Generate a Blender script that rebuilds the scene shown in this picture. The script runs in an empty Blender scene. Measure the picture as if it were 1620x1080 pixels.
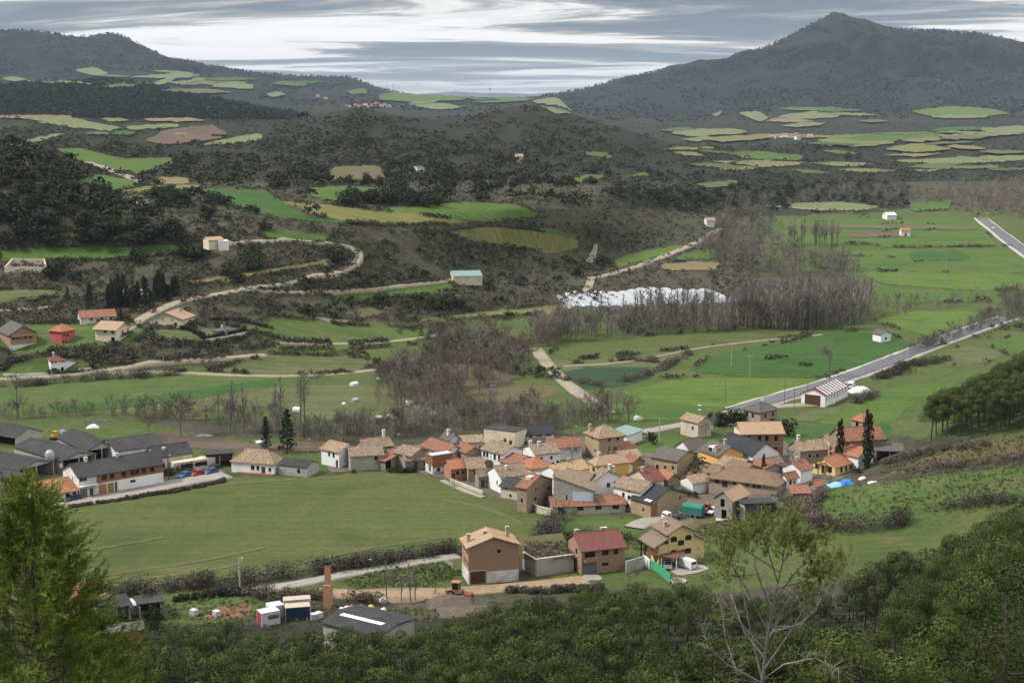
import bpy, math, random
import numpy as np
from mathutils import Vector, Matrix
from mathutils.geometry import delaunay_2d_cdt
R_ = random.Random(11); NR = np.random.default_rng(11)
SC = bpy.context.scene
COL = SC.collection
# ------------------------------------------------------------------ camera model
FPX, CZ = 2300.0, 95.0
PITCH = math.atan(390/FPX); K = FPX/1575      # K stretches depths worked out for a wider lens
cP, sP = math.cos(PITCH), math.sin(PITCH)
def ray(px, py):
    a = (np.asarray(px, float) - 810) / FPX; b = (540 - np.asarray(py, float)) / FPX
    return a, cP + b * sP, -sP + b * cP
def slope(px, py):
    X, Y, Z = ray(px, py); return X / Y, Z / Y
def project(x, y, z):
    d = y * cP - (z - CZ) * sP
    v = y * sP + (z - CZ) * cP
    return 810 + FPX * x / d, 540 - FPX * v / d
# ------------------------------------------------------------------ noise
def _h(ix, iy, s):
    n = (ix.astype(np.int64) * 374761393 + iy.astype(np.int64) * 668265263 + s * 974711) & 0xFFFFFFFF
    n = ((n ^ (n >> 13)) * 1274126177) & 0xFFFFFFFF
    return ((n ^ (n >> 16)) & 0xFFFF) / 65535.0
def vn(x, y, s=0):
    x = np.asarray(x, float); y = np.asarray(y, float)
    ix = np.floor(x); iy = np.floor(y); fx = x - ix; fy = y - iy
    fx = fx * fx * fx * (fx * (fx * 6 - 15) + 10); fy = fy * fy * fy * (fy * (fy * 6 - 15) + 10)
    a = _h(ix, iy, s); b = _h(ix + 1, iy, s); c = _h(ix, iy + 1, s); d = _h(ix + 1, iy + 1, s)
    return (a + (b - a) * fx) * (1 - fy) + (c + (d - c) * fx) * fy
def fbm(x, y, o=4, s=0):
    v = 0; a = .5; t = 0
    for k in range(o):
        v = v + a * (vn(x, y, s + k * 17) - .5); t += a; a *= .5; x = x * 2.03 + 5.1; y = y * 2.03 + 1.7
    return v / t * 2
def sst(a, b, x):
    t = np.clip((x - a) / (b - a), 0, 1); return t * t * (3 - 2 * t)
# ------------------------------------------------------------------ terrain profile lines (near to far)
UK = np.array([-1, -.55, -.3, 0, .2, .36, .45, .55, 1.0])
def Lu(Y, z): return (UK/K, np.full(len(UK), float(Y)*(K if Y > 2 else 1)), np.array(z, float))
def Lz(py, pts):            # image row with heights
    px = np.array([p[0] for p in pts], float); z = np.array([p[1] for p in pts], float)
    u, m = slope(px, np.full(len(px), float(py))); return (u, (z - CZ) / m, z)
def LY(pts):                # (px, py, distance)
    p = np.array(pts, float); u, m = slope(p[:, 0], p[:, 1]); return (u, p[:, 2]*K, CZ + m * p[:, 2]*K)
LINES = [
 Lu(1.5, [93.4]*9), Lu(30, [69]*9),
 Lu(60, [46,46,46,46,47,49,52,56,58]), Lu(90, [26,26,26,30,32,35,39,42,44]),
 Lu(115, [11,11,12,20,21,22,28,35,35]), Lu(140, [3,3,4,11,12,13,17,24,26]),
 Lu(168, [0,0,0,2.5,3,5,8,14,16]), Lu(190, [0,0,0,0,.5,2,3,8,10]),
 Lu(206, [0,0,0,0,0,2,3,8,10]), Lu(222, [0,0,0,0,0,4,9,12,14]), Lu(240, [0,0,0,0,0,3,12,16,20]),
 Lu(258, [0,0,0,0,0,.8,11,18,24]), Lu(285, [0,0,0,0,0,0,4,12,20]),
 Lz(645, [(-400,0),(1400,0),(1500,0),(1620,4),(2000,8)]),
 Lz(602, [(-400,0),(400,0),(1300,0),(1620,1),(2000,3)]),
 Lz(588, [(-400,1.4),(0,1.4),(150,1.8),(300,1),(450,0),(1400,0),(1620,2),(2000,4)]),
 Lz(560, [(-400,7),(0,7),(100,7),(200,7),(300,5.5),(400,4),(500,2),(650,.5),(800,0),(2000,0)]),
 Lz(548, [(-400,9.2),(0,9.2),(100,9.4),(200,9.6),(300,8.5),(400,6),(500,3),(650,1),(800,0),(1620,0),(2000,1)]),
 Lz(515, [(-400,12.5),(0,12.5),(100,12.8),(250,13),(350,12),(450,9),(550,6),(650,3),(750,1),(900,0),(2000,0)]),
 Lz(475, [(-400,17),(0,17),(150,17.5),(280,18),(400,17.5),(500,14),(600,10),(700,7),(800,4),(900,1),(1000,0),(2000,0)]),
 Lz(440, [(-400,22.5),(0,22.5),(200,23),(400,23),(500,21),(600,17),(740,11),(850,6),(950,2),(1100,0),(2000,0)]),
 Lz(400, [(-400,30),(0,30),(300,30),(450,30),(560,27),(700,22),(850,15),(930,9),(1000,4),(1100,1),(2000,0)]),
 Lz(360, [(-400,41),(0,41),(150,41),(250,40),(450,38),(600,35),(750,32),(900,26),(1000,16),(1080,6),(1150,1),(2000,.5)]),
 Lz(330, [(-400,50),(0,49),(150,46),(250,44),(350,43),(500,43),(700,40),(850,37),(950,30),(1050,16),(1150,3),(1300,0),(2000,0)]),
 LY([(-400,190,540),(0,222,520),(60,235,510),(110,255,500),(150,288,492),(200,315,492),(260,300,525),(350,300,515),(500,300,515),(700,300,537),(850,300,580),(950,300,625),(1050,300,760),(1150,308,880),(1300,312,960),(1420,305,1000),(2000,300,1037)]),
 LY([(-400,205,640),(0,236,610),(110,268,590),(160,290,600),(300,288,600),(400,285,600),(500,285,602),(700,285,620),(850,285,680),(950,285,760),(1050,280,930),(1150,283,980),(1300,290,1060),(1420,288,1120),(2000,285,1150)]),
 LY([(-400,215,760),(0,240,760),(110,258,760),(200,256,790),(300,262,760),(400,262,760),(480,256,760),(600,262,760),(700,265,765),(850,265,830),(950,262,930),(1050,256,1130),(1150,255,1230),(1300,258,1300),(1420,264,1350),(2000,262,1350)]),
 LY([(-400,200,950),(0,214,950),(110,214,1000),(200,220,1030),(300,224,1040),(380,218,1060),(420,205,1100),(480,188,1150),(540,175,1150),(570,171,1150),(620,180,1150),(680,190,1150),(740,184,1200),(800,172,1250),(840,169,1250),(880,173,1250),(930,192,1250),(1000,212,1250),(1060,226,1350),(1100,236,1400),(1180,230,1480),(1260,227,1520),(1330,234,1520),(1400,248,1520),(1500,242,1600),(2000,240,1600)]),
 LY([(-400,195,1300),(0,201,1300),(200,205,1300),(300,208,1300),(380,214,1500),(480,207,1650),(600,205,1700),(840,205,1700),(1000,220,1800),(1060,224,1850),(1100,224,1900),(2000,222,1900)]),
 LY([(-400,187,1700),(0,187,1700),(300,188,1700),(470,191,1800),(600,192,2200),(840,192,2200),(1000,208,2300),(1100,206,2300),(2000,205,2300)]),
 LY([(-400,140,2300),(0,137,2300),(60,131,2300),(180,129,2300),(260,140,2300),(330,155,2300),(400,168,2300),(470,180,2350),(560,178,2700),(640,178,2800),(740,178,2900),(850,178,2900),(900,180,2800),(1000,199,2800),(1100,195,2800),(1300,190,2900),(2000,188,2900)]),
 LY([(-400,139,3000),(0,136,3000),(180,127,3000),(260,135,3000),(330,148,3000),(400,156,3000),(470,166,3000),(560,166,3200),(640,164,3400),(740,166,3500),(850,166,3500),(900,170,3300),(1000,187,3300),(1100,186,3300),(1300,179,3300),(2000,175,3300)]),
 LY([(-400,118,4000),(0,118,4000),(200,112,4000),(300,121,4000),(400,134,4000),(470,142,4000),(560,151,4000),(640,155,4200),(740,158,4300),(850,158,4300),(900,154,4000),(1000,164,3900),(1100,165,3800),(1300,158,3700),(1450,155,3700),(2000,150,3700)]),
 LY([(-400,85,4500),(0,85,4500),(200,88,4500),(300,110,4500),(400,126,4500),(470,131,4500),(560,140,4500),(640,152,4700),(740,156,4700),(850,156,4700),(900,148,4500),(1000,142,4300),(1100,131,4200),(1180,120,4150),(1250,112,4150),(1300,104,4150),(1380,106,4200),(1450,108,4200),(1620,110,4200),(2000,120,4200)]),
 LY([(-400,30,5000),(0,45,5000),(30,48,5000),(60,52,5000),(100,56,5000),(150,57,5000),(180,55,5000),(195,60,5000),(220,72,5000),(260,92,5000),(300,101,5000),(330,109,5000),(345,108,5000),(360,111,5000),(400,117,5000),(450,121,5000),(500,123,5000),(550,123,5000),(565,126,5000),(580,133,5000),(600,141,5000),(640,149,5000),(680,151,5000),(740,154,5000),(800,155,5000),(850,153,5000),(880,149,5000),(920,142,5000),(960,131,5000),(1000,122,5000),(1060,109,5000),(1100,102,5000),(1150,97,5000),(1180,85,5000),(1220,72,5000),(1260,54,5000),(1290,39,5000),(1310,28,5000),(1322,24,5000),(1332,24,5000),(1345,30,5000),(1375,37,5000),(1400,44,5000),(1440,48,5000),(1480,47,5000),(1540,53,5000),(1560,57,5000),(1620,70,5000),(2000,110,5000)]),
 Lu(6600, [40]*9), Lu(9000, [10]*9),
 LY([(-400,150,13500),(500,150,13500),(640,152,13500),(660,149,13500),(690,147,13500),(720,145,13500),(760,147,13500),(800,147,13500),(840,149,13500),(880,146,13500),(920,145,13500),(960,144,13500),(2000,150,13500)]),
 Lu(16500, [-20]*9)]
NSUB = [6,6,6,6,10,14,16,12,12,14,12,14,24,30,10,20,14,24,28,24,28,28,22,44,24,20,44,14,14,30,14,20,24,40,6,6,14,4]
NK = len(LINES)
# rows 0-24 near and middle ground, then hills, mountains, far hills
UX = .68; UG = np.linspace(-UX, UX, 1561)
KY = np.array([np.interp(UG, l[0], l[1]) for l in LINES]); KZ = np.array([np.interp(UG, l[0], l[2]) for l in LINES])
for k in range(1, NK): KY[k] = np.maximum(KY[k], KY[k-1] * 1.012)
SG = np.linspace(math.log(1.5), math.log(16500*K), 2700); YG = np.exp(SG)
def pchip(x, y, xi):
    h = np.diff(x); d = np.diff(y) / h; m = np.zeros_like(y)
    w1 = 2*h[1:] + h[:-1]; w2 = h[1:] + 2*h[:-1]
    ok = d[:-1]*d[1:] > 0
    with np.errstate(all='ignore'):
        mm = (w1 + w2) / (w1 / d[:-1] + w2 / d[1:])
    m[1:-1] = np.where(ok, mm, 0); m[0] = d[0]; m[-1] = d[-1]
    i = np.clip(np.searchsorted(x, xi) - 1, 0, len(x) - 2); t = (xi - x[i]) / h[i]
    return y[i]*(1+2*t)*(1-t)**2 + m[i]*h[i]*t*(1-t)**2 + y[i+1]*t*t*(3-2*t) + m[i+1]*h[i]*t*t*(t-1)
ZG = np.array([pchip(np.log(KY[:, j]), KZ[:, j], SG) for j in range(len(UG))])      # [u, s]
_X = UG[:, None] * YG[None]; _Y = np.broadcast_to(YG[None], ZG.shape)
_Y0 = _Y; _Y = _Y/K; hill = sst(560, 980, _Y) * sst(12, 45, ZG) * (1 - sst(1900, 2600, _Y))
mtn = sst(3100, 4300, _Y) * (1 - sst(5200, 6500, _Y)) * sst(80, 260, ZG)
rid = 1 - np.abs(fbm(_X/420, _Y/520, 5, 3)) * 2.2
mtn = mtn*(1 - .85*sst(4650, 4960, _Y))
zf1 = sst(600, 900, _Y)*(1-sst(2600,3200,_Y)); rid = 1 - np.abs(fbm(_X/420, _Y0/620, 5, 3)) * 2.2; _Y = _Y0
ZG = ZG + .10 * fbm(_X/14, _Y/14, 2, 1) + hill * (3.4*fbm(_X/110, _Y/110, 4, 5) + 1.0*fbm(_X/26, _Y/26, 3, 9)) \
     + mtn * (75 * (rid - .55) + 14 * fbm(_X/120, _Y/120, 4, 21)) + zf1*1.2*fbm(_X/60, _Y/60, 3, 31)
def T(x, y):
    x = np.asarray(x, float); y = np.maximum(np.asarray(y, float), 1.6)
    fu = np.clip((x / y + UX) / (2*UX) * (len(UG) - 1), 0, len(UG) - 1.001); fs = np.clip((np.log(y) - SG[0]) / (SG[-1] - SG[0]) * (len(SG) - 1), 0, len(SG) - 1.001)
    i = fu.astype(int); j = fs.astype(int); a = fu - i; b = fs - j
    return (ZG[i, j]*(1-a) + ZG[i+1, j]*a)*(1-b) + (ZG[i, j+1]*(1-a) + ZG[i+1, j+1]*a)*b
_j0 = int(np.searchsorted(YG, 100.0*K))
def hit(px, py, far=13500):
    """first ground point met by each picture ray beyond the near slope"""
    px = np.atleast_1d(np.asarray(px, float)); py = np.atleast_1d(np.asarray(py, float))
    u, m = slope(px, py); out = np.zeros((len(px), 3))
    for c in range(0, len(px), 4000):
        uu = u[c:c+4000]; mm = m[c:c+4000]
        fu = np.clip((uu + UX) / (2*UX) * (len(UG) - 1), 0, len(UG) - 1.001); i = fu.astype(int); a = (fu - i)[:, None]
        prof = ZG[i, _j0:]*(1-a) + ZG[i+1, _j0:]*a
        df = CZ + mm[:, None] * YG[None, _j0:] - prof
        below = df <= 0; k = np.argmax(below, 1); k = np.where(below.any(1), k, prof.shape[1]-1); k = np.maximum(k, 1)
        n = np.arange(len(uu)); d0 = df[n, k-1]; d1 = df[n, k]; t = np.clip(d0 / np.where(d0 - d1 == 0, 1, d0 - d1), 0, 1)
        Y = YG[_j0+k-1] + t * (YG[_j0+k] - YG[_j0+k-1]); Y = np.minimum(Y, far)
        x = uu * Y; out[c:c+4000] = np.stack([x, Y, T(x, Y)], 1)
    return out
def hit1(px, py):
    p = hit([px], [py])[0]; return Vector(p)
# ------------------------------------------------------------------ mesh / object helpers
def mesh(name, v, f, mats, mi=None, smooth=False):
    v = np.asarray(v, np.float32).reshape(-1, 3); me = bpy.data.meshes.new(name)
    if isinstance(f, np.ndarray):
        n, k = f.shape
        me.vertices.add(len(v)); me.vertices.foreach_set('co', v.ravel())
        me.loops.add(n*k); me.loops.foreach_set('vertex_index', f.ravel().astype(np.int32))
        me.polygons.add(n); me.polygons.foreach_set('loop_start', np.arange(0, n*k, k, dtype=np.int32)); me.polygons.foreach_set('loop_total', np.full(n, k, np.int32))
        me.update(calc_edges=True)
    else:
        me.from_pydata(v.tolist(), [], [list(q) for q in f])
    for m in (mats if isinstance(mats, (list, tuple)) else [mats]): me.materials.append(m)
    if mi is not None: me.polygons.foreach_set('material_index', np.asarray(mi, np.int32))
    if smooth: me.polygons.foreach_set('use_smooth', np.ones(len(me.polygons), bool))
    me.update(); return me
def tag(o, label=None, cat=None, group=None, kind=None):
    if label: o['label'] = label
    if cat: o['category'] = cat
    if group: o['group'] = group
    if kind: o['kind'] = kind
    return o
def link(name, me, parent=None, loc=None, rz=None, sc=None):
    o = bpy.data.objects.new(name, me); COL.objects.link(o)
    if parent is not None: o.parent = parent
    if loc is not None: o.location = loc
    if rz is not None: o.rotation_euler = (0, 0, rz)
    if sc is not None: o.scale = (sc, sc, sc) if np.isscalar(sc) else sc
    return o
def empty(name, loc, rz=0):
    o = bpy.data.objects.new(name, None); o.empty_display_size = .3; COL.objects.link(o); o.location = loc; o.rotation_euler = (0, 0, rz); return o
class MB:
    """collects boxes, tubes and polygons into one mesh"""
    def __init__(s): s.v = []; s.f = []; s.m = []
    def poly(s, pts, m=0):
        n = len(s.v); s.v += [tuple(p) for p in pts]; s.f.append(list(range(n, n+len(pts)))); s.m.append(m); return s
    def box(s, a, b, m=0):
        (x0,y0,z0),(x1,y1,z1) = a, b; n = len(s.v)
        s.v += [(x0,y0,z0),(x1,y0,z0),(x1,y1,z0),(x0,y1,z0),(x0,y0,z1),(x1,y0,z1),(x1,y1,z1),(x0,y1,z1)]
        for q in ((0,3,2,1),(4,5,6,7),(0,1,5,4),(1,2,6,5),(2,3,7,6),(3,0,4,7)): s.f.append([n+i for i in q]); s.m.append(m)
        return s
    def prism(s, prof, x0, x1, axis='x', m=0):      # profile (t, z) extruded along an axis
        n = len(s.v); k = len(prof)
        for x in (x0, x1):
            for t, z in prof: s.v.append((x, t, z) if axis == 'x' else (t, x, z))
        for i in range(k):
            j = (i+1) % k; s.f.append([n+i, n+j, n+k+j, n+k+i]); s.m.append(m)
        s.f.append([n+i for i in range(k)][::-1]); s.m.append(m); s.f.append([n+k+i for i in range(k)]); s.m.append(m); return s
    def tube(s, pts, rad, k=6, m=0, cap=True):
        pts = [Vector(p) for p in pts]; rad = [rad]*len(pts) if np.isscalar(rad) else rad; n = len(s.v)
        for i, p in enumerate(pts):
            d = (pts[min(i+1, len(pts)-1)] - pts[max(i-1, 0)]).normalized()
            a = d.orthogonal().normalized(); b = d.cross(a)
            for q in range(k):
                w = 2*math.pi*q/k; s.v.append(tuple(p + (a*math.cos(w) + b*math.sin(w))*rad[i]))
        for i in range(len(pts)-1):
            for q in range(k):
                r = (q+1) % k; s.f.append([n+i*k+q, n+i*k+r, n+(i+1)*k+r, n+(i+1)*k+q]); s.m.append(m)
        if cap:
            s.f.append([n+q for q in range(k)][::-1]); s.m.append(m); e = n+(len(pts)-1)*k; s.f.append([e+q for q in range(k)]); s.m.append(m)
        return s
    def lathe(s, prof, k=12, c=(0,0), m=0):
        n = len(s.v)
        for r, z in prof:
            for q in range(k): w = 2*math.pi*q/k; s.v.append((c[0]+r*math.cos(w), c[1]+r*math.sin(w), z))
        for i in range(len(prof)-1):
            for q in range(k):
                r = (q+1) % k; s.f.append([n+i*k+q, n+i*k+r, n+(i+1)*k+r, n+(i+1)*k+q]); s.m.append(m)
        s.f.append([n+q for q in range(k)][::-1]); s.m.append(m); e = n+(len(prof)-1)*k; s.f.append([e+q for q in range(k)]); s.m.append(m); return s
    def me(s, name, mats, smooth=False): return mesh(name, s.v, s.f, mats, s.m, smooth)
    def build(s, name, mats, parent=None, smooth=False, **k): return link(name, s.me(name, mats, smooth), parent, **k)
# ------------------------------------------------------------------ materials
MATS = {}
def NT(name):
    m = bpy.data.materials.new(name); m.use_nodes = True; t = m.node_tree; t.nodes.clear()
    o = t.nodes.new('ShaderNodeOutputMaterial'); b = t.nodes.new('ShaderNodeBsdfPrincipled'); t.links.new(b.outputs[0], o.inputs[0])
    b.inputs['Specular IOR Level'].default_value = .15; MATS[name] = m; return m, t, b
def N(t, kind, **k):
    n = t.nodes.new(kind)
    for a, v in k.items():
        if a.startswith('i_'): n.inputs[int(a[2:]) if a[2:].isdigit() else a[2:].replace('_', ' ')].default_value = v
        else: setattr(n, a, v)
    return n
def mixc(t, f, a, b, mode='MIX'):
    n = t.nodes.new('ShaderNodeMix'); n.data_type = 'RGBA'; n.blend_type = mode; n.clamp_factor = True
    for s, v in ((0, f), (6, a), (7, b)):
        if hasattr(v, 'is_linked') or hasattr(v, 'links'): t.links.new(v, n.inputs[s])
        else: n.inputs[s].default_value = v if s == 0 else (*v, 1)[:4]
    return n.outputs[2]
def noise_f(t, vec, scale, detail=3, lo=.35, hi=.65, rough=.55, dist=0):
    n = N(t, 'ShaderNodeTexNoise', noise_dimensions='3D', i_Scale=scale, i_Detail=detail, i_Roughness=rough, i_Distortion=dist); t.links.new(vec, n.inputs['Vector'])
    r = N(t, 'ShaderNodeMapRange', i_1=lo, i_2=hi, clamp=True); t.links.new(n.outputs['Fac'], r.inputs[0]); return r.outputs[0]
def pos(t, scale=None, rot=0):
    g = N(t, 'ShaderNodeNewGeometry').outputs['Position']
    if scale is None: return g
    m = N(t, 'ShaderNodeMapping'); m.inputs['Scale'].default_value = scale; m.inputs['Rotation'].default_value = (0, 0, rot); t.links.new(g, m.inputs[0]); return m.outputs[0]
def vary(t, col, amt):          # per-object difference between copies
    oi = N(t, 'ShaderNodeObjectInfo'); r = N(t, 'ShaderNodeMapRange', i_1=0., i_2=1., i_3=1-amt, i_4=1+amt); t.links.new(oi.outputs['Random'], r.inputs[0])
    h = N(t, 'ShaderNodeHueSaturation'); t.links.new(r.outputs[0], h.inputs['Value']); t.links.new(col, h.inputs['Color']); return h.outputs[0]
def simple(name, c, rough=.8, c2=None, scale=1., detail=4, bump=0, metal=0, lo=.3, hi=.7, fine=None, fs=6., spec=None, rnd=0, local=False):
    m, t, b = NT(name); b.inputs['Roughness'].default_value = rough; b.inputs['Metallic'].default_value = metal
    if spec is not None: b.inputs['Specular IOR Level'].default_value = spec
    p = N(t, 'ShaderNodeTexCoord').outputs['Object'] if local else pos(t)
    col = None
    if c2 is not None: col = mixc(t, noise_f(t, p, scale, detail, lo, hi), c, c2)
    if fine is not None: col = mixc(t, noise_f(t, p, fs, 2, .4, .7), col if col is not None else c, fine)
    if col is None and rnd: n = N(t, 'ShaderNodeRGB'); n.outputs[0].default_value = (*c, 1); col = n.outputs[0]
    if rnd: col = vary(t, col, rnd)
    if col is not None: t.links.new(col, b.inputs[0])
    else: b.inputs[0].default_value = (*c, 1)
    if bump:
        bn = N(t, 'ShaderNodeBump', i_Strength=bump, i_Distance=.3); nz = N(t, 'ShaderNodeTexNoise', i_Scale=scale*4, i_Detail=4.); t.links.new(p, nz.inputs['Vector']); t.links.new(nz.outputs['Fac'], bn.inputs['Height']); t.links.new(bn.outputs[0], b.inputs['Normal'])
    return m
# ------------------------------------------------------------------ ground materials
def ground_mat():
    m, t, b = NT('ground'); b.inputs['Roughness'].default_value = .95
    p = pos(t)
    base = mixc(t, noise_f(t, p, .018, 5, .38, .62), (.0655,.0594,.0410), (.0737,.0737,.0389))
    base = mixc(t, noise_f(t, p, .05, 6, .50, .64), base, (.0369,.0379,.0236))
    base = mixc(t, noise_f(t, p, .11, 5, .55, .70), base, (.1106,.0922,.0655))
    base = mixc(t, noise_f(t, p, .6, 4, .40, .75), base, (.0358,.0328,.0225))
    a = N(t, 'ShaderNodeAttribute', attribute_name='grass'); g = mixc(t, noise_f(t, p, .08, 5, .3, .7), (.055,.092,.022), (.095,.108,.036))
    g = mixc(t, noise_f(t, p, .9, 4, .45, .8), g, (.03,.04,.016))
    col = mixc(t, a.outputs['Fac'], base, g)
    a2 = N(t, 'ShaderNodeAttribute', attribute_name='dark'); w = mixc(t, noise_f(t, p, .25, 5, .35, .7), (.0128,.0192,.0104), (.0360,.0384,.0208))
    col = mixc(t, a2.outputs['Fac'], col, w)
    t.links.new(col, b.inputs[0])
    bn = N(t, 'ShaderNodeBump', i_Strength=.8, i_Distance=.8); nz = N(t, 'ShaderNodeTexNoise', i_Scale=.5, i_Detail=6., i_Roughness=.65); t.links.new(p, nz.inputs['Vector']); t.links.new(nz.outputs['Fac'], bn.inputs['Height']); t.links.new(bn.outputs[0], b.inputs['Normal'])
    return m
def hill_mat(name, c1, c2, c3, s):
    m, t, b = NT(name); b.inputs['Roughness'].default_value = .95; p = pos(t)
    col = mixc(t, noise_f(t, p, s*.25, 5, .38, .62), c1, c2)
    col = mixc(t, noise_f(t, p, s, 6, .45, .62), col, c3)
    col = mixc(t, noise_f(t, p, s*5, 4, .45, .75), col, tuple(x*.55 for x in c1))
    t.links.new(col, b.inputs[0])
    bn = N(t, 'ShaderNodeBump', i_Strength=1., i_Distance=1.2/s*.05); nz = N(t, 'ShaderNodeTexNoise', i_Scale=s*3, i_Detail=7., i_Roughness=.65); t.links.new(p, nz.inputs['Vector']); t.links.new(nz.outputs['Fac'], bn.inputs['Height']); t.links.new(bn.outputs[0], b.inputs['Normal'])
    return m
def field_mat(name, c1, c2, ang=.3, stripe=.25, c3=None, s=.03):
    m, t, b = NT(name); b.inputs['Roughness'].default_value = .95; p = pos(t)
    col = mixc(t, noise_f(t, p, s, 4, .35, .65), c1, c2)
    if c3: col = mixc(t, noise_f(t, pos(t, (.02,.12,.05), ang), 1., 4, .55, .75), col, c3)
    col = mixc(t, noise_f(t, p, .045, 5, .52, .72), col, tuple(x*y for x, y in zip(c1, (.60,.68,.7))))
    col = mixc(t, noise_f(t, p, .11, 4, .56, .74), col, (c2[0]*1.25+.008, c2[1]*1.08, c2[2]*1.2))
    col = mixc(t, noise_f(t, p, .7, 5, .35, .85), col, tuple(x*.62 for x in c1))
    if stripe:
        f = noise_f(t, pos(t, (.012,.42,.05), ang), 1., 2, .42, .62); mm = N(t, 'ShaderNodeMath', operation='MULTIPLY', i_1=stripe); t.links.new(f, mm.inputs[0])
        col = mixc(t, mm.outputs[0], col, tuple(min(1, x*1.5+.012) for x in c2))
    t.links.new(col, b.inputs[0]); return m
GM = ground_mat()
HM = hill_mat('scrub_hill', (.0216,.0259,.0137), (.0317,.0310,.0187), (.0151,.0202,.0108), .05)
MM = hill_mat('mountain_scrub', (.0115,.0150,.0110), (.0260,.0275,.0195), (.0065,.0095,.0070), .012)
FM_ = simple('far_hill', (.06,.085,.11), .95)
# ------------------------------------------------------------------ terrain sheet
UC = np.unique(np.concatenate([np.linspace(-.66, -.43, 60), np.linspace(-.43, .43, 1150), np.linspace(.43, .66, 60)]))
KYc = np.array([np.interp(UC, UG, KY[k]) for k in range(NK)])
def in_poly(px, py, poly):
    c = np.zeros(np.shape(px), bool); n = len(poly); j = n-1
    for i in range(n):
        (xi, yi), (xj, yj) = poly[i], poly[j]
        c ^= ((yi > py) != (yj > py)) & (px < (xj-xi)*(py-yi)/(yj-yi+1e-12)+xi); j = i
    return c
# zones of grass and of dark evergreen cover, given where they lie on the ground
GRASS = [[(-260,600),(-260,665),(300,660),(560,672),(680,660),(640,600),(560,575),(300,575)], [(380,500),(470,495),(680,515),(680,560),(560,580),(330,575),(430,550)],
 [(660,505),(940,478),(1000,540),(880,600),(980,660),(800,640),(840,540)], [(860,540),(1900,440),(1900,600),(1250,690),(900,680)],
 [(1180,330),(1900,330),(1900,540),(1350,540),(1350,430),(1200,420)], [(980,690),(1170,670),(1900,600),(1900,690),(1400,690),(1180,740),(1000,720)],
 [(1270,770),(1900,730),(1900,810),(1540,860),(1300,920),(1260,830)], [(1080,822),(1260,815),(1310,925),(1120,938)], [(840,800),(1120,800),(1200,900),(1100,930),(840,930)], [(130,940),(420,925),(540,900),(740,880),(760,935),(560,945),(460,950),(300,1010),(130,1000)],
 [(-260,670),(200,660),(330,690),(520,695),(520,760),(300,740),(-260,720)], [(1080,640),(1300,640),(1250,690),(1080,690)]]
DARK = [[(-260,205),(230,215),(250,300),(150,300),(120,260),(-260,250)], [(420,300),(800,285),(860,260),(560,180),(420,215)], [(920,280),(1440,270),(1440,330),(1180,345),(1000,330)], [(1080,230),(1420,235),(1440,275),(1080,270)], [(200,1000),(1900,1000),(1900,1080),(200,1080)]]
def sheet(name, k0, k1, mat, kind='structure'):
    rows = [KYc[k0]]
    for k in range(k0, k1):
        for i in range(1, NSUB[k]+1): rows.append(np.exp(np.log(KYc[k]) + (np.log(KYc[k+1]) - np.log(KYc[k]))*i/NSUB[k]))
    Y = np.array(rows); X = UC[None]*Y; Z = T(X, Y); n, c = Y.shape
    i = np.arange(n-1)[:, None]*c + np.arange(c-1)[None]
    f = np.stack([i, i+1, i+1+c, i+c], -1).reshape(-1, 4)
    me = mesh(name, np.stack([X, Y, Z], -1).reshape(-1, 3), f, mat, smooth=True)
    px, py = project(X.ravel(), Y.ravel(), Z.ravel())
    jx = 14*fbm(X.ravel()/18, Y.ravel()/18, 3, 40); jy = 7*fbm(X.ravel()/18, Y.ravel()/18, 3, 50)
    for nm, polys in (('grass', GRASS), ('dark', DARK)):
        v = np.zeros(len(px))
        for q in polys: v = np.maximum(v, in_poly(px+jx, py+jy, q))
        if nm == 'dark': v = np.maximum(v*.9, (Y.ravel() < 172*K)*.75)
        a = me.attributes.new(nm, 'FLOAT', 'POINT'); a.data.foreach_set('value', v.astype(np.float32))
    return tag(link(name, me), kind=kind)
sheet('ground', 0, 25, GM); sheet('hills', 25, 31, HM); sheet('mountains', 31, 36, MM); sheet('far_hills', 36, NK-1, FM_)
# ------------------------------------------------------------------ draped sheets
def inside_pts(poly, step):
    xs = [p[0] for p in poly]; ys = [p[1] for p in poly]
    gx, gy = np.meshgrid(np.arange(min(xs), max(xs), step), np.arange(min(ys), max(ys), step*.6)); gx = gx.ravel() + NR.uniform(-.2,.2,gx.size)*step; gy = gy.ravel()
    k = in_poly(gx, gy, poly); return gx[k], gy[k]
def resample(poly, step, closed=True):
    out = []; n = len(poly)
    for i in range(n if closed else n-1):
        a = np.array(poly[i], float); b = np.array(poly[(i+1) % n], float); k = max(1, int(np.hypot(*(b-a))/step))
        for j in range(k): out.append(tuple(a+(b-a)*j/k))
    if not closed: out.append(tuple(poly[-1]))
    return out
def smooth_line(pts, n=2, closed=False, cut=.25):
    for _ in range(n):
        q = []; m = len(pts)
        for i in range(m if closed else m-1):
            a, b = np.array(pts[i], float), np.array(pts[(i+1) % m], float); q += [tuple(a*(1-cut)+b*cut), tuple(a*cut+b*(1-cut))]
        pts = q if closed else [pts[0]] + q + [pts[-1]]
    return pts
FN = [0]
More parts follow.
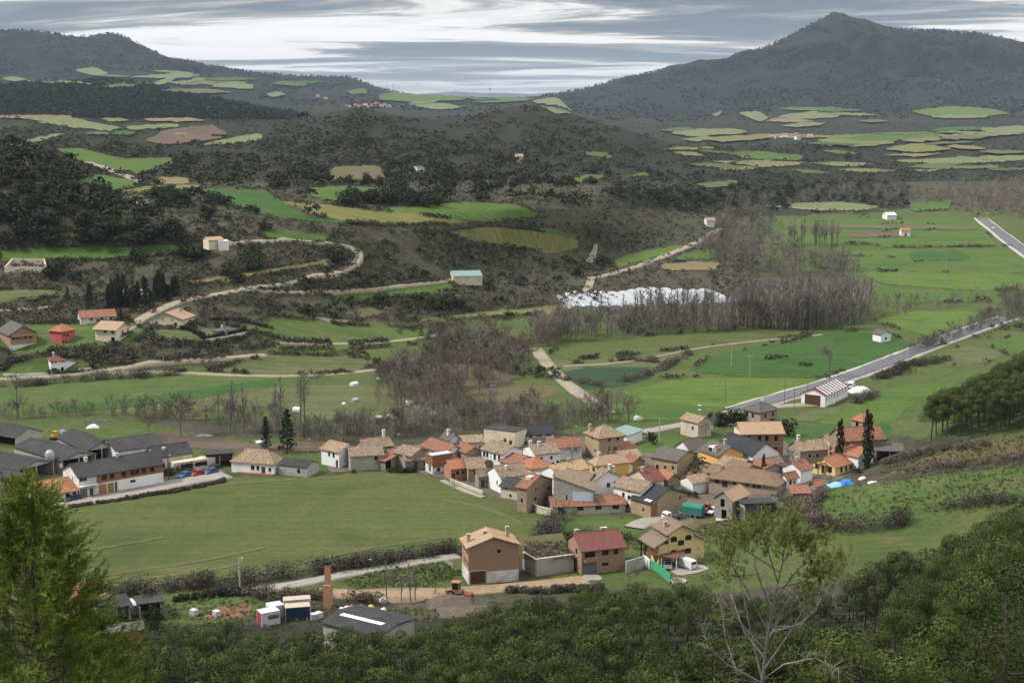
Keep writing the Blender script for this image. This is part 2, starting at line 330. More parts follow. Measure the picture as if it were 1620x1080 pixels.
def field(poly, mat, name='field', step=5., lift=1., wob=2.2, label=None):
    FN[0] += 1
    b = resample(smooth_line(poly, 1, True, .14), max(3, step*.6)); bb = np.array(b); w = fbm(bb[:,0]/9+FN[0], bb[:,1]/9, 2, 60)*wob; bb[:,1] += w*.6; bb[:,0] += w
    b = [tuple(q) for q in bb]
    gx, gy = inside_pts(b, step); px = np.concatenate([bb[:,0], gx]); py = np.concatenate([bb[:,1], gy])
    P = hit(px, py)
    vs, es, fs, *_ = delaunay_2d_cdt([Vector((a, c)) for a, c in zip(px, py)], [], [list(range(len(b)))], 1, 1e-4)
    if len(vs) != len(px):
        px = np.array([v.x for v in vs]); py = np.array([v.y for v in vs]); P = hit(px, py)
    f = np.array([q for q in fs if len(q) == 3]); d = P[f][:, :, 1]; f = f[(d.max(1)/d.min(1)) < 1.25]
    P[:, 2] += (.03 + .00006*P[:, 1] + .00055*np.maximum(0, P[:, 1]-650) + (P[:, 1] > 1500*K)*1.0)*lift
    if not len(f): return None
    # face upwards
    n = np.cross(P[f[:,1]]-P[f[:,0]], P[f[:,2]]-P[f[:,0]])[:, 2]; f[n < 0] = f[n < 0][:, ::-1]
    o = link(name, mesh(name, P, f, mat, smooth=True)); return tag(o, label, kind='structure')
def ribbon(pts, width, mat, name='road', lift=.16, sm=2, wpx=None):
    l = resample(smooth_line(pts, sm), 4, False); q = np.array(l); P = hit(q[:,0], q[:,1])
    for it in range(2):
        r = min(7, (len(P)-1)//3); k = np.ones(2*r+1)/(2*r+1)
        for c in range(2): P[:, c] = np.convolve(np.r_[2*P[0,c]-P[r:0:-1,c], P[:,c], 2*P[-1,c]-P[-2:-r-2:-1,c]], k, 'valid') if r > 0 else P[:, c]
    d = np.gradient(P[:, :2], axis=0); d /= np.linalg.norm(d, axis=1)[:, None]+1e-9; n = np.stack([-d[:,1], d[:,0]], 1)
    V = []; wv = width*(1+.12*fbm(np.arange(len(P))/4., np.zeros(len(P))+FN[0], 2, 70)); m = 5
    zc = T(P[:,0], P[:,1])      # the bed is benched nearly level across, with short shoulders falling to the slope
    for s, dz in [(-1.06, -1.6)]+[(s_, 0) for s_ in np.linspace(-1, 1, m)]+[(1.06, -1.6)]:
        xy = P[:, :2] + n*(s*wv[:, None]/2); V.append(np.stack([xy[:,0], xy[:,1], zc*.75+.25*T(xy[:,0], xy[:,1])+lift*.7+.0004*P[:,1]+dz], 1))
    V = np.stack(V, 1); c = m+2; i = np.arange(len(P)-1)[:, None]*c + np.arange(c-1)[None]
    f = np.stack([i, i+c, i+c+1, i+1], -1).reshape(-1, 4); FN[0] += 1
    return tag(link(name, mesh(name, V.reshape(-1,3), f, mat, smooth=True)), kind='structure')
fm = {
 'g': field_mat('spring_green', (.052,.104,.018), (.076,.118,.024), .35, .2, s=.03),
 'gb': field_mat('bright_green', (.066,.124,.018), (.090,.134,.026), .3, .2, (.105,.130,.040)),
 'gd': field_mat('deep_green', (.030,.082,.016), (.046,.092,.020), .5, .2),
 'dk': field_mat('dark_crop', (.018,.050,.022), (.030,.062,.028), 1.2, .3),
 'ol': field_mat('olive_crop', (.062,.088,.023), (.084,.096,.031), .13, .18, (.112,.108,.045), .02),
 'me': field_mat('meadow', (.075,.095,.034), (.105,.105,.048), .2, .3, (.060,.085,.024), .05),
 'yg': field_mat('yellow_green', (.120,.130,.038), (.145,.135,.046), .25, .3, (.090,.120,.030)),
 'ta': field_mat('straw', (.180,.145,.075), (.155,.125,.060), .2, .3),
 'br': field_mat('ploughed', (.092,.064,.048), (.110,.080,.058), .2, .35),
 'pg': field_mat('pale_green', (.120,.150,.060), (.145,.160,.075), .2, .2),
 'gr': field_mat('rough_grass', (.055,.095,.022), (.085,.110,.034), .8, .2, (.110,.100,.050), .09),
 'dry': field_mat('dry_grass', (.115,.100,.050), (.090,.085,.038), .8, .2, None, .2),
 'sa': field_mat('sandy_soil', (.26,.20,.13), (.20,.155,.10), .3, .2, None, .2),
 'rs': field_mat('red_soil', (.20,.095,.060), (.16,.085,.055), .3, .2, None, .2),
}
FIELDS = [
 ('gr',[(-10,546),(15,560),(62,560),(100,549),(150,547),(212,546),(235,522),(150,508),(110,512),(60,512),(-10,520)]), ('gr',[(60,566),(130,566),(150,586),(120,590),(60,592),(5,592),(20,575)]), ('me',[(230,522),(330,520),(400,515),(390,535),(320,545),(250,535)]),
 ('ol',[(60,835),(72,812),(160,787),(250,767),(340,757),(430,753),(520,754),(560,747),(640,745),(700,758),(760,779),(815,793),(858,822),(850,845),(720,868),(600,885),(500,898),(380,913),(250,924),(150,936),(90,940),(60,900)]),
 ('gr',[(0,640),(0,618),(120,603),(260,595),(420,595),(445,603),(400,620),(250,635),(120,650),(0,658)]),
 ('gd',[(70,645),(200,632),(330,612),(440,599),(450,607),(300,632),(110,654)]),
 ('me',[(110,657),(300,634),(450,612),(610,606),(645,640),(600,668),(500,662),(430,642),(250,656)]),
 ('gr',[(470,640),(560,625),(610,635),(640,655),(560,668),(490,662)]),
 ('gr',[(385,520),(430,500),(480,505),(560,515),(630,518),(655,520),(640,538),(560,543),(450,538)]),
 ('g',[(430,545),(560,546),(620,540),(640,520),(668,518),(660,545),(560,553),(440,552)]),
 ('me',[(330,586),(430,560),(560,565),(600,572),(560,590),(430,595)]),
 ('g',[(500,466),(560,460),(620,451),(700,445),(722,449),(715,460),(640,470),(560,474)]),
 ('yg',[(690,500),(800,490),(900,481),(918,486),(860,497),(720,507)]),
 ('ol',[(870,556),(960,540),(1100,527),(1318,522),(1250,535),(1120,548),(1010,560),(900,570)]),
 ('me',[(870,572),(1010,562),(1105,550),(1080,575),(1040,582),(930,580),(890,590)]),
 ('dk',[(885,592),(920,581),(1040,583),(1030,598),(990,611),(920,616),(895,608)]),
 ('gd',[(1090,588),(1130,562),(1250,541),(1322,523),(1400,528),(1450,545),(1390,570),(1300,598),(1190,597)]),
 ('g',[(1180,572),(1300,560),(1440,545),(1390,570),(1300,578),(1190,580)]),
 ('gb',[(975,622),(1080,598),(1190,598),(1305,600),(1235,628),(1150,645),(1080,640)]),
 ('g',[(958,642),(1000,626),(1090,640),(1150,648),(1100,662),(1000,668)]),
 ('gb',[(1380,511),(1430,492),(1540,492),(1560,500),(1500,525),(1470,531)]),
 ('g',[(1285,668),(1400,614),(1500,597),(1545,591),(1480,625),(1430,648),(1410,672),(1330,674)]),
 ('me',[(1245,662),(1300,645),(1350,638),(1395,622),(1330,650),(1285,668)]),
 ('gd',[(1240,674),(1300,676),(1410,670),(1405,700),(1300,700),(1245,705)]),
 ('g',[(1000,702),(1060,691),(1160,690),(1168,702),(1110,706),(1020,718)]),
 ('g',[(1560,545),(1620,527),(1660,540),(1640,555),(1590,560)]),
 ('me',[(1480,560),(1540,545),(1590,560),(1560,575),(1500,580)]),
 ('g',[(1212,352),(1270,347),(1540,346),(1560,365),(1575,390),(1420,393),(1340,386),(1205,387)]),
 ('me',[(1240,353),(1545,357),(1548,365),(1250,361)]),
 ('br',[(1345,367),(1430,368),(1432,376),(1345,376)]),
 ('g',[(1345,420),(1300,400),(1345,396),(1600,393),(1625,415),(1625,434),(1400,430)]),
 ('gd',[(1440,398),(1520,397),(1540,412),(1440,415)]),
 ('gb',[(1360,432),(1400,430),(1625,434),(1640,458),(1560,460),(1400,451)]),
 ('g',[(1380,454),(1550,462),(1545,478),(1420,480),(1380,472)]),
 ('gd',[(1255,400),(1300,400),(1345,425),(1310,432),(1290,420)]),
 ('pg',[(1250,322),(1330,320),(1400,328),(1360,335),(1255,332)]), ('g',[(1440,322),(1510,317),(1500,333),(1440,335)]),
 ('gb',[(970,413),(1000,401),(1080,388),(1075,395),(1020,415),(980,423)]), ('g',[(1080,402),(1130,392),(1160,405),(1120,410),(1070,411)]), ('ta',[(1045,418),(1100,414),(1140,416),(1130,428),(1050,428)]),
 ('yg',[(705,368),(770,358),(850,366),(917,380),(915,395),(870,402),(800,388),(730,378)]), ('g',[(830,361),(870,362),(917,376),(905,380)]),
 ('yg',[(440,319),(500,323),(600,331),(700,344),(750,353),(620,357),(560,355),(500,340)]), ('g',[(500,322),(600,329),(680,323),(720,320),(810,322),(868,342),(830,348),(760,352),(600,334)]),
 ('g',[(482,297),(560,295),(640,300),(630,318),(560,324),(500,315)]), ('gd',[(300,297),(340,300),(420,300),(460,330),(500,346),(600,356),(500,352),(420,343),(340,318)]),
 ('g',[(85,236),(130,235),(170,246),(200,252),(270,250),(275,258),(230,276),(160,270),(140,262)]), ('g',[(118,288),(155,276),(210,286),(222,292),(180,306)]), ('ta',[(225,291),(300,292),(298,281),(240,281)]), ('yg',[(180,306),(230,294),(322,293),(300,302),(220,306)]),
 ('g',[(0,397),(100,391),(290,388),(282,401),(180,412),(0,414)]), ('g',[(60,376),(110,367),(200,365),(250,370),(245,378),(150,380)]),
 ('me',[(-10,459),(90,457),(92,470),(-10,480)]), ('ta',[(270,449),(350,436),(500,414),(525,409),(515,421),(420,436),(320,451)]), ('g',[(410,366),(450,364),(530,375),(500,386),(420,379)]),
 ('pg',[(50,194),(130,192),(195,203),(170,209),(110,201)]), ('pg',[(200,200),(280,197),(285,203),(200,207)]), ('br',[(228,224),(260,208),(330,199),(362,212),(350,221),(260,231)]), ('pg',[(310,231),(380,216),(414,212),(412,223),(360,229)]), ('pg',[(35,224),(90,212),(105,213),(50,227)]), ('ta',[(-10,184),(110,184),(115,188),(-10,189)]),('ta',[(225,190),(300,188),(330,193),(240,195)]),
 ('pg',[(195,124),(290,117),(322,122),(280,127)]), ('pg',[(240,136),(270,122),(282,127),(255,137)]), ('pg',[(283,137),(310,124),(345,128),(320,136)]), ('pg',[(330,140),(360,130),(402,136),(400,143)]), ('pg',[(115,113),(150,108),(172,118),(150,123)]), ('pg',[(0,126),(25,124),(45,128),(20,132)]),('pg',[(420,150),(440,146),(455,152),(430,156)]),
 ('pg',[(1060,213),(1080,205),(1170,206),(1187,212),(1100,219)]), ('pg',[(1165,180),(1200,178),(1218,190),(1200,195)]), ('pg',[(1125,183),(1145,176),(1132,187)]), ('pg',[(1225,186),(1280,178),(1342,180),(1320,188),(1260,191)]), ('gb',[(1438,178),(1500,170),(1570,174),(1602,183),(1480,188)]),
 ('g',[(1290,218),(1400,212),(1490,214),(1480,222),(1380,226)]), ('ta',[(1480,219),(1540,212),(1548,222)]), ('yg',[(1285,223),(1350,218),(1425,228),(1350,236)]), ('yg',[(1395,239),(1450,228),(1512,238),(1450,244)]), ('pg',[(1395,256),(1500,250),(1625,248),(1625,255),(1500,261)]), ('me',[(1450,266),(1580,262),(1578,268),(1470,269)]),
 ('g',[(1160,246),(1200,240),(1272,247),(1270,255),(1200,254)]), ('ta',[(1170,259),(1260,257),(1268,263),(1200,266)]), ('pg',[(1545,206),(1625,200),(1625,212),(1570,213)]), ('yg',[(1100,222),(1150,218),(1230,214),(1230,220),(1150,228)]),
 ('g',[(600,151),(640,147),(740,154),(740,160),(650,164),(600,161)]), ('pg',[(840,161),(880,155),(907,180),(880,182),(860,172)]), ('g',[(548,146),(575,140),(582,149),(555,151)]), ('pg',[(640,166),(700,164),(735,172),(690,176)]),
 ('g',[(890,288),(930,277),(960,277),(950,284),(905,292)]), ('g',[(980,281),(1020,273),(1032,279)]), ('g',[(918,241),(965,243),(968,252),(930,247)]), ('me',[(1100,292),(1160,286),(1180,292),(1120,300)]),
 ('ol',[(1285,852),(1400,847),(1545,832),(1540,850),(1400,890),(1360,915),(1310,905),(1290,880)]),
 ('gr',[(1285,815),(1300,778),(1380,766),(1480,752),(1625,737),(1640,790),(1520,800),(1440,806),(1330,822)]),
 ('gr',[(538,922),(620,897),(712,886),(732,910),(690,929),(560,931)]), ('gr',[(858,822),(990,816),(1030,830),(1000,851),(900,852),(875,842)]),
 ('br',[(212,686),(270,684),(330,692),(420,704),(522,697),(513,716),(440,713),(330,712),(260,702)]), ('gr',[(135,692),(180,679),(232,678),(215,694)]),
 ('sa',[(500,938),(600,930),(690,928),(700,945),(640,955),(540,945)]), ('rs',[(318,968),(350,958),(400,955),(395,975),(330,980)]), ('gr',[(265,965),(330,948),(370,944),(400,952),(320,962)]), ('dry',[(1000,780),(1020,800),(1040,812)]),
 ('dry',[(1100,818),(1160,815),(1180,835),(1130,845),(1090,835)]), ('dry',[(640,575),(760,575),(830,600),(700,615)]), ('dry',[(730,620),(830,607),(890,612),(870,628),(760,640)]), ('dry',[(1440,735),(1380,760),(1440,745),(1620,725),(1620,690),(1540,690)]),
 ('dry',[(520,265),(600,262),(612,285),(520,292)]), ('dry',[(560,490),(610,480),(620,495),(570,508)]), ('sa',[(490,500),(570,508),(540,516)]), ('ta',[(880,700),(885,700),(882,704)]),
 ('vg',[(520,748),(560,744),(640,743),(700,757),(770,781),(870,818),(1000,812),(1040,822),(1095,832),(1180,812),(1240,800),(1290,775),(1400,725),(1310,690),(1180,705),(1110,708),(1000,692),(900,690),(760,695),(640,705),(560,705),(512,715)]), ('vg',[(20,720),(110,690),(200,715),(260,705),(320,735),(350,735),(355,750),(260,768),(100,790),(20,760)])
]
_rf = np.random.default_rng(23)
for x0, x1, y0, y1, n in ((1055,1625,203,273,34), (90,480,112,150,14), (1180,1625,172,200,7), (600,900,152,176,6), (20,330,190,215,6), (1060,1290,240,268,6)):
    for _ in range(n):
        x, y = _rf.uniform(x0, x1), _rf.uniform(y0, y1); w_ = _rf.uniform(18, 60); h_ = _rf.uniform(1.6, 3.6)*(1 if y > 160 else .8); sk = _rf.uniform(-3, 3)
        if in_poly(np.array([x]), np.array([y]), [(480,190),(1100,240),(1000,205),(840,168),(570,170)])[0]: continue
        FIELDS.append((str(_rf.choice(['pg','pg','yg','g','me','ta','gd','ol'])), [(x-w_, y+sk+_rf.uniform(-1,1)), (x-w_*.5, y-h_+sk*.5), (x+w_*.4, y-h_*_rf.uniform(.7,1.1)-sk*.3), (x+w_, y-sk+_rf.uniform(-1,1)), (x+w_*.6, y+h_*.8-sk*.5), (x-w_*.3, y+h_+sk*.3)]))
FO = {}
fm['vg'] = field_mat('village_ground', (.150,.128,.100), (.105,.100,.066), .4, .15, (.075,.085,.035), .12)
for mk, poly in FIELDS:
    area = abs(sum(poly[i][0]*poly[(i+1)%len(poly)][1]-poly[(i+1)%len(poly)][0]*poly[i][1] for i in range(len(poly))))/2
    FO[mk] = FO.get(mk, 0)+1
    field(poly, fm[mk], 'field' if mk not in ('sa','rs','dry','vg') else 'soil', 4. if area < 6000 else 6., 1+.15*(FO[mk] % 4)+(.5 if mk in ('me','gd','br') else 0))
M_ASPH = simple('asphalt', (.115,.118,.125), .9, (.165,.165,.17), .3, fine=(.09,.09,.095), fs=3)
M_GRAV = simple('gravel_track', (.34,.29,.22), .95, (.26,.22,.16), .3, fine=(.20,.17,.12), fs=2)
M_CONC = simple('concrete_road', (.30,.275,.235), .9, (.24,.22,.19), .3)
M_DIRT = simple('dirt_track', (.33,.24,.15), .95, (.26,.19,.12), .25, fine=(.20,.15,.10), fs=1.5)
M_LINE = simple('verge', (.42,.40,.37), .9, (.36,.34,.30), .2)
RM = [(1595,503),(1540,521),(1470,548),(1400,575),(1340,598),(1270,620),(1200,639),(1165,650)]
ribbon(RM, 10., M_LINE, 'road_verge', .22); ribbon(RM, 7.2, M_ASPH, 'road', .30)
ribbon([(1640,412),(1620,399),(1590,378),(1566,357),(1552,346)], 11, M_LINE, 'road_verge', .3); ribbon([(1640,412),(1620,399),(1590,378),(1566,357),(1552,346)], 8, M_ASPH, 'road', .42)
ribbon([(20,815),(60,803),(180,786),(260,768),(358,751)], 7.0, M_CONC, 'street', .2)
ribbon([(395,936),(470,926),(560,906),(640,893),(724,880)], 3.6, M_CONC, 'road', .3)
for pts, w, m_ in [([(500,938),(600,942),(690,939),(760,933),(850,927),(925,917)],5,M_DIRT), ([(848,552),(868,583),(890,605),(930,632),(965,655)],5,M_GRAV),
 ([(-10,491),(60,488),(105,484)],4,M_GRAV), ([(195,525),(215,508),(250,490),(283,474),(330,468),(400,457),(450,446),(520,435),(570,419),(587,407),(577,394),(555,385),(500,382),(420,380),(340,384)],5,M_GRAV),
 ([(385,461),(470,463),(560,459),(640,452),(716,443)],3.5,M_GRAV), ([(-10,601),(60,597),(150,589),(200,579),(260,570),(330,568),(420,562)],4,M_GRAV), ([(150,589),(260,588),(330,592),(430,597),(560,591),(600,585)],3,M_GRAV),
 ([(138,257),(165,268),(205,276),(228,291)],6,M_GRAV), ([(932,441),(980,432),(1020,421),(1050,403),(1100,391),(1118,378),(1140,362)],5,M_GRAV), ([(940,385),(937,400),(930,416)],4,M_GRAV), ([(905,480),(940,455),(935,440)],4,M_GRAV),
 ([(440,543),(560,545),(640,540),(700,530)],3,M_GRAV), ([(1170,322),(1300,333),(1370,333)],4,M_GRAV), ([(1145,660),(1200,648),(1245,640),(1290,640)],4,M_GRAV), ([(890,580),(1000,575),(1100,550),(1300,530)],1.5,M_GRAV)]:
    ribbon(pts, w, m_, 'track')
ribbon([(1003,836),(1015,826),(1028,818),(1045,822),(1070,820)], 5, M_CONC, 'lane', .3); ribbon([(700,760),(720,772),(765,787)], 1.5, M_CONC, 'lane')
ribbon([(1165,650),(1130,662),(1090,672),(1050,678),(1015,685)], 4.5, M_CONC, 'lane', .3)
TT = field_mat('worn_grass', (.128,.120,.058), (.108,.108,.046), .3, 0)
for q_ in ([(120,918),(200,905),(290,893),(360,880),(420,866)], [(150,925),(240,914),(330,903),(390,892),(400,886),(380,884)], [(480,890),(560,872),(640,858),(710,850)], [(340,768),(430,760),(520,757),(600,752),(650,756)], [(700,790),(760,800),(800,812),(830,830)], [(90,880),(160,868),(260,850)]): ribbon(q_, 1.1, TT, 'tyre_track', .07)
field([(905,912),(945,908),(955,916),(915,922)], M_CONC, 'driveway', 3, 2); field([(1060,890),(1110,893),(1125,900),(1075,912),(1058,902)], M_CONC, 'driveway', 3, 2)
M_WAT = simple('river_water', (.10,.12,.13), .06, spec=.8)
for p in ([(130,667),(150,663),(185,665),(150,669)], [(305,689),(320,685),(340,689),(318,692)], [(400,697),(425,695),(430,699),(405,701)]): field(p, M_WAT, 'river', 3, 2)
# ------------------------------------------------------------------ vegetation
class QB:
    def __init__(s): s.v = []; s.f = []; s.m = []; s.n = 0
    def add(s, v, f, m=0):
        v = np.asarray(v, float).reshape(-1, 3); f = np.asarray(f, int).reshape(-1, 4); s.v.append(v); s.f.append(f+s.n); s.m.append(np.full(len(f), m)); s.n += len(v)
    def tube(s, pts, rad, k=5, m=0):
        b = MB(); b.tube(pts, rad, k, cap=False); s.add(b.v, b.f, m)
    def me(s, name, mats): return mesh(name, np.concatenate(s.v), np.concatenate(s.f), mats, np.concatenate(s.m))
def unit(v): return v/(np.linalg.norm(v, axis=-1, keepdims=True)+1e-9)
def kites(p, d, w, L, wd, rg):
    """flat leaf-like quads: base p, running along d, width direction near w"""
    t = unit(np.cross(d, w)); L = np.asarray(L).reshape(-1,1); wd = np.asarray(wd).reshape(-1,1)
    v = np.stack([p, p+d*L*.45+t*wd*.5, p+d*L, p+d*L*.45-t*wd*.5], 1); n = len(p)
    return v.reshape(-1,3), np.arange(4*n).reshape(n,4)
def cloud(q, C, Rd, n, size, rg, m=0, asp=.75, lo=.55, up=.2, jit=.55):
    """leaf clusters over the skins of a set of clumps"""
    C = np.asarray(C, float); Rd = np.asarray(Rd, float); k = len(C)
    if Rd.ndim == 1: Rd = np.stack([Rd, Rd, Rd*.8], 1)
    i = np.repeat(np.arange(k), n); d = unit(rg.normal(size=(k*n, 3))); r = lo + (1.08-lo)*rg.random(k*n)**.5
    p = C[i] + d*Rd[i]*r[:, None]
    nn = unit(d*1.0 + rg.normal(size=d.shape)*jit); a = unit(np.cross(nn, rg.normal(size=d.shape))); a = unit(a + np.array([0,0,up]))
    L = size*rg.uniform(.6, 1.5, len(p)); v, f = kites(p - a*L[:, None]*.5, a, nn, L, L*asp, rg); q.add(v, f, m)
BK = simple('bark', (.055,.045,.038), .95, (.085,.072,.060), 3, local=True); BKG = simple('grey_bark', (.12,.110,.098), .95, (.18,.165,.145), 2, local=True); BKD = simple('dead_wood', (.32,.30,.27), .9, (.20,.18,.16), 2, local=True)
def leafm(name, c1, c2, rnd=.22, sc=.6, c3=None):
    m, t, b = NT(name); b.inputs['Roughness'].default_value = .8; p = pos(t)
    col = mixc(t, noise_f(t, p, sc, 3, .35, .65), c1, c2)
    if c3: col = mixc(t, noise_f(t, p, sc*.35, 2, .52, .7), col, c3)
    g = N(t, 'ShaderNodeNewGeometry'); r = N(t, 'ShaderNodeMapRange', i_1=0., i_2=1., i_3=.75, i_4=1.25); t.links.new(g.outputs['Random Per Island'], r.inputs[0])
    h = N(t, 'ShaderNodeHueSaturation'); t.links.new(r.outputs[0], h.inputs['Value']); t.links.new(col, h.inputs['Color'])
    t.links.new(vary(t, h.outputs[0], rnd), b.inputs[0]); return m
LP = leafm('pine_needles', (.0295,.0476,.0131), (.0722,.0918,.0213), .30, .35); LPN = leafm('near_needles', (.060,.100,.014), (.185,.235,.042), .05, 1.6)
LO = leafm('oak_leaves', (.0218,.0312,.0140), (.0328,.0406,.0187), .3, .4); LC = leafm('cypress_leaves', (.0109,.0203,.0109), (.0187,.0281,.0140), .15, .6)
LW = leafm('twigs', (.165,.142,.125), (.235,.205,.180), .22, .2); LB = leafm('brown_twigs', (.100,.076,.060), (.140,.108,.085), .25, .2); LH = leafm('hedge_twigs', (.048,.040,.036), (.075,.060,.054), .2, .5, (.05,.060,.026))
LS = [leafm('scrub_dark', (.0232,.0300,.0154), (.0361,.0404,.0223), 0, .1), leafm('scrub_brown', (.0618,.0515,.0394), (.0858,.0722,.0550), 0, .1), leafm('scrub_green', (.0429,.0498,.0258), (.0636,.0636,.0343), 0, .1)]
LF = leafm('forest_needles', (.0105,.0180,.0105), (.0180,.0255,.0150), 0, .02); LM = [leafm('mountain_wood', (.0112,.0150,.0105), (.0180,.0210,.0150), 0, .01), leafm('mountain_brush', (.0195,.0218,.0158), (.0285,.0277,.0210), 0, .01)]
LT = leafm('thin_needles', (.095,.125,.026), (.190,.205,.055), .05, 1.2, (.19,.15,.045))
def pine_me(seed, h=11., n=360, ls=.027):
    rg = np.random.default_rng(seed); tq = QB(); cq = QB(); lean = rg.normal(0, .05*h, 2)
    tr = [(lean[0]*s*s, lean[1]*s*s, h*.9*s) for s in np.linspace(0, 1, 6)]; tq.tube(tr, [.018*h*(1-.75*s) for s in np.linspace(0,1,6)], 6)
    k = int(rg.integers(9, 14)); C = []; rad = []
    for i in range(k):
        s = .46 + .53*(i+.5)/k; w = h*.27*math.sin(math.pi*min(1, (s-.34)/.68))**.8; a = i*2.4 + rg.uniform(-.5,.5); r = w*math.sqrt(rg.uniform(.3, 1.1))
        c = np.array([lean[0]*s*s + math.cos(a)*r, lean[1]*s*s + math.sin(a)*r, h*s - .03*r*r/h]); C.append(c); rad.append(h*rg.uniform(.075, .135))
        b = np.array([lean[0]*(s*.85)**2, lean[1]*(s*.85)**2, h*s*.85]); tq.tube([b, b*.4+c*.6+[0,0,-.02*h], c], [.006*h, .004*h, .002*h], 4)
    rad = np.array(rad); cloud(cq, C, np.stack([rad*1.08, rad*1.08, rad*.86], 1), n, h*ls, rg, 0, .42, .62, .3, .2)
    for j in range(5):       # bare lower stubs
        s = rg.uniform(.25,.5); a = rg.uniform(0, 6.3); b = np.array([lean[0]*s*s, lean[1]*s*s, h*s]); tq.tube([b, b+np.array([math.cos(a), math.sin(a), .15])*h*.1], [.005*h,.001*h], 4)
    return tq.me('pine_trunk', BK), cq.me('pine_crown', LP)
def oak_me(seed, h=1.):
    rg = np.random.default_rng(seed); q = QB(); q.tube([(0,0,-.08),(0,0,.35)], [.05,.035], 5, 1); k = int(rg.integers(9, 14)); C = []; rad = []
    for i in range(k):
        a = rg.uniform(0, 6.3); r = .40*math.sqrt(rg.random()); C.append((math.cos(a)*r, math.sin(a)*r, rg.uniform(.28, .80) - r*.25)); rad.append(rg.uniform(.18, .27))
    cloud(q, C, rad, 46, .095, rg, 0, .8, .7, 0, .3)
    for c_ in C: q.tube([(0,0,.25), (c_[0]*.5,c_[1]*.5,.2+c_[2]*.4), c_], [.03,.02,.008], 4, 1); return q.me('oak', [LO, BK])
def bare_me(seed, lm, slim=False, dense=1.):
    rg = np.random.default_rng(seed); q = QB(); ln = rg.normal(0, .03, 2); top = .95 if slim else .6
    q.tube([(0,0,-.05),(ln[0]*.4,ln[1]*.4,top*.5),(ln[0],ln[1],top)], [.016,.012,.003], 5, 1); P = []; D = []; L = []
    nl = 16 if slim else 11
    for i in range(nl):
        s = rg.uniform(.18, .92) if slim else rg.uniform(.22, .6); a = rg.uniform(0, 6.3); el = rg.uniform(1.05, 1.35) if slim else rg.uniform(.55, 1.25)
        b = np.array([ln[0]*s, ln[1]*s, s]); d = np.array([math.cos(a)*math.cos(el), math.sin(a)*math.cos(el), math.sin(el)]); ll = (1.02-s)*(.42 if slim else .62)*rg.uniform(.7, 1.1)
        e = b + d*ll + np.array([0,0,.05*ll]); q.tube([b, (b+e)/2+rg.normal(0,.012,3), e], [.006,.004,.0015], 3, 1)
        for j in range(int((5 if slim else 9)*dense)):
            t = rg.uniform(.25, 1); p = b + (e-b)*t; dd = unit(d + rg.normal(0, .35 if slim else .6, 3)); l2 = ll*rg.uniform(.25,.6); P.append(p); D.append(dd); L.append(l2)
            for z in range(4): tt = rg.uniform(.2, 1); P.append(p+dd*l2*tt); D.append(unit(dd+rg.normal(0,.45,3)+[0,0,.1])); L.append(l2*rg.uniform(.3,.6))
    P = np.array(P); D = np.array(D); L = np.array(L); v, f = kites(P, D, rg.normal(size=P.shape), L, np.full(len(P), .0075 if slim else .009), rg); q.add(v, f, 0)
    return q.me('bare_tree', [lm, BKG])
def bush_me(seed, lm, n=120, leafy=False):
    rg = np.random.default_rng(seed); q = QB()
    k = 6; C = [(rg.normal(0,.25), rg.normal(0,.25), rg.uniform(.25,.6)) for _ in range(k)]; cloud(q, C, rg.uniform(.22,.36,k), n//k, .16 if leafy else .22, rg, 0, .8 if leafy else .16, .3, .6)
    return q.me('bush', lm)
def cypress_me(seed):
    rg = np.random.default_rng(seed); q = QB(); q.tube([(0,0,-.04),(0,0,.3)], [.02,.015], 5, 1); C = []; rad = []
    for i in range(16): s = (i+.5)/16; w = .085*math.sin(math.pi*min(1,(s*.86+.12)))**.7; C.append((rg.normal(0,.012), rg.normal(0,.012), .04+.94*s)); rad.append((w, w, .06))
    cloud(q, C, rad, 60, .045, rg, 0, .5, .6, 1.5); return q.me('cypress', [LC, BK])
def conifer_me(seed, lm=None, wide=.24):
    rg = np.random.default_rng(seed); q = QB(); q.tube([(0,0,-.04),(0,0,.95)], [.022,.004], 5, 1); C = []; rad = []
    for i in range(34):
        s = .10 + .88*i/33; w = wide*(1-s)**.8*rg.uniform(.55,1.15)+.015; a = i*2.4; C.append((math.cos(a)*w*.75, math.sin(a)*w*.75, s)); r = .045+.05*(1-s); rad.append((r*1.1, r*1.1, r*.55))
    cloud(q, C, rad, 26, .05, rg, 0, .6, .4, -.1); return q.me('conifer', [lm or LC, BK])
def dup_at(me, name, p, h, label, cat, group, rg):
    o = link(name, me, None, (p[0], p[1], p[2]-.02*h), rg.uniform(0, 6.28), (h*rg.uniform(.9,1.1), h*rg.uniform(.9,1.1), h)); return tag(o, label, cat, group)
FPOLY = [p for _, p in FIELDS]
def in_field(px, py):
    c = np.zeros(np.shape(px), bool)
    for q in FPOLY: c |= in_poly(px, py, q)
    return c
def sample(poly, n, rg, avoid=True):
    xs = [p[0] for p in poly]; ys = [p[1] for p in poly]; out = []
    for _ in range(60):
        px = rg.uniform(min(xs), max(xs), n*2); py = rg.uniform(min(ys), max(ys), n*2); k = in_poly(px, py, poly)
        if avoid: k &= ~in_field(px, py)
        out += list(zip(px[k], py[k]))
        if len(out) >= n: break
    return out[:n]
RT = np.random.default_rng(5)
OAKS = [oak_me(i) for i in range(7)]; POP = [bare_me(20+i, LW, True) for i in range(6)]; BAR = [bare_me(40+i, LW) for i in range(4)]; BRB = [bare_me(50+i, LB, False, 1.3) for i in range(5)]
BSH = [bush_me(60+i, LB) for i in range(4)]; GSH = [bush_me(70+i, LS[0], 130, True) for i in range(4)]; CON = [conifer_me(80+i) for i in range(3)]; CYP = [cypress_me(90+i) for i in range(2)]
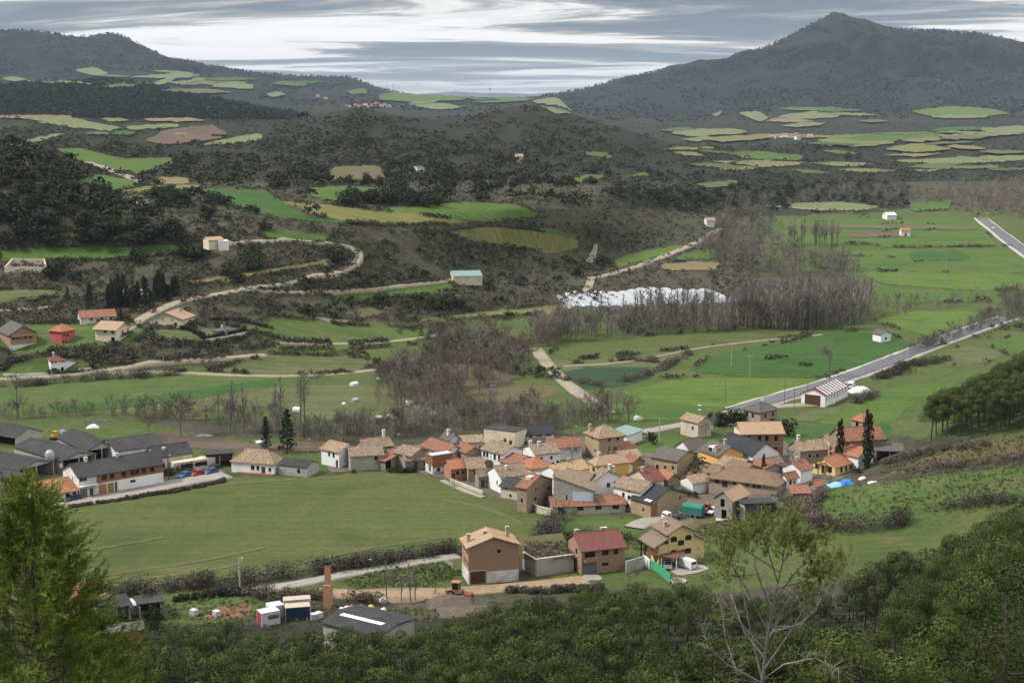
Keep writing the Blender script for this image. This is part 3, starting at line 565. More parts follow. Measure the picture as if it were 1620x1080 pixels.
def grove(vs, name, pts, h0, h1, label, cat, group):
    if not pts: return
    P = hit([p[0] for p in pts], [p[1] for p in pts])
    for p in P: dup_at(vs[int(RT.integers(len(vs)))], name, p, RT.uniform(h0, h1), label, cat, group, RT)
# evergreen oaks on the slopes
def oaks(poly, n, h0, h1, where, avoid=True): grove(OAKS, 'oak_tree', sample(poly, n, RT, avoid), h0, h1, 'dark round evergreen oak ' + where, 'tree', 'evergreen oaks ' + where)
oaks([(415,290),(500,272),(700,274),(840,280),(830,302),(700,304),(560,297),(430,302)], 46, 5, 8.5, 'at the foot of the middle hill')
oaks([(520,318),(700,310),(706,327),(530,330)], 22, 7, 9.5, 'between the two long green fields', False)
oaks([(240,298),(300,312),(420,300),(460,316),(400,322),(320,332),(250,326)], 24, 5, 8, 'beside the field below the gravel bend')
oaks([(0,362),(100,352),(270,365),(282,386),(150,388),(0,388)], 34, 6, 9, 'between the two green strips on the left', False)
oaks([(0,235),(100,262),(200,322),(230,342),(100,350),(0,350)], 60, 3.5, 6.5, 'on the scrubby rise at the left edge')
oaks([(960,305),(1150,300),(1420,290),(1430,318),(1180,338),(1060,332)], 62, 5, 8, 'on the dark slope above the valley fields')
oaks([(820,292),(960,302),(1010,292),(960,272),(850,282)], 14, 5, 8, 'above the purple scrub slope')
grove(OAKS, 'oak_tree', [(215,416),(293,408),(305,410),(318,408),(327,405),(118,447),(100,432),(88,442),(536,418),(399,408),(405,427),(375,447),(955,420),(912,437),(605,488),(687,490),(728,490),(710,487),(420,365),(330,348),(365,440)], 6, 8.5, 'dark round evergreen oak standing alone among the tracks', 'tree', 'lone oaks among the tracks')
grove(CON, 'conifer', sample([(98,482),(150,466),(282,462),(275,480),(220,500),(140,492)], 40, RT, False), 6, 9, 'dark dense conifer in the grove round the hidden house', 'tree', 'conifers round the hidden house')
grove(CON, 'conifer', [(178,480),(185,483),(192,485),(199,485),(206,484),(213,483),(220,481),(172,478)], 6, 8, 'dark dense conifer in the grove round the hidden house', 'tree', 'conifers round the hidden house')
grove(CON, 'conifer', [(455,716)], 12.2, 12.4, 'tall black conifer behind the white hall, the broader of the pair', 'tree', None)
grove([conifer_me(88, None, .17)], 'conifer', [(421,712)], 9.4, 9.6, 'thin black conifer with a bare top behind the white hall', 'tree', None)
# poplars
grove(POP, 'bare_poplar', sample([(1170,524),(1345,523),(1378,506),(1368,490),(1200,495),(1170,497)], 158, RT, False)+sample([(1000,531),(1170,524),(1170,500),(1010,508)], 42, RT, False), 15, 20, 'slim bare grey poplar in the plantation before the white tunnels', 'tree', 'poplar plantation')
grove(POP+BAR, 'bare_poplar', sample([(850,549),(1000,534),(1000,512),(900,522),(835,536)], 60, RT, False), 10, 15, 'bare ivy-clad tree at the left end of the plantation', 'tree', 'bare trees at the plantation end')
grove(POP, 'bare_poplar', sample([(1240,386),(1345,386),(1345,393),(1240,392)], 18, RT, False), 15, 19, 'slim bare poplar in the row across the valley fields', 'tree', 'poplars across the valley fields')
grove(POP, 'bare_poplar', [(364,686),(371,684),(386,682),(445,690),(437,686),(475,670),(482,668),(628,655),(27,662),(680,640),(760,590),(775,585),(790,600),(690,600),(740,600),(800,590)], 14, 19, 'tall slim bare poplar by the river', 'tree', 'slim poplars by the river')
# bare broad trees
def bare(vs, poly, n, h0, h1, where, avoid=True): grove(vs, 'bare_tree', sample(poly, n, RT, avoid), h0, h1, 'leafless brown tree ' + where, 'tree', 'leafless trees ' + where)
bare(BRB+BAR[:1], [(585,640),(600,600),(670,560),(682,520),(750,510),(842,560),(845,600),(760,622),(700,652)], 80, 7, 12, 'in the clump in the middle of the meadows', False)
bare(BAR+BRB[:2], [(500,704),(640,692),(900,676),(1000,668),(980,648),(780,652),(640,668),(520,684)], 84, 6, 10, 'in the river belt behind the village', False)
bare(BRB+BAR, [(0,670),(150,657),(400,674),(500,692),(520,682),(420,664),(250,652),(0,656)], 36, 4, 9, 'along the river behind the farm sheds', False)
bare(BAR, [(1120,405),(1160,425),(1330,445),(1352,425),(1240,402),(1212,332),(1170,322),(1135,362)], 60, 9, 16, 'in the belt between scrub and valley fields', False)
bare(BAR, [(1240,318),(1450,298),(1625,285),(1625,352),(1545,334),(1450,314)], 6, 9, 14, 'in the far wood by the upper road', False)
bare(BRB, [(1400,572),(1500,545),(1565,512),(1640,505),(1640,465),(1570,465),(1590,492),(1480,540)], 10, 4, 8, 'on the bank of the valley road', False)
bare(BAR, [(1060,690),(1200,702),(1195,682),(1080,676)], 10, 4, 6.5, 'beside the grey pyramid-roofed house', False)
bare(BRB, [(1200,470),(1360,505),(1560,480),(1550,470),(1370,480),(1250,455)], 6, 5, 9, 'along the stream below the valley fields', False)
grove(BAR, 'bare_tree', [(1312,598)], 14, 14.2, 'tall solitary bare tree in the green field beside the road', 'tree', None)
grove([bare_me(57, LB, False, 1.8)], 'bare_tree', [(286,690)], 15, 15.2, 'big dark bare tree with upswept limbs by the river', 'tree', None)
grove([bare_me(58, LB, False, 1.4)], 'bare_tree', [(236,688)], 8.5, 8.6, 'small bare tree with a dark trunk behind the farm sheds', 'tree', None)
grove(BAR, 'bare_tree', [(945,812)], 6.5, 6.6, 'pale bare tree before the white gabled house', 'tree', None)
grove([BAR[1]], 'bare_tree', [(1232,800)], 6, 6.2, 'bare grey tree at the corner of the brown-roofed house', 'tree', None)
grove(POP[:3], 'bare_poplar', [(612,950),(635,951),(650,952),(657,950)], 6.5, 9, 'thin bare sapling beside the sandy track', 'tree', 'saplings by the sandy track')
grove(BRB[:2], 'bare_tree', [(996,925),(1006,922),(1115,925),(1125,928)], 3, 4.5, 'small rust-brown bare tree behind the green fence', 'tree', 'rusty saplings')
grove(CYP, 'cypress', [(1207,765)], 7.6, 7.7, 'small dark cypress inside the brown-roofed courtyard', 'tree', None)
grove(CYP, 'cypress', [(1327,743)], 13.2, 13.3, 'dark cypress left of the church tower, the shorter one', 'tree', None)
grove(CYP, 'cypress', [(1371,741)], 15., 15.1, 'tall dark cypress in front of the church tower', 'tree', None)
grove(CYP, 'cypress', [(192,512)], 6.5, 6.6, 'dark cypress beside the long red-roofed house', 'tree', None)
grove([oak_me(30)], 'evergreen_tree', [(1104,766)], 7.6, 7.7, 'dark domed evergreen tree between the village houses', 'tree', None)
grove(GSH, 'evergreen_bush', [(1033,704),(962,738),(948,742),(970,735)], 3.6, 5, 'dark evergreen bush among the village roofs', 'bush', 'evergreen bushes in the village')
grove(GSH, 'evergreen_bush', [(1097,787),(1085,786),(1350,740)], 2.2, 2.8, 'low dark green bush in a village garden', 'bush', 'garden bushes')
grove(OAKS, 'palm_like_tree', [(1131,673)], 5, 5.1, 'narrow dark tree beside the grey-roofed house', 'tree', None)
grove(OAKS, 'oak_tree', [(1146,672),(1160,670),(1166,674),(1247,690),(240,992),(235,965)], 4.5, 6.5, 'dark bushy evergreen standing near a house', 'tree', 'evergreens near houses')
grove(BAR+BRB, 'bare_tree', [(905,732),(1000,745),(1075,740),(1180,742),(1222,748),(1250,742),(1300,752),(690,748),(830,745),(900,720),(1062,735),(1150,775)], 3.5, 6, 'little bare tree between the village houses', 'tree', 'little bare trees between the houses')
grove(GSH+BSH, 'garden_bush', [(870,822),(905,815),(985,818),(650,747),(560,748),(1230,792),(1270,780),(1310,764),(1355,748),(1110,835),(1150,838),(1010,860),(1090,845),(960,845),(930,838),(720,770),(1022,870),(880,850)], 1.2, 2.6, 'small rough bush beside a village wall or garden', 'bush', 'small bushes by the village gardens')
# hedges
def hedge(pts, h, wdt, lm, name, label, dens=1., leafy=False):
    rg = np.random.default_rng(len(label)); l = np.array(resample(pts, 3, False)); P = hit(l[:,0], l[:,1]); P = P[np.r_[True, np.linalg.norm(np.diff(P[:,:2],axis=0),axis=1) > .01]]; seg = np.r_[0, np.cumsum(np.linalg.norm(np.diff(P[:, :2], axis=0), axis=1))]
    n = int(seg[-1]/max(.45, wdt*.28)*dens); s = np.sort(rg.uniform(0, seg[-1], n)); x = np.interp(s, seg, P[:,0]) + rg.normal(0, wdt*.22, n); y = np.interp(s, seg, P[:,1]) + rg.normal(0, wdt*.22, n)
    hh = h*(.75+.5*vn(s/5, s*0, 7)); z = T(x, y); q = QB(); c = np.array([P[0,0], P[0,1], T(P[0,0], P[0,1])])
    C = np.stack([x, y, z+hh*.45], 1)-c; r = np.stack([wdt*.4*rg.uniform(.8,1.2,n)]*2+[hh*.58], 1); cloud(q, C, r*1.25, 170, .30 if leafy else .36, rg, 0, .7 if leafy else .6, .3, .3)
    return tag(link(name, q.me(name, lm), None, c), label, 'hedge')
hedge([(150,945),(250,935),(380,922),(500,908),(600,894),(720,874)], 2.6, 3.4, LH, 'hedge', 'long dark bramble hedge along the lower edge of the big field', 1.3)
hedge([(380,938),(440,948),(500,946),(580,952),(600,955)], 1.8, 3., LB, 'hedge', 'brown bramble thicket between the grey road and the brick chimney')
hedge([(280,950),(330,944),(380,940)], 1.3, 1.2, LS[0], 'hedge', 'clipped dark green hedge left of the lamp pole', 1.3, True)
hedge([(845,862),(870,845),(885,832),(895,822)], 3.2, 5, LH, 'hedge', 'dark bushes at the corner of the big field behind the tan house', 1.5)
hedge([(850,860),(890,852),(940,850),(990,852)], 1.4, 2.6, LS[0], 'hedge', 'low green bushes behind the dark red roofed house', 1, True)
hedge([(1283,834),(1330,840),(1380,838),(1437,828)], 3., 4, LH, 'hedge', 'dark bramble hedge under the grassy hillside', 1.4)
hedge([(1500,806),(1560,800),(1625,796)], 2.5, 4, LH, 'hedge', 'dark bramble hedge at the right edge under the hillside')
hedge([(1240,790),(1270,800),(1290,830),(1280,800),(1300,785)], 2, 3, LB, 'hedge', 'tangled brown brambles below the brown-roofed house')
hedge([(0,612),(60,610),(130,603),(200,598),(280,592)], 2.5, 4, LH, 'hedge', 'dark bramble bank below the white villa')
hedge([(20,822),(70,808),(190,792),(300,774),(362,760)], .7, 1.3, LH, 'hedge', 'low scrubby verge between the street and the big field')
hedge([(262,752),(275,750),(290,746),(306,742),(322,738)], 2, 2.2, LS[0], 'hedge', 'dark green garden hedge before the pale office house', 1, True)
hedge([(1125,662),(1200,672),(1240,676)], 1.6, 2, LB, 'hedge', 'brown hedge along the garden of the grey pyramid roof')
hedge([(1350,640),(1370,632),(1382,626)], 2.4, 3, LB, 'hedge', 'bushes along the striped-roof warehouse')
hedge([(800,935),(850,938),(900,935),(960,932)], 1.2, 2, LH, 'hedge', 'dark scrub on the near side of the sandy track')
hedge([(1440,742),(1500,735),(1560,728),(1630,722)], 1.6, 4, LB, 'hedge', 'brown brambles along the foot of the bare bank below the spur pines', .8)
hedge([(1400,735),(1450,722),(1500,712),(1560,705)], 1.2, 3, LS[1], 'hedge', 'dry brown scrub on the bare bank left of the spur pines', .6)
hedge([(330,505),(380,505),(430,520)], 1.4, 2, LB, 'hedge', 'brown scrub behind the small grey-roofed house')
hedge([(620,748),(640,748),(655,746)], 1.4, 1.6, LS[0], 'hedge', 'dark ivy heap against the old barn', 1, True)
hedge([(1430,590),(1390,600),(1440,580),(1500,570)], 2.2, 4, LH, 'hedge', 'dark brambles between the road and the right-hand fields')
for a in ([(880,600),(960,612),(1050,585),(1090,560)], [(905,575),(1000,570),(1060,575)], [(1300,690),(1400,686)], [(1340,384),(1420,392),(1600,390)], [(1350,432),(1290,424)], [(1420,408),(1310,405)]):
    hedge(a, 1.6, 3, LB, 'hedge', 'thin broken brown hedge between valley fields, around %d fields from the village' % len(a) if 0 else 'broken brown hedge dividing the valley fields', .5)['group'] = 'broken hedges in the valley'
# ------------------------------------------------------------------ uncountable scrub and woods
def scatter(name, px, py, h0, h1, lms, pick, nk, seed, size=.34, squash=.8, asp=.7):
    rg = np.random.default_rng(seed); P = hit(px, py); n = len(P); h = rg.uniform(h0, h1, n)*(.7+.6*rg.random(n)); q = QB()
    for mi in range(len(lms)):
        k = np.where(pick == mi)[0]
        if not len(k): continue
        C = P[k]+np.stack([0*k, 0*k, h[k]*.32], 1); R = np.stack([h[k]*.55, h[k]*.55, h[k]*.55*squash], 1)
        i = np.repeat(np.arange(len(k)), nk); d = unit(rg.normal(size=(len(i), 3))); d[:, 2] = np.abs(d[:, 2])*1.0 - .15; r = rg.uniform(.5, 1.05, len(i))
        p = C[i] + d*R[i]*r[:, None]; nn = unit(d + rg.normal(size=d.shape)*.5); a = unit(np.cross(nn, rg.normal(size=d.shape))); L = h[k][i]*size*rg.uniform(.7,1.5,len(i))
        v, f = kites(p-a*L[:, None]*.5, a, nn, L, L*asp, rg); q.add(v, f, mi)
    return tag(link(name, q.me(name, lms)), kind='stuff')
def many(n, x0, x1, y0, y1, rg, cond=None):
    px = rg.uniform(x0, x1, n); py = rg.uniform(y0, y1, n); k = ~in_field(px, py)
    if cond is not None: k &= cond(px, py)
    return px[k], py[k]
g1 = np.random.default_rng(101)
def edges(n, y0, y1, rg):
    X = []; Y = []
    for q in FPOLY:
        r = np.array(resample(q, 3)); k = (r[:,1] > y0) & (r[:,1] < y1) & ~((r[:,0] > 860) & (r[:,1] > 340) & (vn(r[:,0]/25, r[:,1]/12, 8) > .3)); r = r[k]
        if len(r) < 4: continue
        c = vn(r[:,0]/30, r[:,1]/14, 5) > .42; r = r[c]; r = np.repeat(r, n, 0)+rg.normal(0, 1.1, (len(r)*n, 2))*[1.6, .8]; X.append(r[:,0]); Y.append(r[:,1])
    return np.concatenate(X), np.concatenate(Y)
GR = lambda x, y: np.any([in_poly(x, y, q) for q in GRASS], axis=0)
px, py = many(54000, -160, 1820, 235, 600, g1, lambda x, y: (vn(x/38, y/14, 77) + .25*vn(x/9, y/5, 78) > np.where(GR(x, y), .92, .40)) & ~((x > 1200) & (y > 345) & (y < 470)))
P0 = vn(px/60, py/25, 88); pk = np.where(P0 > .56, 1, np.where(P0 < .36, 0, 2)); pk = np.where(g1.random(len(px)) < .3, g1.integers(0, 3, len(px)), pk)
scatter('scrub', px, py, .8, 2.5, LS, pk, 15, 1, .28)
ex, ey = edges(2, 225, 592, g1); scatter('field_margin_scrub', ex, ey, .9, 2.4, LS, g1.choice([0,1,1,2], len(ex)), 18, 2, .26)
dk = lambda x, y: np.any([in_poly(x, y, q) for q in DARK[:4]], axis=0)
px, py = many(28000, -160, 1820, 165, 345, g1, lambda x, y: dk(x, y) & (vn(x/26, y/9, 71) > .33)); scatter('hillside_brush', px, py, 1.8, 3.8, LS, g1.choice([0,0,0,2,1], len(px)), 14, 3)
px, py = many(24000, -160, 1820, 168, 290, g1, lambda x, y: vn(x/30, y/8, 91) > .42); scatter('distant_brush', px, py, 2.2, 5, LS, g1.choice([0,0,1,2], len(px)), 10, 4)
ck = lambda x, y: (vn(x/22, y/8, 33) > .58) & ((x < 860) | (y < 330))
px, py = many(3600, -20, 1440, 225, 350, g1, ck); scatter('evergreen_oak_wood', px, py, 4, 7.5, [LO], np.zeros(len(px), int), 26, 14, .24, .9)
px, py = many(700, 480, 960, 395, 505, g1, lambda x, y: vn(x/22, y/9, 35) > .6); scatter('evergreen_shrubs', px, py, 2.2, 4.2, [LO], np.zeros(len(px), int), 24, 15, .26, .9)
px, py = many(9000, -20, 490, 126, 195, g1, lambda x, y: in_poly(x, y, [(-20,138),(60,131),(180,128),(260,140),(330,155),(400,168),(470,180),(486,187),(440,192),(300,191),(-20,189)])); scatter('pine_forest', px, py, 7, 11, [LF], np.zeros(len(px), int), 12, 5, .3, 1.1)
px, py = many(34000, -160, 1820, 20, 200, g1, lambda x, y: (y > 24) & (vn(x/44, y/15, 61)+.35*vn(x/11, y/5, 62) > .56)); P9 = hit(px, py, 20000); k = (P9[:,1] > 2900*K) & (P9[:,1] < 5200*K); px, py = px[k], py[k]
scatter('mountain_woodland', px, py, 5, 11, LM, (vn(px/40, py/20, 12) > .55).astype(int), 9, 6, .4, .7)
# trees along the far crests, standing against the sky
cx = np.r_[g1.uniform(0, 640, 420), g1.uniform(860, 1640, 520)]; uu, _ = slope(cx, np.full(len(cx), 80.)); yy = (np.full(len(cx), 4990.)+g1.uniform(-120, 0, len(cx)))*K; xx = uu*yy
q = QB(); C = np.stack([xx, yy, T(xx, yy)+4], 1); cloud(q, C, np.stack([np.full(len(cx),5.)]*2+[g1.uniform(4,9,len(cx))],1), 12, 6, g1, 0, .6, .2, .6); tag(link('crest_trees', q.me('crest_trees', LM[0])), kind='stuff')
def wood(name, poly, n, h0, h1, lms, seed, nk=40):      # a far-off bare wood that reads as one mass
    rg = np.random.default_rng(seed); p = sample(poly, n, rg, False); px = np.array([a for a, _ in p]); py = np.array([b for _, b in p]); P = hit(px, py); h = rg.uniform(h0, h1, n); q = QB(); nk = int(nk*2.1)
    for mi in range(len(lms)):
        k = np.where(np.arange(n) % len(lms) == mi)[0]; i = np.repeat(k, nk); s = rg.random(len(i)); a = rg.uniform(0, 6.28, len(i)); r = h[i]*.30*np.sqrt(rg.random(len(i)))*np.sin(np.pi*np.clip(s*.75+.2, 0, 1))
        p0 = P[i]+np.stack([np.cos(a)*r*.6, np.sin(a)*r*.6, h[i]*s*.72], 1); d = unit(np.stack([np.cos(a)*.45, np.sin(a)*.45, np.full(len(i), 1.)], 1)+rg.normal(0, .25, (len(i), 3)))
        v, f = kites(p0, d, rg.normal(size=d.shape), h[i]*rg.uniform(.16,.32,len(i)), h[i]*.013, rg); q.add(v, f, mi)
    return tag(link(name, q.me(name, lms)), kind='stuff')
wood('bare_wood', [(1440,318),(1520,292),(1640,285),(1640,352),(1550,336),(1460,318)], 260, 8, 13, [LW, LB], 31)
wood('roadside_thicket', [(1400,574),(1500,546),(1565,514),(1640,505),(1640,465),(1575,465),(1590,494),(1480,542)], 170, 4, 8, [LB, LW], 32)
wood('stream_thicket', [(1200,470),(1360,508),(1570,482),(1560,470),(1370,482),(1250,455)], 110, 4, 8, [LB, LW], 33)
wood('river_thicket', [(500,706),(640,694),(900,678),(1000,668),(990,650),(780,655),(640,670),(520,684),(420,664),(250,652),(0,656),(0,668),(150,662),(400,680),(490,700)], 420, 2.5, 5.5, [LB, LW, LS[2]], 34)
wood('valley_thicket', [(1110,400),(1160,430),(1330,450),(1362,425),(1250,400),(1215,330),(1165,320),(1125,362)], 190, 8, 15, [LW, LB], 35)
wood('meadow_thicket', [(585,645),(600,600),(670,560),(682,520),(750,510),(842,560),(845,600),(760,622),(700,655)], 200, 3, 6, [LB, LW], 36)
wood('upper_wood', [(1235,322),(1330,300),(1450,298),(1450,316),(1330,318),(1260,326)], 110, 7, 12, [LW, LB], 37)
wood('slope_thicket', [(470,440),(720,470),(900,460),(880,490),(720,500),(560,480)], 200, 2, 3.6, [LB, LS[1]], 38)
wood('plantation_thicket', [(1170,524),(1180,523),(1345,523),(1378,506),(1368,490),(1200,495)], 130, 13, 19, [LW], 39, 46)
wood('plantation_front_thicket', [(1010,530),(1170,524),(1170,512),(1010,516)], 34, 10, 15, [LW], 41, 40)
wood('plantation_end_thicket', [(850,549),(900,545),(900,522),(835,536)], 26, 8, 13, [LW, LB], 40, 46)
px, py = [], []
for q_ in ([(1285,820),(1300,778),(1380,764),(1480,750),(1640,735),(1640,800),(1440,812)], [(1390,750),(1440,720),(1540,690),(1640,690),(1640,735),(1480,750)], [(540,920),(620,898),(712,888),(730,908),(690,928),(560,930)], [(860,850),(1000,850),(1090,835),(1180,815),(1180,840),(1100,870),(990,870)], [(130,960),(330,945),(420,945),(620,965),(700,960),(690,985),(400,985),(200,1010)]):
    for a_, b_ in sample(q_, 900, g1, False): px.append(a_); py.append(b_)
LG = [leafm('tussock', (.055,.088,.022), (.095,.110,.036), 0, .2), leafm('dry_tussock', (.13,.11,.06), (.10,.09,.05), 0, .2)]
scatter('rough_tussocks', np.array(px), np.array(py), .25, .7, LG, g1.choice([0,0,0,1], len(px)), 9, 12, .5)
# ------------------------------------------------------------------ pine woods on the near slopes
PINES = [pine_me(200+i) for i in range(9)]; NEARP = [pine_me(230+i, 11., 1000, .0155) for i in range(6)]
TOPX = [150,230,300,350,420,450,520,560,640,700,760,830,900,960,1040,1100,1130,1200,1300,1330,1370,1420,1480,1540,1620,1800]
TOPY = [1015,1002,986,978,988,1002,994,992,1003,972,952,948,930,927,921,919,932,942,930,914,884,868,852,822,800,790]
def pine(p, h, rg, label, group):
    ps = NEARP if 'lower right' in label else PINES; t, c = ps[int(rg.integers(len(ps)))]; e = empty('pine_tree', p, rg.uniform(0, 6.28)); s = h/11; e.scale = (s*rg.uniform(.9,1.15), s*rg.uniform(.9,1.15), s); tag(e, label, 'tree', group); link('trunk', t, e); link('crown', c, e)
rg = np.random.default_rng(77); np_ = 0; KEPT = []
for Y in np.arange(50*K, 172*K, 6.6):
    for X in np.arange(-62, 98, 5.2):
        x = X + rg.uniform(-1.6, 1.6); y = Y + rg.uniform(-2.4, 2.4); z = float(T(x, y)); h = rg.uniform(7.5, 13)*(1 if Y > 100*K else .9); u = x/y
        if u*K > .62 or u*K < -.42: continue
        bx, by = project(x, y, z); tx, ty = project(x, y, z+h); cr = .27*h*FPX/math.hypot(y, 95-z)
        lim = max(np.interp(tx+d*cr*.7, TOPX, TOPY) for d in (-1, 0, 1))
        for _ in range(3):
            if ty < lim-3 and h > 6: h *= .84; tx, ty = project(x, y, z+h)
        if ty < lim-3 or ty > 1125: continue
        if in_poly(np.array([bx]), np.array([by]), [(1030,1046),(1270,1030),(1290,1000),(1430,1010),(1430,1130),(1030,1130)])[0]: continue
        if y < 88*K and tx < 1340: continue
        if any((x-a)**2+(y-b)**2 < 19 for a, b in KEPT): continue
        KEPT.append((x, y)); right = tx > 1340 and y < 130*K
        pine((x, y, z-.2), h, rg, 'dark bushy pine with a rounded crown on the slope at lower right' if right else 'dark bushy pine in the wood below the houses', 'pines on the lower right slope' if right else 'pines in the wood below the houses')
N1 = len(KEPT); KEPT2 = []
for Y in np.arange(238*K, 290*K, 4.7):
    for X in np.arange(98, 175, 3.8):
        x = X + rg.uniform(-1.5, 1.5); y = Y + rg.uniform(-1.5, 1.5); z = float(T(x, y)); h = rg.uniform(8.5, 11.5); tx, ty = project(x, y, z+h); bx, by = project(x, y, z)
        if ty < np.interp(tx, [1410,1425,1450,1480,1530,1580,1620,1700], [668,652,640,622,602,577,557,530])-1 or tx < 1418 or bx > 1680 or by > 706: continue
        KEPT2.append((x, y)); pine((x, y, z-.2), h, rg, 'dark pine with a bare leaning trunk on the spur right of the church', 'pines on the spur right of the church')
print('pines', N1, len(KEPT2))
def wp(px, py, Y): X, d, Z = ray(px, py); return np.array([float(X/d*Y), Y, CZ+float(Z/d*Y)])
# the close pine at the lower left
def near_pine():
    rg = np.random.default_rng(3); Y0 = 21.*K; top = wp(42, 762, Y0); gz = float(T(top[0], Y0)); H = top[2]-gz; root = empty('pine_tree', (top[0], Y0, gz)); tag(root, 'close bright green pine filling the lower left corner', 'tree')
    tq = QB(); cq = QB(); bq = QB(); tq.tube([(0,0,-.5),(.05,.02,H*.5),(0,0,H*.97)], [.17,.11,.015], 8); P = []; D = []; L = []
    nb = 190
    for i in range(nb):
        s = .12+.87*(i/nb); a = i*2.4+rg.uniform(-.4,.4); R = 4.5*(1-s)**.82+.12; R *= rg.uniform(.62, 1.12); el = .25+.55*s
        b = np.array([0,0,H*s*.98]); e = b+np.array([math.cos(a)*R, math.sin(a)*R, R*math.tan(el)*.55]); mid = (b+e)/2-np.array([0,0,.06*R]); bq.tube([b, mid, e], [.035*(1-s)+.01,.02*(1-s)+.007,.006], 5)
        ns = int(10+R*17)
        for j in range(ns):
            t = rg.uniform(.18, 1.0)**.7; p = b*(1-t)**2+2*mid*t*(1-t)+e*t*t + rg.normal(0, .10+.12*R*t*.4, 3); out = unit(np.array([math.cos(a), math.sin(a), .75])+rg.normal(0,.45,3)); P.append(p); D.append(out); L.append(rg.uniform(.30,.60))
    for j in range(70): P.append(np.array([rg.normal(0,.1), rg.normal(0,.1), H*rg.uniform(.90,1.0)])); D.append(unit(np.array([0,0,1.])+rg.normal(0,.35,3))); L.append(rg.uniform(.25,.45))
    for side, hgt in (((-.38, .1), -.12), ((.55, .2), -1.1), ((-.9,-.3), -.5), ((.85,-.2), -2.1), ((1.3,.3), -2.5), ((1.6,-.2), -3.1)):      # side leaders standing up from the crown
        c = np.array([side[0], side[1], H+hgt]); bq.tube([c-[side[0]*.7,0,1.4], c], [.03,.008], 5)
        for j in range(64): s = rg.random(); P.append(c-np.array([side[0]*.5*s,0,1.1*s])+rg.normal(0,.07+.09*s,3)); D.append(unit(np.array([0,0,1.])+rg.normal(0,.5,3))); L.append(rg.uniform(.22,.42))
    P = np.array(P); D = np.array(D); L = np.array(L); k = 34; i = np.repeat(np.arange(len(P)), k); s = rg.random(len(i)); b = P[i]+D[i]*(L[i]*s)[:, None]; d = unit(D[i]*1.0+rg.normal(0,.42,(len(i),3)))
    v, f = kites(b, d, rg.normal(size=d.shape), rg.uniform(.10,.17,len(i)), np.full(len(i), .016), rg); cq.add(v, f)
    link('trunk', tq.me('near_trunk', BK), root); link('branches', bq.me('near_branches', BK), root); link('crown', cq.me('near_crown', LPN), root)
near_pine()
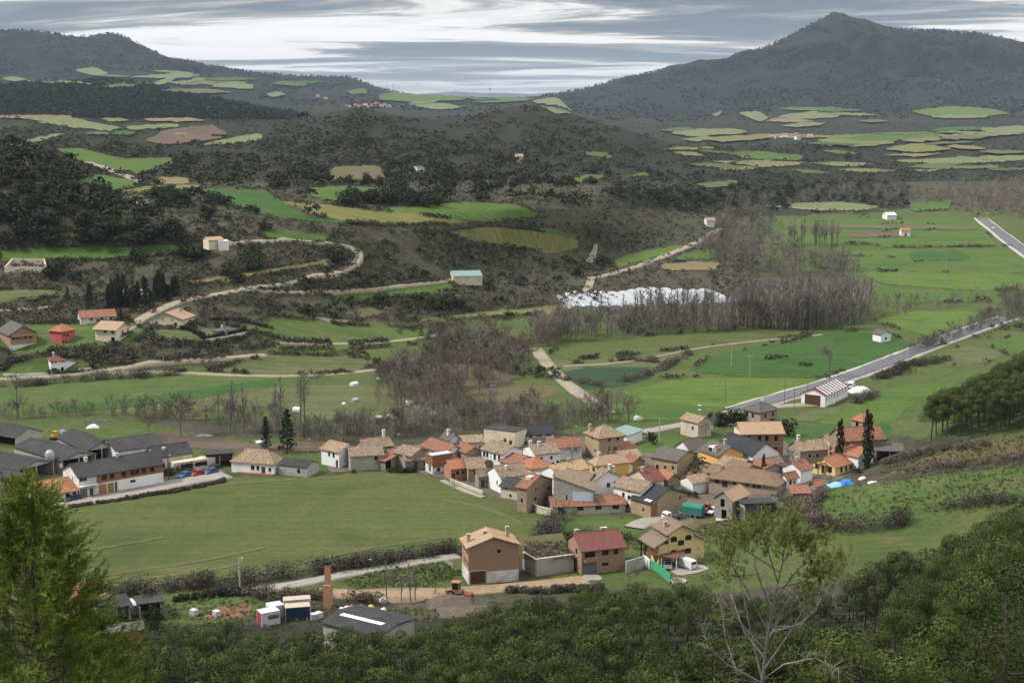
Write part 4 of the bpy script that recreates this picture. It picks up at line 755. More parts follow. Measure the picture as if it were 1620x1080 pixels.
def thin_pine():
    rg = np.random.default_rng(8); Y0 = 41.*K; base = wp(1207, 1085, Y0); gz = float(T(base[0], Y0)); o = np.array([base[0], Y0, gz]); root = empty('pine_tree', tuple(o)); tag(root, 'ragged pine with bare white limbs and a thin yellow-green top', 'tree')
    def W(px, py, dz=0.): return wp(px, py, Y0+dz)-o
    tq = QB(); dq = QB(); cq = QB(); tk = [np.array([0,0,-.4]), W(1206,1085), W(1212,1020), W(1222,960), W(1238,890,.2), W(1246,830,.2)]; tq.tube(tk, [.12,.085,.06,.045,.028,.012], 8); tq.tube([W(1206,1075), W(1190,1010,.8), W(1176,940,1.1), W(1160,880,1.2)], [.06,.042,.03,.012], 6); tq.tube([W(1208,1060), W(1250,1000,-.8), W(1285,940,-1.1), W(1302,890,-1.2)], [.06,.04,.028,.012], 6)
    live = [[(1216,1000),(1180,930),(1150,880),(1142,855)],[(1220,965),(1195,900),(1190,850),(1196,832)],[(1224,950),(1262,900),(1290,880),(1318,895)],[(1230,920),(1215,870),(1222,830)],[(1238,890),(1262,860),(1280,850)],[(1228,930),(1270,920),(1300,905)],[(1234,905),(1180,870),(1170,845)],[(1240,870),(1256,840),(1250,815)]]
    tips = []
    for k, l in enumerate(live):
        p = [W(x, y, .5*i*math.sin(k*1.9)*1.4) for i, (x, y) in enumerate(l)]; tq.tube(p, list(np.linspace(.036,.010,len(p))), 5); tips += [p[-1], p[-2]*.4+p[-1]*.6, p[-2]]+[p[-1]+rg.normal(0,.32,3) for _ in range(4)]
    tips += [W(1246,830,.2)+rg.normal(0,.4,3)*[1,1,1.3] for _ in range(9)]+[W(1195,842)+rg.normal(0,.35,3)*[1,1,1.3] for _ in range(6)]+[W(1165,872)+rg.normal(0,.4,3)*[1,1,1.2] for _ in range(6)]+[W(1288,872)+rg.normal(0,.4,3) for _ in range(6)]+[W(1318,905)+rg.normal(0,.35,3) for _ in range(5)]+[W(rg.uniform(1140,1325), rg.uniform(900,985), rg.uniform(-1.4,1.4)) for _ in range(13)]
    dead = [[(1210,1040),(1178,1000),(1160,950),(1155,935)],[(1212,1030),(1172,985),(1150,960),(1135,945)],[(1218,1000),(1270,985),(1300,950),(1322,930)],[(1218,990),(1260,990),(1290,965),(1302,940)],[(1206,1080),(1150,1050),(1120,1020),(1108,985)],[(1206,1085),(1165,1060),(1148,1010),(1143,975)],[(1214,1015),(1240,960),(1255,935)],[(1206,1075),(1240,1050),(1290,1040),(1330,1060)],[(1222,960),(1205,925),(1200,905)],[(1216,1000),(1225,955),(1226,930)]]
    for k, l in enumerate(dead):
        p = [W(x, y, .6*i*math.sin(k*2.3+1)) for i, (x, y) in enumerate(l)]; dq.tube(p, list(np.linspace(.034,.008,len(p))), 5)
        for j in range(16):
            s = rg.uniform(.25,1); i = min(int(s*(len(p)-1)), len(p)-2); b = p[i]+(p[i+1]-p[i])*rg.random(); e = b+unit(p[i+1]-p[i]+rg.normal(0,.7,3)*np.linalg.norm(p[i+1]-p[i]))*rg.uniform(.3,.9); dq.tube([b,(b+e)/2+rg.normal(0,.05,3),e], [.014,.009,.004], 4)
            for z in range(3): c = b+(e-b)*rg.uniform(.3,1); g = c+unit(e-b+rg.normal(0,.5,3)*.6)*rg.uniform(.15,.4); dq.tube([c,g], [.006,.002], 3)
    P = []; D = []
    for t_ in tips:
        for j in range(12): P.append(np.asarray(t_)+rg.normal(0,.22,3)); D.append(unit(np.array([0,0,.9])+rg.normal(0,.6,3)))
    P = np.array(P); D = np.array(D); k = 34; i = np.repeat(np.arange(len(P)), k); s = rg.random(len(i)); b = P[i]+D[i]*(.22*s)[:, None]; d = unit(D[i]*.8+rg.normal(0,.65,(len(i),3))); v, f = kites(b, d, rg.normal(size=d.shape), rg.uniform(.10,.16,len(i)), np.full(len(i), .020), rg); cq.add(v, f)
    cn = [p+rg.normal(0,.3,3)-[0,0,.3] for p in tips for _ in range(2)]; nq = QB(); cloud(nq, np.array(cn), np.full(len(cn), .055), 10, .05, rg, 0, .8, .6, 0)
    link('trunk', tq.me('thin_trunk', BKG), root); link('dead_limbs', dq.me('dead_limbs', BKD), root); link('crown', cq.me('thin_crown', LT), root); link('cones', nq.me('cones', BK), root)
thin_pine()
# low growth on the near slope
rg = np.random.default_rng(55); n = 2600; uu = rg.uniform(-.6,.66,n)/K; yy = rg.uniform(100,172,n)*K; px, py = project(uu*yy, yy, T(uu*yy, yy)); k = (py > 945) & (py > np.interp(px, [150,600,700,1150], [1000,985,962,935])); px, py = px[k], py[k]
scatter('undergrowth', px, py, .7, 1.8, LS, rg.choice([0,1,2], len(px)), 14, 9)
# ------------------------------------------------------------------ building materials and kit
def wallm(name, c, c2, sc=.35, fine=None, fs=3.): return simple(name, c, .92, c2, sc, 5, lo=.45, hi=.75, fine=fine, fs=fs)
W = {'white': wallm('white_plaster', (.78,.78,.77), (.64,.63,.60), .3), 'oldwhite': wallm('worn_white_plaster', (.66,.65,.62), (.36,.34,.30), .35), 'cream': wallm('cream_plaster', (.66,.58,.43), (.50,.43,.31), .3), 'yellow': wallm('yellow_plaster', (.72,.57,.27), (.62,.48,.23), .25),
 'orange': wallm('orange_plaster', (.70,.42,.14), (.60,.35,.12), .2), 'ochre': wallm('ochre_stone', (.45,.35,.21), (.33,.25,.16), .7, (.20,.155,.105), 4), 'stone': wallm('brown_stone', (.36,.29,.205), (.26,.205,.145), .8, (.16,.125,.09), 4), 'grey': wallm('grey_render', (.44,.42,.37), (.30,.285,.25), .4, (.33,.31,.27), 1.5),
 'beige': wallm('beige_render', (.54,.48,.37), (.40,.35,.27), .4), 'brick': wallm('tan_brick', (.36,.235,.155), (.31,.20,.13), .5, (.27,.175,.118), 5), 'redbrick': wallm('red_brick', (.30,.135,.075), (.24,.105,.06), .6, (.19,.085,.05), 5), 'pinkred': wallm('red_plaster', (.42,.105,.10), (.36,.09,.085), .3), 'orangebrick': wallm('orange_brick', (.42,.22,.135), (.36,.19,.118), .5, (.32,.165,.105), 5),
 'conc': wallm('concrete', (.40,.38,.34), (.27,.26,.23), .5), 'blue': wallm('pale_blue_panel', (.55,.62,.70), (.48,.55,.62), .4), 'pinkstone': wallm('pinkish_stone', (.40,.30,.24), (.31,.235,.19), .7, (.26,.2,.16), 4), 'greyst': wallm('grey_stone', (.37,.33,.275), (.27,.24,.20), .7, (.18,.16,.13), 4)}
def roofm(name, c, c2, c3, sc=.9): return simple(name, c, .9, c2, sc, 5, lo=.38, hi=.62, fine=c3, fs=2.6, bump=.35)
RF = {'tan': roofm('tan_tiles', (.39,.27,.175), (.34,.235,.152), (.29,.20,.132)), 'orange': roofm('orange_tiles', (.36,.155,.085), (.31,.135,.076), (.25,.11,.066)), 'dred': roofm('dark_red_tiles', (.19,.075,.062), (.165,.066,.055), (.14,.058,.05)), 'brown': roofm('old_brown_tiles', (.31,.225,.155), (.205,.158,.115), (.115,.095,.072), 1.3),
 'mott': roofm('mottled_old_tiles', (.40,.285,.18), (.25,.18,.12), (.14,.11,.08), 1.6), 'redbr': roofm('weathered_red_tiles', (.32,.135,.085), (.22,.105,.070), (.13,.075,.055), 1.3), 'straw': roofm('pale_straw_tiles', (.55,.40,.22), (.34,.23,.135), (.22,.15,.095), 1.8), 'slate': roofm('dark_slate', (.036,.038,.044), (.048,.050,.056), (.030,.031,.035), .4),
 'fibro': roofm('grey_fibre_cement', (.046,.046,.048), (.066,.065,.064), (.034,.034,.035), .25), 'umber': roofm('umber_tiles', (.215,.145,.098), (.18,.122,.084), (.14,.098,.07), .7), 'choc': roofm('taupe_tiles', (.23,.165,.12), (.20,.145,.105), (.165,.12,.09), .7), 'rust': roofm('rust_and_lichen_tiles', (.30,.105,.055), (.34,.22,.10), (.17,.075,.05), 1.3), 'teal': simple('green_sheet', (.17,.26,.24), .6, (.20,.28,.26), .4), 'whitesheet': simple('white_sheet', (.72,.74,.76), .5, (.6,.62,.64), .6), 'pink': simple('faded_pink_sheet', (.45,.22,.22), .7, (.38,.18,.18), .6), 'greytile': roofm('grey_tiles', (.13,.115,.105), (.105,.095,.088), (.085,.078,.072), .7)}
GL = simple('dark_glass', (.012,.013,.015), .12, spec=.5); FRW = simple('white_frame', (.62,.61,.58), .7); FRB = simple('brown_frame', (.075,.040,.026), .7); WD = simple('brown_door', (.11,.052,.030), .7, (.085,.04,.025), 1.5); WDO = simple('ochre_door', (.33,.19,.075), .75, (.27,.15,.06), 1.5); GD = simple('grey_door', (.16,.17,.185), .6, (.13,.14,.15), 1); BLD = simple('blue_door', (.075,.155,.23), .6, (.06,.13,.20), 1); STN = simple('pale_stone_trim', (.46,.43,.37), .9); DARKM = simple('soot', (.02,.019,.018), .9); CHM = wallm('chimney_render', (.46,.36,.26), (.36,.28,.2), 1.); CHW = wallm('white_chimney', (.62,.60,.55), (.5,.48,.44), 1.); MTL = simple('dull_metal', (.34,.35,.36), .45, metal=.4)
def corner(px, py, h):
    x = y = None; zg = 0.
    for _ in range(8):
        u, m = slope(px, py); Y = (CZ-(zg+h))/-float(m); x = float(u)*Y; y = Y; zg = .5*zg+.5*float(T(x, y))
    return x, y, zg
def roof_mesh(kind, ax, a, b, h, rise, o, th=.16):
    """closed slab over the footprint [0,a]x[0,b]"""
    r = MB()
    if kind == 'gable':
        w, l = (b, a) if ax == 'R' else (a, b); k = rise/(w/2)
        prof = [(-o, h-o*k), (w/2, h+rise), (w+o, h-o*k), (w+o, h-o*k+th), (w/2, h+rise+th*1.15), (-o, h-o*k+th)]
        r.prism(prof, -o*.8, l+o*.8, 'x' if ax == 'R' else 'y', 0)
        # two convex halves would fold at the ridge, so split each end cap
        r.f = [f for f in r.f if len(f) == 4]; n = 0; k6 = 6
        for base in (0, k6): r.f += [[base+0, base+1, base+4, base+5], [base+1, base+2, base+3, base+4]]
        r.m = [0]*len(r.f)
        cap = [(w/2-.16, h+rise+th*.8), (w/2, h+rise+th+.14), (w/2+.16, h+rise+th*.8)]; r.prism(cap, -o*.8-.02, l+o*.8+.02, 'x' if ax == 'R' else 'y', 1)
    elif kind == 'hip':
        k = rise/(min(a, b)/2); z0 = h-o*k; X0, X1, Y0, Y1 = -o, a+o, -o, b+o; hz = h+rise
        if a >= b: p, q = (b/2, b/2), (a-b/2, b/2)
        else: p, q = (a/2, a/2), (a/2, b-a/2)
        if abs(a-b) < .3: q = (p[0]+.3, p[1]) if a >= b else (p[0], p[1]+.3)
        for dz, flip in ((th, 0), (0, 1)):
            c = [(X0,Y0,z0+dz),(X1,Y0,z0+dz),(X1,Y1,z0+dz),(X0,Y1,z0+dz)]; P = (*p, hz+dz); Q = (*q, hz+dz)
            F = [[c[0],c[1],Q,P],[c[1],c[2],Q],[c[2],c[3],P,Q],[c[3],c[0],P]] if a >= b else [[c[0],c[1],P],[c[1],c[2],Q,P],[c[2],c[3],Q],[c[3],c[0],P,Q]]
            for f in F: r.poly(f[::-1] if flip else f)
        for i in range(4):
            c = [(X0,Y0),(X1,Y0),(X1,Y1),(X0,Y1)]; A, B_ = c[i], c[(i+1)%4]; r.poly([(*A,z0),(*B_,z0),(*B_,z0+th),(*A,z0+th)])
        r.tube([(*p,hz+th),(*q,hz+th)], .10, 5, 1)
        for i, (cx, cy) in enumerate([(X0,Y0),(X1,Y0),(X1,Y1),(X0,Y1)]):
            e = p if (i in (0, 3) if a >= b else i in (0, 1)) else q; r.tube([(cx,cy,z0+th), (*e,hz+th)], .09, 5, 1)
    elif kind == 'flat':
        r.box((-o,-o,h),(a+o,b+o,h+.25))
    else:       # shed: kind[-1] names the high side, F front B back L left R right
        s = kind[-1]; hh = {'F': lambda x, y: h+rise*(1-y/b), 'B': lambda x, y: h+rise*y/b, 'L': lambda x, y: h+rise*(1-x/a), 'R': lambda x, y: h+rise*x/a}[s]
        c = [(-o,-o),(a+o,-o),(a+o,b+o),(-o,b+o)]; n = len(r.v); r.v += [(x,y,hh(x,y)) for x, y in c]+[(x,y,hh(x,y)+th) for x, y in c]
        for q_ in ((0,3,2,1),(4,5,6,7),(0,1,5,4),(1,2,6,5),(2,3,7,6),(3,0,4,7)): r.f.append([n+i for i in q_]); r.m.append(0)
    return r
def wall_face(mb, P, ux, L, h, z0, holes, nrm, m=0, dep=.22):
    """a wall from P along ux, with rectangular openings (x0,x1,z0,z1) and their reveals"""
    xs = sorted({0., L, *[v for q in holes for v in q[:2]]}); zs = sorted({z0, h, *[v for q in holes for v in q[2:4]]})
    at = lambda x, z, d=0.: (P[0]+ux[0]*x-nrm[0]*d, P[1]+ux[1]*x-nrm[1]*d, z)
    for i in range(len(xs)-1):
        for j in range(len(zs)-1):
            cx, cz = (xs[i]+xs[i+1])/2, (zs[j]+zs[j+1])/2
            if any(q[0] < cx < q[1] and q[2] < cz < q[3] for q in holes): continue
            mb.poly([at(xs[i],zs[j]), at(xs[i+1],zs[j]), at(xs[i+1],zs[j+1]), at(xs[i],zs[j+1])], m)
    for x0, x1, a, b in [q[:4] for q in holes]:
        mb.poly([at(x0,a),at(x0,b),at(x0,b,dep),at(x0,a,dep)], m); mb.poly([at(x1,b),at(x1,a),at(x1,a,dep),at(x1,b,dep)], m); mb.poly([at(x0,b),at(x1,b),at(x1,b,dep),at(x0,b,dep)], m); mb.poly([at(x1,a),at(x0,a),at(x0,a,dep),at(x1,a,dep)], m)
def clean_holes(hs, L, h):
    out = []
    for q in hs:
        x0, x1, a, b = max(.15, q[0]), min(L-.15, q[1]), max(.02, q[2]), min(h-.15, q[3])
        if x1-x0 < .25 or b-a < .25: continue
        if any(not (x1 <= r[0]+.01 or x0 >= r[1]-.01 or b <= r[2]+.01 or a >= r[3]-.01) for r in out): continue
        out.append((x0, x1, a, b, q[4]))
    return out
KINDN = {'w': 'window', 'W': 'window', 'd': 'door', 'g': 'garage_door', 'G': 'gate_door', 'b': 'door', 'y': 'door', 'o': None, 's': 'window'}
def opening(root, P, ux, nrm, q, dep=.22):
    x0, x1, a, b, k = q
    if k == 'o': return
    at = lambda x, z, d: (P[0]+ux[0]*x+nrm[0]*d, P[1]+ux[1]*x+nrm[1]*d, z); mb = MB(); t = .09 if k in 'wWs' else .06
    def slab(xa, xb, za, zb, d0, d1, m):
        c = [at(xa,za,d0),at(xb,za,d0),at(xb,zb,d0),at(xa,zb,d0),at(xa,za,d1),at(xb,za,d1),at(xb,zb,d1),at(xa,zb,d1)]; n = len(mb.v); mb.v += c
        for f in ((3,2,1,0),(4,5,6,7),(0,1,5,4),(1,2,6,5),(2,3,7,6),(3,0,4,7)): mb.f.append([n+i for i in f]); mb.m.append(m)
    d1 = -.10
    if k in 'wWs':
        slab(x0, x0+t, a, b, d1-.06, d1, 0); slab(x1-t, x1, a, b, d1-.06, d1, 0); slab(x0+t, x1-t, a, a+t, d1-.06, d1, 0); slab(x0+t, x1-t, b-t, b, d1-.06, d1, 0)
        if x1-x0 > .9: xm = (x0+x1)/2; slab(xm-.04, xm+.04, a+t, b-t, d1-.06, d1-.005, 0)
        slab(x0+t, x1-t, a+t, b-t, d1-.09, d1-.045, 1)
        slab(x0-.08, x1+.08, a-.10, a-.004, -.02, .07, 2)
        mats = [FRW if k == 'w' else FRB, GL, STN]
    else:
        slab(x0+.004, x1-.004, a, b-.004, -.20, -.12, 0); n = 3 if k in 'gG' else 1
        for i in range(n): slab(x0+.1+(x1-x0-.2)*i/n+.04, x0+.1+(x1-x0-.2)*(i+1)/n-.04, a+.15, b-.2, -.12, -.09, 0)
        mats = [{'d': WD, 'g': WD, 'G': GD, 'b': BLD, 'y': WDO}[k]]
    mb.build(KINDN[k], mats, root)
ALLB = []
def house(label, L, C, R, h=None, base=None, roof='gable', ax='R', rise=None, wall='white', rf='brown', wR=(), wL=(), chim=(), o=.45, name='house', cat='house', group=None, below=1.6, openR=False, openL=False, ridgem=None, extra=None, deep=None, at=None):
    if at is not None:
        P_, a, b, rz_ = at; ex = Vector((math.cos(rz_), math.sin(rz_))); c0 = Vector((P_.x, P_.y)); zg = P_.z
    else:
        if base is not None:
            G = hit1(*base); u, m = slope(C[0], C[1]); x, y, zg = G.x, G.y, G.z; h = CZ+float(m)*y-zg
        else: x, y, zg = corner(C[0], C[1], h)
        def plane(p): u, m = slope(p[0], p[1]); Y = (zg+h-CZ)/float(m); return Vector((float(u)*Y, Y))
        c0 = plane(C); r = plane(R)-c0; l = plane(L)-c0
        ar, al = math.atan2(r.y, r.x), math.atan2(l.y, l.x); dd = ((al-ar+math.pi) % (2*math.pi)-math.pi-math.pi/2); wr = l.length**3/(l.length**3+r.length**3); th_ = ar+dd*wr
        ex = Vector((math.cos(th_), math.sin(th_))); ey = Vector((-ex.y, ex.x)); a = max(2., r.length*(1 if abs(dd) < .6 else .9)); b = max(2., l.length*(1 if abs(dd) < .6 else .9))
        if deep: b = deep if r.length >= l.length else b; a = deep if r.length < l.length else a
    root = empty(name, (c0.x, c0.y, zg), math.atan2(ex.y, ex.x)); tag(root, label, cat, group)
    if rise is None: rise = .17*(b if ax == 'R' else a) if roof == 'gable' else .15*min(a, b) if roof == 'hip' else .12*b
    zb = -below; w = MB(); hR = clean_holes([(f*a-ww/2, f*a+ww/2, z, z+hh, k) for f, z, ww, hh, k in wR], a, h); hL = clean_holes([((1-f)*b-ww/2, (1-f)*b+ww/2, z, z+hh, k) for f, z, ww, hh, k in wL], b, h)
    hh_ = {'shedF': (rise,rise,0,0), 'shedB': (0,0,rise,rise), 'shedL': (rise,0,0,rise), 'shedR': (0,rise,rise,0)}.get(roof, (0,0,0,0))
    faces = [((0,0),(1,0),a,(0,-1),hR,0,1), ((a,0),(0,1),b,(1,0),[],1,2), ((a,b),(-1,0),a,(0,1),[],2,3), ((0,b),(0,-1),b,(-1,0),hL,3,0)]
    for i, (P, ux, LL, nr, hs, i0, i1) in enumerate(faces):
        if (openR and i == 0) or (openL and i == 3): continue
        wall_face(w, P, ux, LL, h, zb, [q[:4] for q in hs], nr)
        if hh_[i0] or hh_[i1]: e = (P[0]+ux[0]*LL, P[1]+ux[1]*LL); w.poly([p for p in [(*P,h),(*e,h),(*e,h+hh_[i1]),(*P,h+hh_[i0])] if 1])
    if roof == 'gable':
        if ax == 'R': w.poly([(0,b,h),(0,0,h),(0,b/2,h+rise)]); w.poly([(a,0,h),(a,b,h),(a,b/2,h+rise)])
        else: w.poly([(0,0,h),(a,0,h),(a/2,0,h+rise)]); w.poly([(a,b,h),(0,b,h),(a/2,b,h+rise)])
    if not (openR or openL): w.box((.3,.3,zb),(a-.3,b-.3,.05))
    w.build('wall', W[wall], root)
    for q in hR: opening(root, (0,0), (1,0), (0,-1), q)
    for q in hL: opening(root, (0,b), (0,-1), (-1,0), q)
    if openR or openL:
        pm = MB(); n = max(2, int((a if openR else b)/5))
        for i in range(n+1):
            t = i/n; px_, py_ = (t*(a-.3)+.15, .12) if openR else (.12, t*(b-.3)+.15); pm.box((px_-.12,py_-.1,zb),(px_+.12,py_+.1,h))
        pm.build('posts', CHM, root)
    roof_mesh(roof, ax, a, b, h, rise, o).build('roof', [RF[rf], ridgem or RF[rf]], root)
    for cx, cy, ch, *cm in chim:
        cx, cy = cx*a, cy*b
        if roof == 'gable': t = abs((cy/b if ax == 'R' else cx/a)-.5)*2; zr = h+rise*(1-t)
        elif roof == 'hip': zr = h+rise*min(1, 2*min(cx, a-cx, cy, b-cy)/min(a, b))
        else: zr = h+rise*.5
        q = MB(); q.box((cx-.32,cy-.32,zr-.5),(cx+.32,cy+.32,zr+ch),0); q.box((cx-.42,cy-.42,zr+ch+.003),(cx+.42,cy+.42,zr+ch+.14),0); q.box((cx-.22,cy-.22,zr+ch+.143),(cx+.22,cy+.22,zr+ch+.34),1); q.box((cx-.4,cy-.4,zr+ch+.343),(cx+.4,cy+.4,zr+ch+.42),0)
        q.build('chimney', [CHW if cm else CHM, DARKM], root)
    if chim and at is None:
        q = MB(); cx, cy, zr = a*.55, b*.5, h+rise*(1 if roof in ('gable','hip') else .5); q.tube([(cx,cy,zr-.3),(cx,cy,zr+1.7)], .03, 4)
        for zz, ww in ((1.2,.5),(1.45,.4),(1.65,.3)): q.tube([(cx-ww,cy,zr+zz),(cx+ww,cy,zr+zz)], .02, 4)
        q.build('television_aerial', MTL, root)
    if extra: extra(root, a, b, h)
    ALLB.append((label, a, b, h)); return root
def rowW(n, z, w=.9, hh=1.1, k='W', f0=.12, f1=.88): return [(f0+(f1-f0)*(i/(n-1) if n > 1 else .5), z, w, hh, k) for i in range(n)]
H = house
# ---- three new houses by the sandy track
def plinth(z1, m, proud=.03, sides='RL', r=(0,1)):
    def f(root, a, b, h):
        q = MB()
        if 'R' in sides: q.box((a*r[0]-(proud if r[0]==0 else 0),-proud,-1.5),(a*r[1]+(proud if r[1]==1 else 0),.02,z1))
        if 'L' in sides: q.box((-proud,.023,-1.5),(.02,b+proud,z1))
        q.build('plinth', m, root)
    return f
def h1x(root, a, b, h):
    q = MB(); q.box((a*.36,-.035,-1.),(a+.03,-.002,2.35)); q.box((-.03,.0,-1.),(-.002,b,2.6)); q.box((a*.0-.03,-.035,-1.),(a*.025,-.002,2.62)); q.box((0.0,-.035,2.62),(a*.36,-.002,2.75)); q.build('base_storey', W['oldwhite'], root)
H('tall tan brick house with a white ground storey beside the sandy track', (721,852), (741,866), (821,861.5), base=(743,924), ax='L', rise=1.75, wall='brick', rf='tan', o=.5, wR=[(.61,5.9,.75,.85,'W'),(.185,0,2.9,2.55,'g'),(.5,1.55,.9,.45,'W'),(.8,1.55,.9,.45,'W')], wL=rowW(5,5.7,.7,1.0,'W',.1,.85)+rowW(3,3.3,.7,1.1,'W',.1,.6)+rowW(2,1.4,.8,.5,'W',.2,.6), chim=[(.06,.45,1.3),(.85,.5,1.9),(.40,.55,.35)], extra=h1x, cat='house')
def h2x(root, a, b, h):
    q = MB(); q.box((a*.06,-.9,2.75),(a*.36,-.003,2.95)); q.box((a*.06,-.9,2.953),(a*.36,-.82,3.7)); q.build('balcony', W['brick'], root); m = MB(); m.box((-.25,b*.9,-.5),(-.13,b*.9+.1,h-.1)); m.build('drainpipe', DARKM, root)
H('tan brick house with a plain dark red tiled roof', (894,852.5), (920,870.7), (989.6,864.5), base=(920,909), ax='R', rise=2.3, wall='brick', rf='dred', o=.45, wR=[(.19,3.0,2.2,1.7,'W'),(.55,3.5,1.4,1.4,'W'),(.79,3.5,1.0,1.4,'W'),(.55,1.3,1.4,.8,'W'),(.19,0,3.0,2.3,'G')], wL=[(.35,3.4,1.,1.3,'W'),(.4,1.2,.6,.8,'W')], chim=[(.08,.6,.7),(.66,.55,.5),(.75,.62,.6,1)], extra=h2x)
def h3x(root, a, b, h):
    # low side roofs, porch on posts, stone base
    r = MB(); r.prism([(0,0),(0,.16),(-3.6,-1.64),(-3.6,-1.8)], -.5, b+.5, 'y'); r.v = [(x, y, z+h-.9) for x, y, z in r.v]; r.build('porch_roof', RF['choc'], root)
    r = MB(); r.prism([(a,0),(a+2.9,-1.5),(a+2.9,-1.34),(a,.16)], -.5, b+.4, 'y'); r.v = [(x, y, z+h-.9) for x, y, z in r.v]; r.build('aisle_roof', RF['choc'], root)
    w = MB(); w.box((a+.003,.02,-2),(a+2.3,b,h-2.2)); w.poly([(a+.003,.02,h-2.2),(a+2.3,.02,h-2.2),(a+.003,.02,h-1.0)]); w.build('aisle_wall', W['yellow'], root)
    w = MB(); w.box((-2.2,.02,-2),(-.003,b*.55,h-2.3)); w.build('porch_wall', W['yellow'], root)
    p = MB()
    for y in (b*.7, b*.98): p.box((-3.3,y-.12,-2),(-3.06,y+.12,h-2.6))
    p.build('porch_posts', FRB, root); s = MB(); s.box((-2.25,-.04,-2),(a+2.34,.015,.9)); s.build('stone_base', W['stone'], root)
    for f, z in ((.2,5.0),(.76,5.0),(.48,4.1),(.2,2.2),(.76,2.2)):
        x = f*a; q = MB(); q.poly([(x+.72*math.cos(t), -.045, z+.75+.4*math.sin(t)) for t in np.linspace(0, math.pi, 9)]+[(x-.72,-.045,z),(x+.72,-.045,z)], 0); n = len(q.v); q.poly([(px_, .0, pz) for px_, _, pz in q.v], 0)
        for t in (-.36, .36): q.box((x+t-.28,-.07,z+.1),(x+t+.28,-.046,z+.95),1)
        q.build('arched_window', [FRB, GL], root)
H('yellow chalet with five dark arched windows and taupe roofs', (1032,831), (1058,843.5), (1101,840.2), h=6.9, ax='L', rise=1.5, wall='yellow', rf='choc', o=.7, chim=[(.1,.45,1.0)], extra=h3x)
# ---- village, left end by the big field
H('white house with a mottled tiled roof at the left end of the barns', (514.5,707.4), (536,714.8), (560,706), base=(533,740), ax='L', rise=1.4, wall='white', rf='mott', wL=[(.55,2.6,.8,1.2,'W'),(.3,2.5,.8,1.2,'W'),(.75,4.5,.6,.5,'W'),(.45,4.5,.6,.5,'W'),(.15,4.4,.6,.5,'W'),(.12,0,.9,2,'d')])
H('windowed grey concrete barn with a brown tiled roof at the field edge', (544,712), (554,721.5), (595,720.5), base=(554,745), ax='R', rise=1.5, wall='grey', rf='brown', wR=[(.78,2.6,.9,.9,'o')], o=.4, name='barn', cat='barn', deep=8.5)
H('low barn with a reddish single-slope roof and a black doorway', (596.5,725), (609.5,729), (638,719.5), base=(609.6,744.5), roof='shedR', rise=1.0, wall='stone', rf='redbr', wR=[(.16,0,2.2,3,'o')], name='barn', cat='barn')
H('brown roofed barn behind the grey concrete barn', (560,702), (578,709), (622,704), h=4.6, ax='R', rise=1.6, wall='stone', rf='brown', name='barn', cat='barn', chim=[(.85,.5,1.6,1)])
H('low grey stone cottage between the ivy and the white terrace', (636,722), (641,728), (664,726), base=(641,744), ax='R', rise=1.2, wall='greyst', rf='brown', wR=[(.4,.1,.9,2,'d'),(.75,.9,.7,.9,'W')], deep=7)
H('old stone house with two gable windows behind the cottage', (628,714), (650,721), (676,713), h=3.8, ax='L', rise=1.3, wall='greyst', rf='brown', wR=rowW(2,4.3,.7,.9))
def a6x(root, a, b, h):
    q = MB(); q.box((-.03,.0,2.2),(-.003,b,h-.02)); q.box((0,-.03,1.6),(a,-.003,h-.02)); q.build('brick_band', W['redbrick'], root)
    q = MB()
    for i in range(4): q.box((a*(.02+.25*i),.2,h+.26),(a*(.2+.25*i),b*.6,h+.5))
    q.build('roof_lights', RF['whitesheet'], root)
H('house with a red brick band and white roof lights above the field', (661.5,720), (684,723), (722,719), base=(684,750), roof='flat', wall='oldwhite', rf='greytile', extra=a6x, o=.1, wL=[(.35,.4,1.4,2.2,'G')], wR=[(.3,.5,.9,1,'W'),(.7,.5,.9,1,'W')])
H('long house with a red-brown roof and a band of white windows', (670,704), (704,716.5), (728,709), h=4.2, ax='L', rise=1.5, wall='white', rf='redbr', wL=rowW(5,4.2,1.2,1.1,'w'))
H('small orange brick house with a bright orange roof beside the field', (697,734), (713.3,741), (741,740.5), base=(713.3,760.7), ax='R', rise=1.4, wall='orangebrick', rf='orange', wR=[(.4,1.4,.8,1,'W'),(.75,1.4,.8,1,'W'),(.15,0,.9,2,'d')])
H('ochre stone barn joined to the orange brick house', (735,735), (741,741), (767,739.5), h=3.4, ax='R', rise=1.6, wall='ochre', rf='brown', wR=[(.35,2.6,.7,.7,'o'),(.75,1,.8,.8,'o')], deep=8, name='barn', cat='barn')
H('small ochre house with a tan roof at the back of the village', (722,691), (729,700), (748,700), h=4.6, ax='R', rise=1, wall='cream', rf='mott', wR=rowW(2,2.6,.8,.9), deep=6)
H('grey hip-roofed shed before the dark trees', (742,697), (752,704), (766,702), h=3.4, roof='hip', wall='greyst', rf='brown', name='shed', cat='shed')
H('white gabled house with stone ornaments behind the red roofs', (702,691), (711,696), (723,692), h=5.4, ax='L', rise=1.4, wall='oldwhite', rf='greytile', wR=[(.5,3.4,.8,1,'W')], chim=[(.3,.5,1.2,1)])
H('low red roofed house with a small brick parapet in the row', (722,708), (738,716), (760,712), h=4.6, ax='L', rise=1.2, wall='stone', rf='redbr')
H('patched brown roof between the orange house and the white house', (742,726), (758,734), (778,729), h=2.6, ax='L', rise=.8, wall='stone', rf='mott')
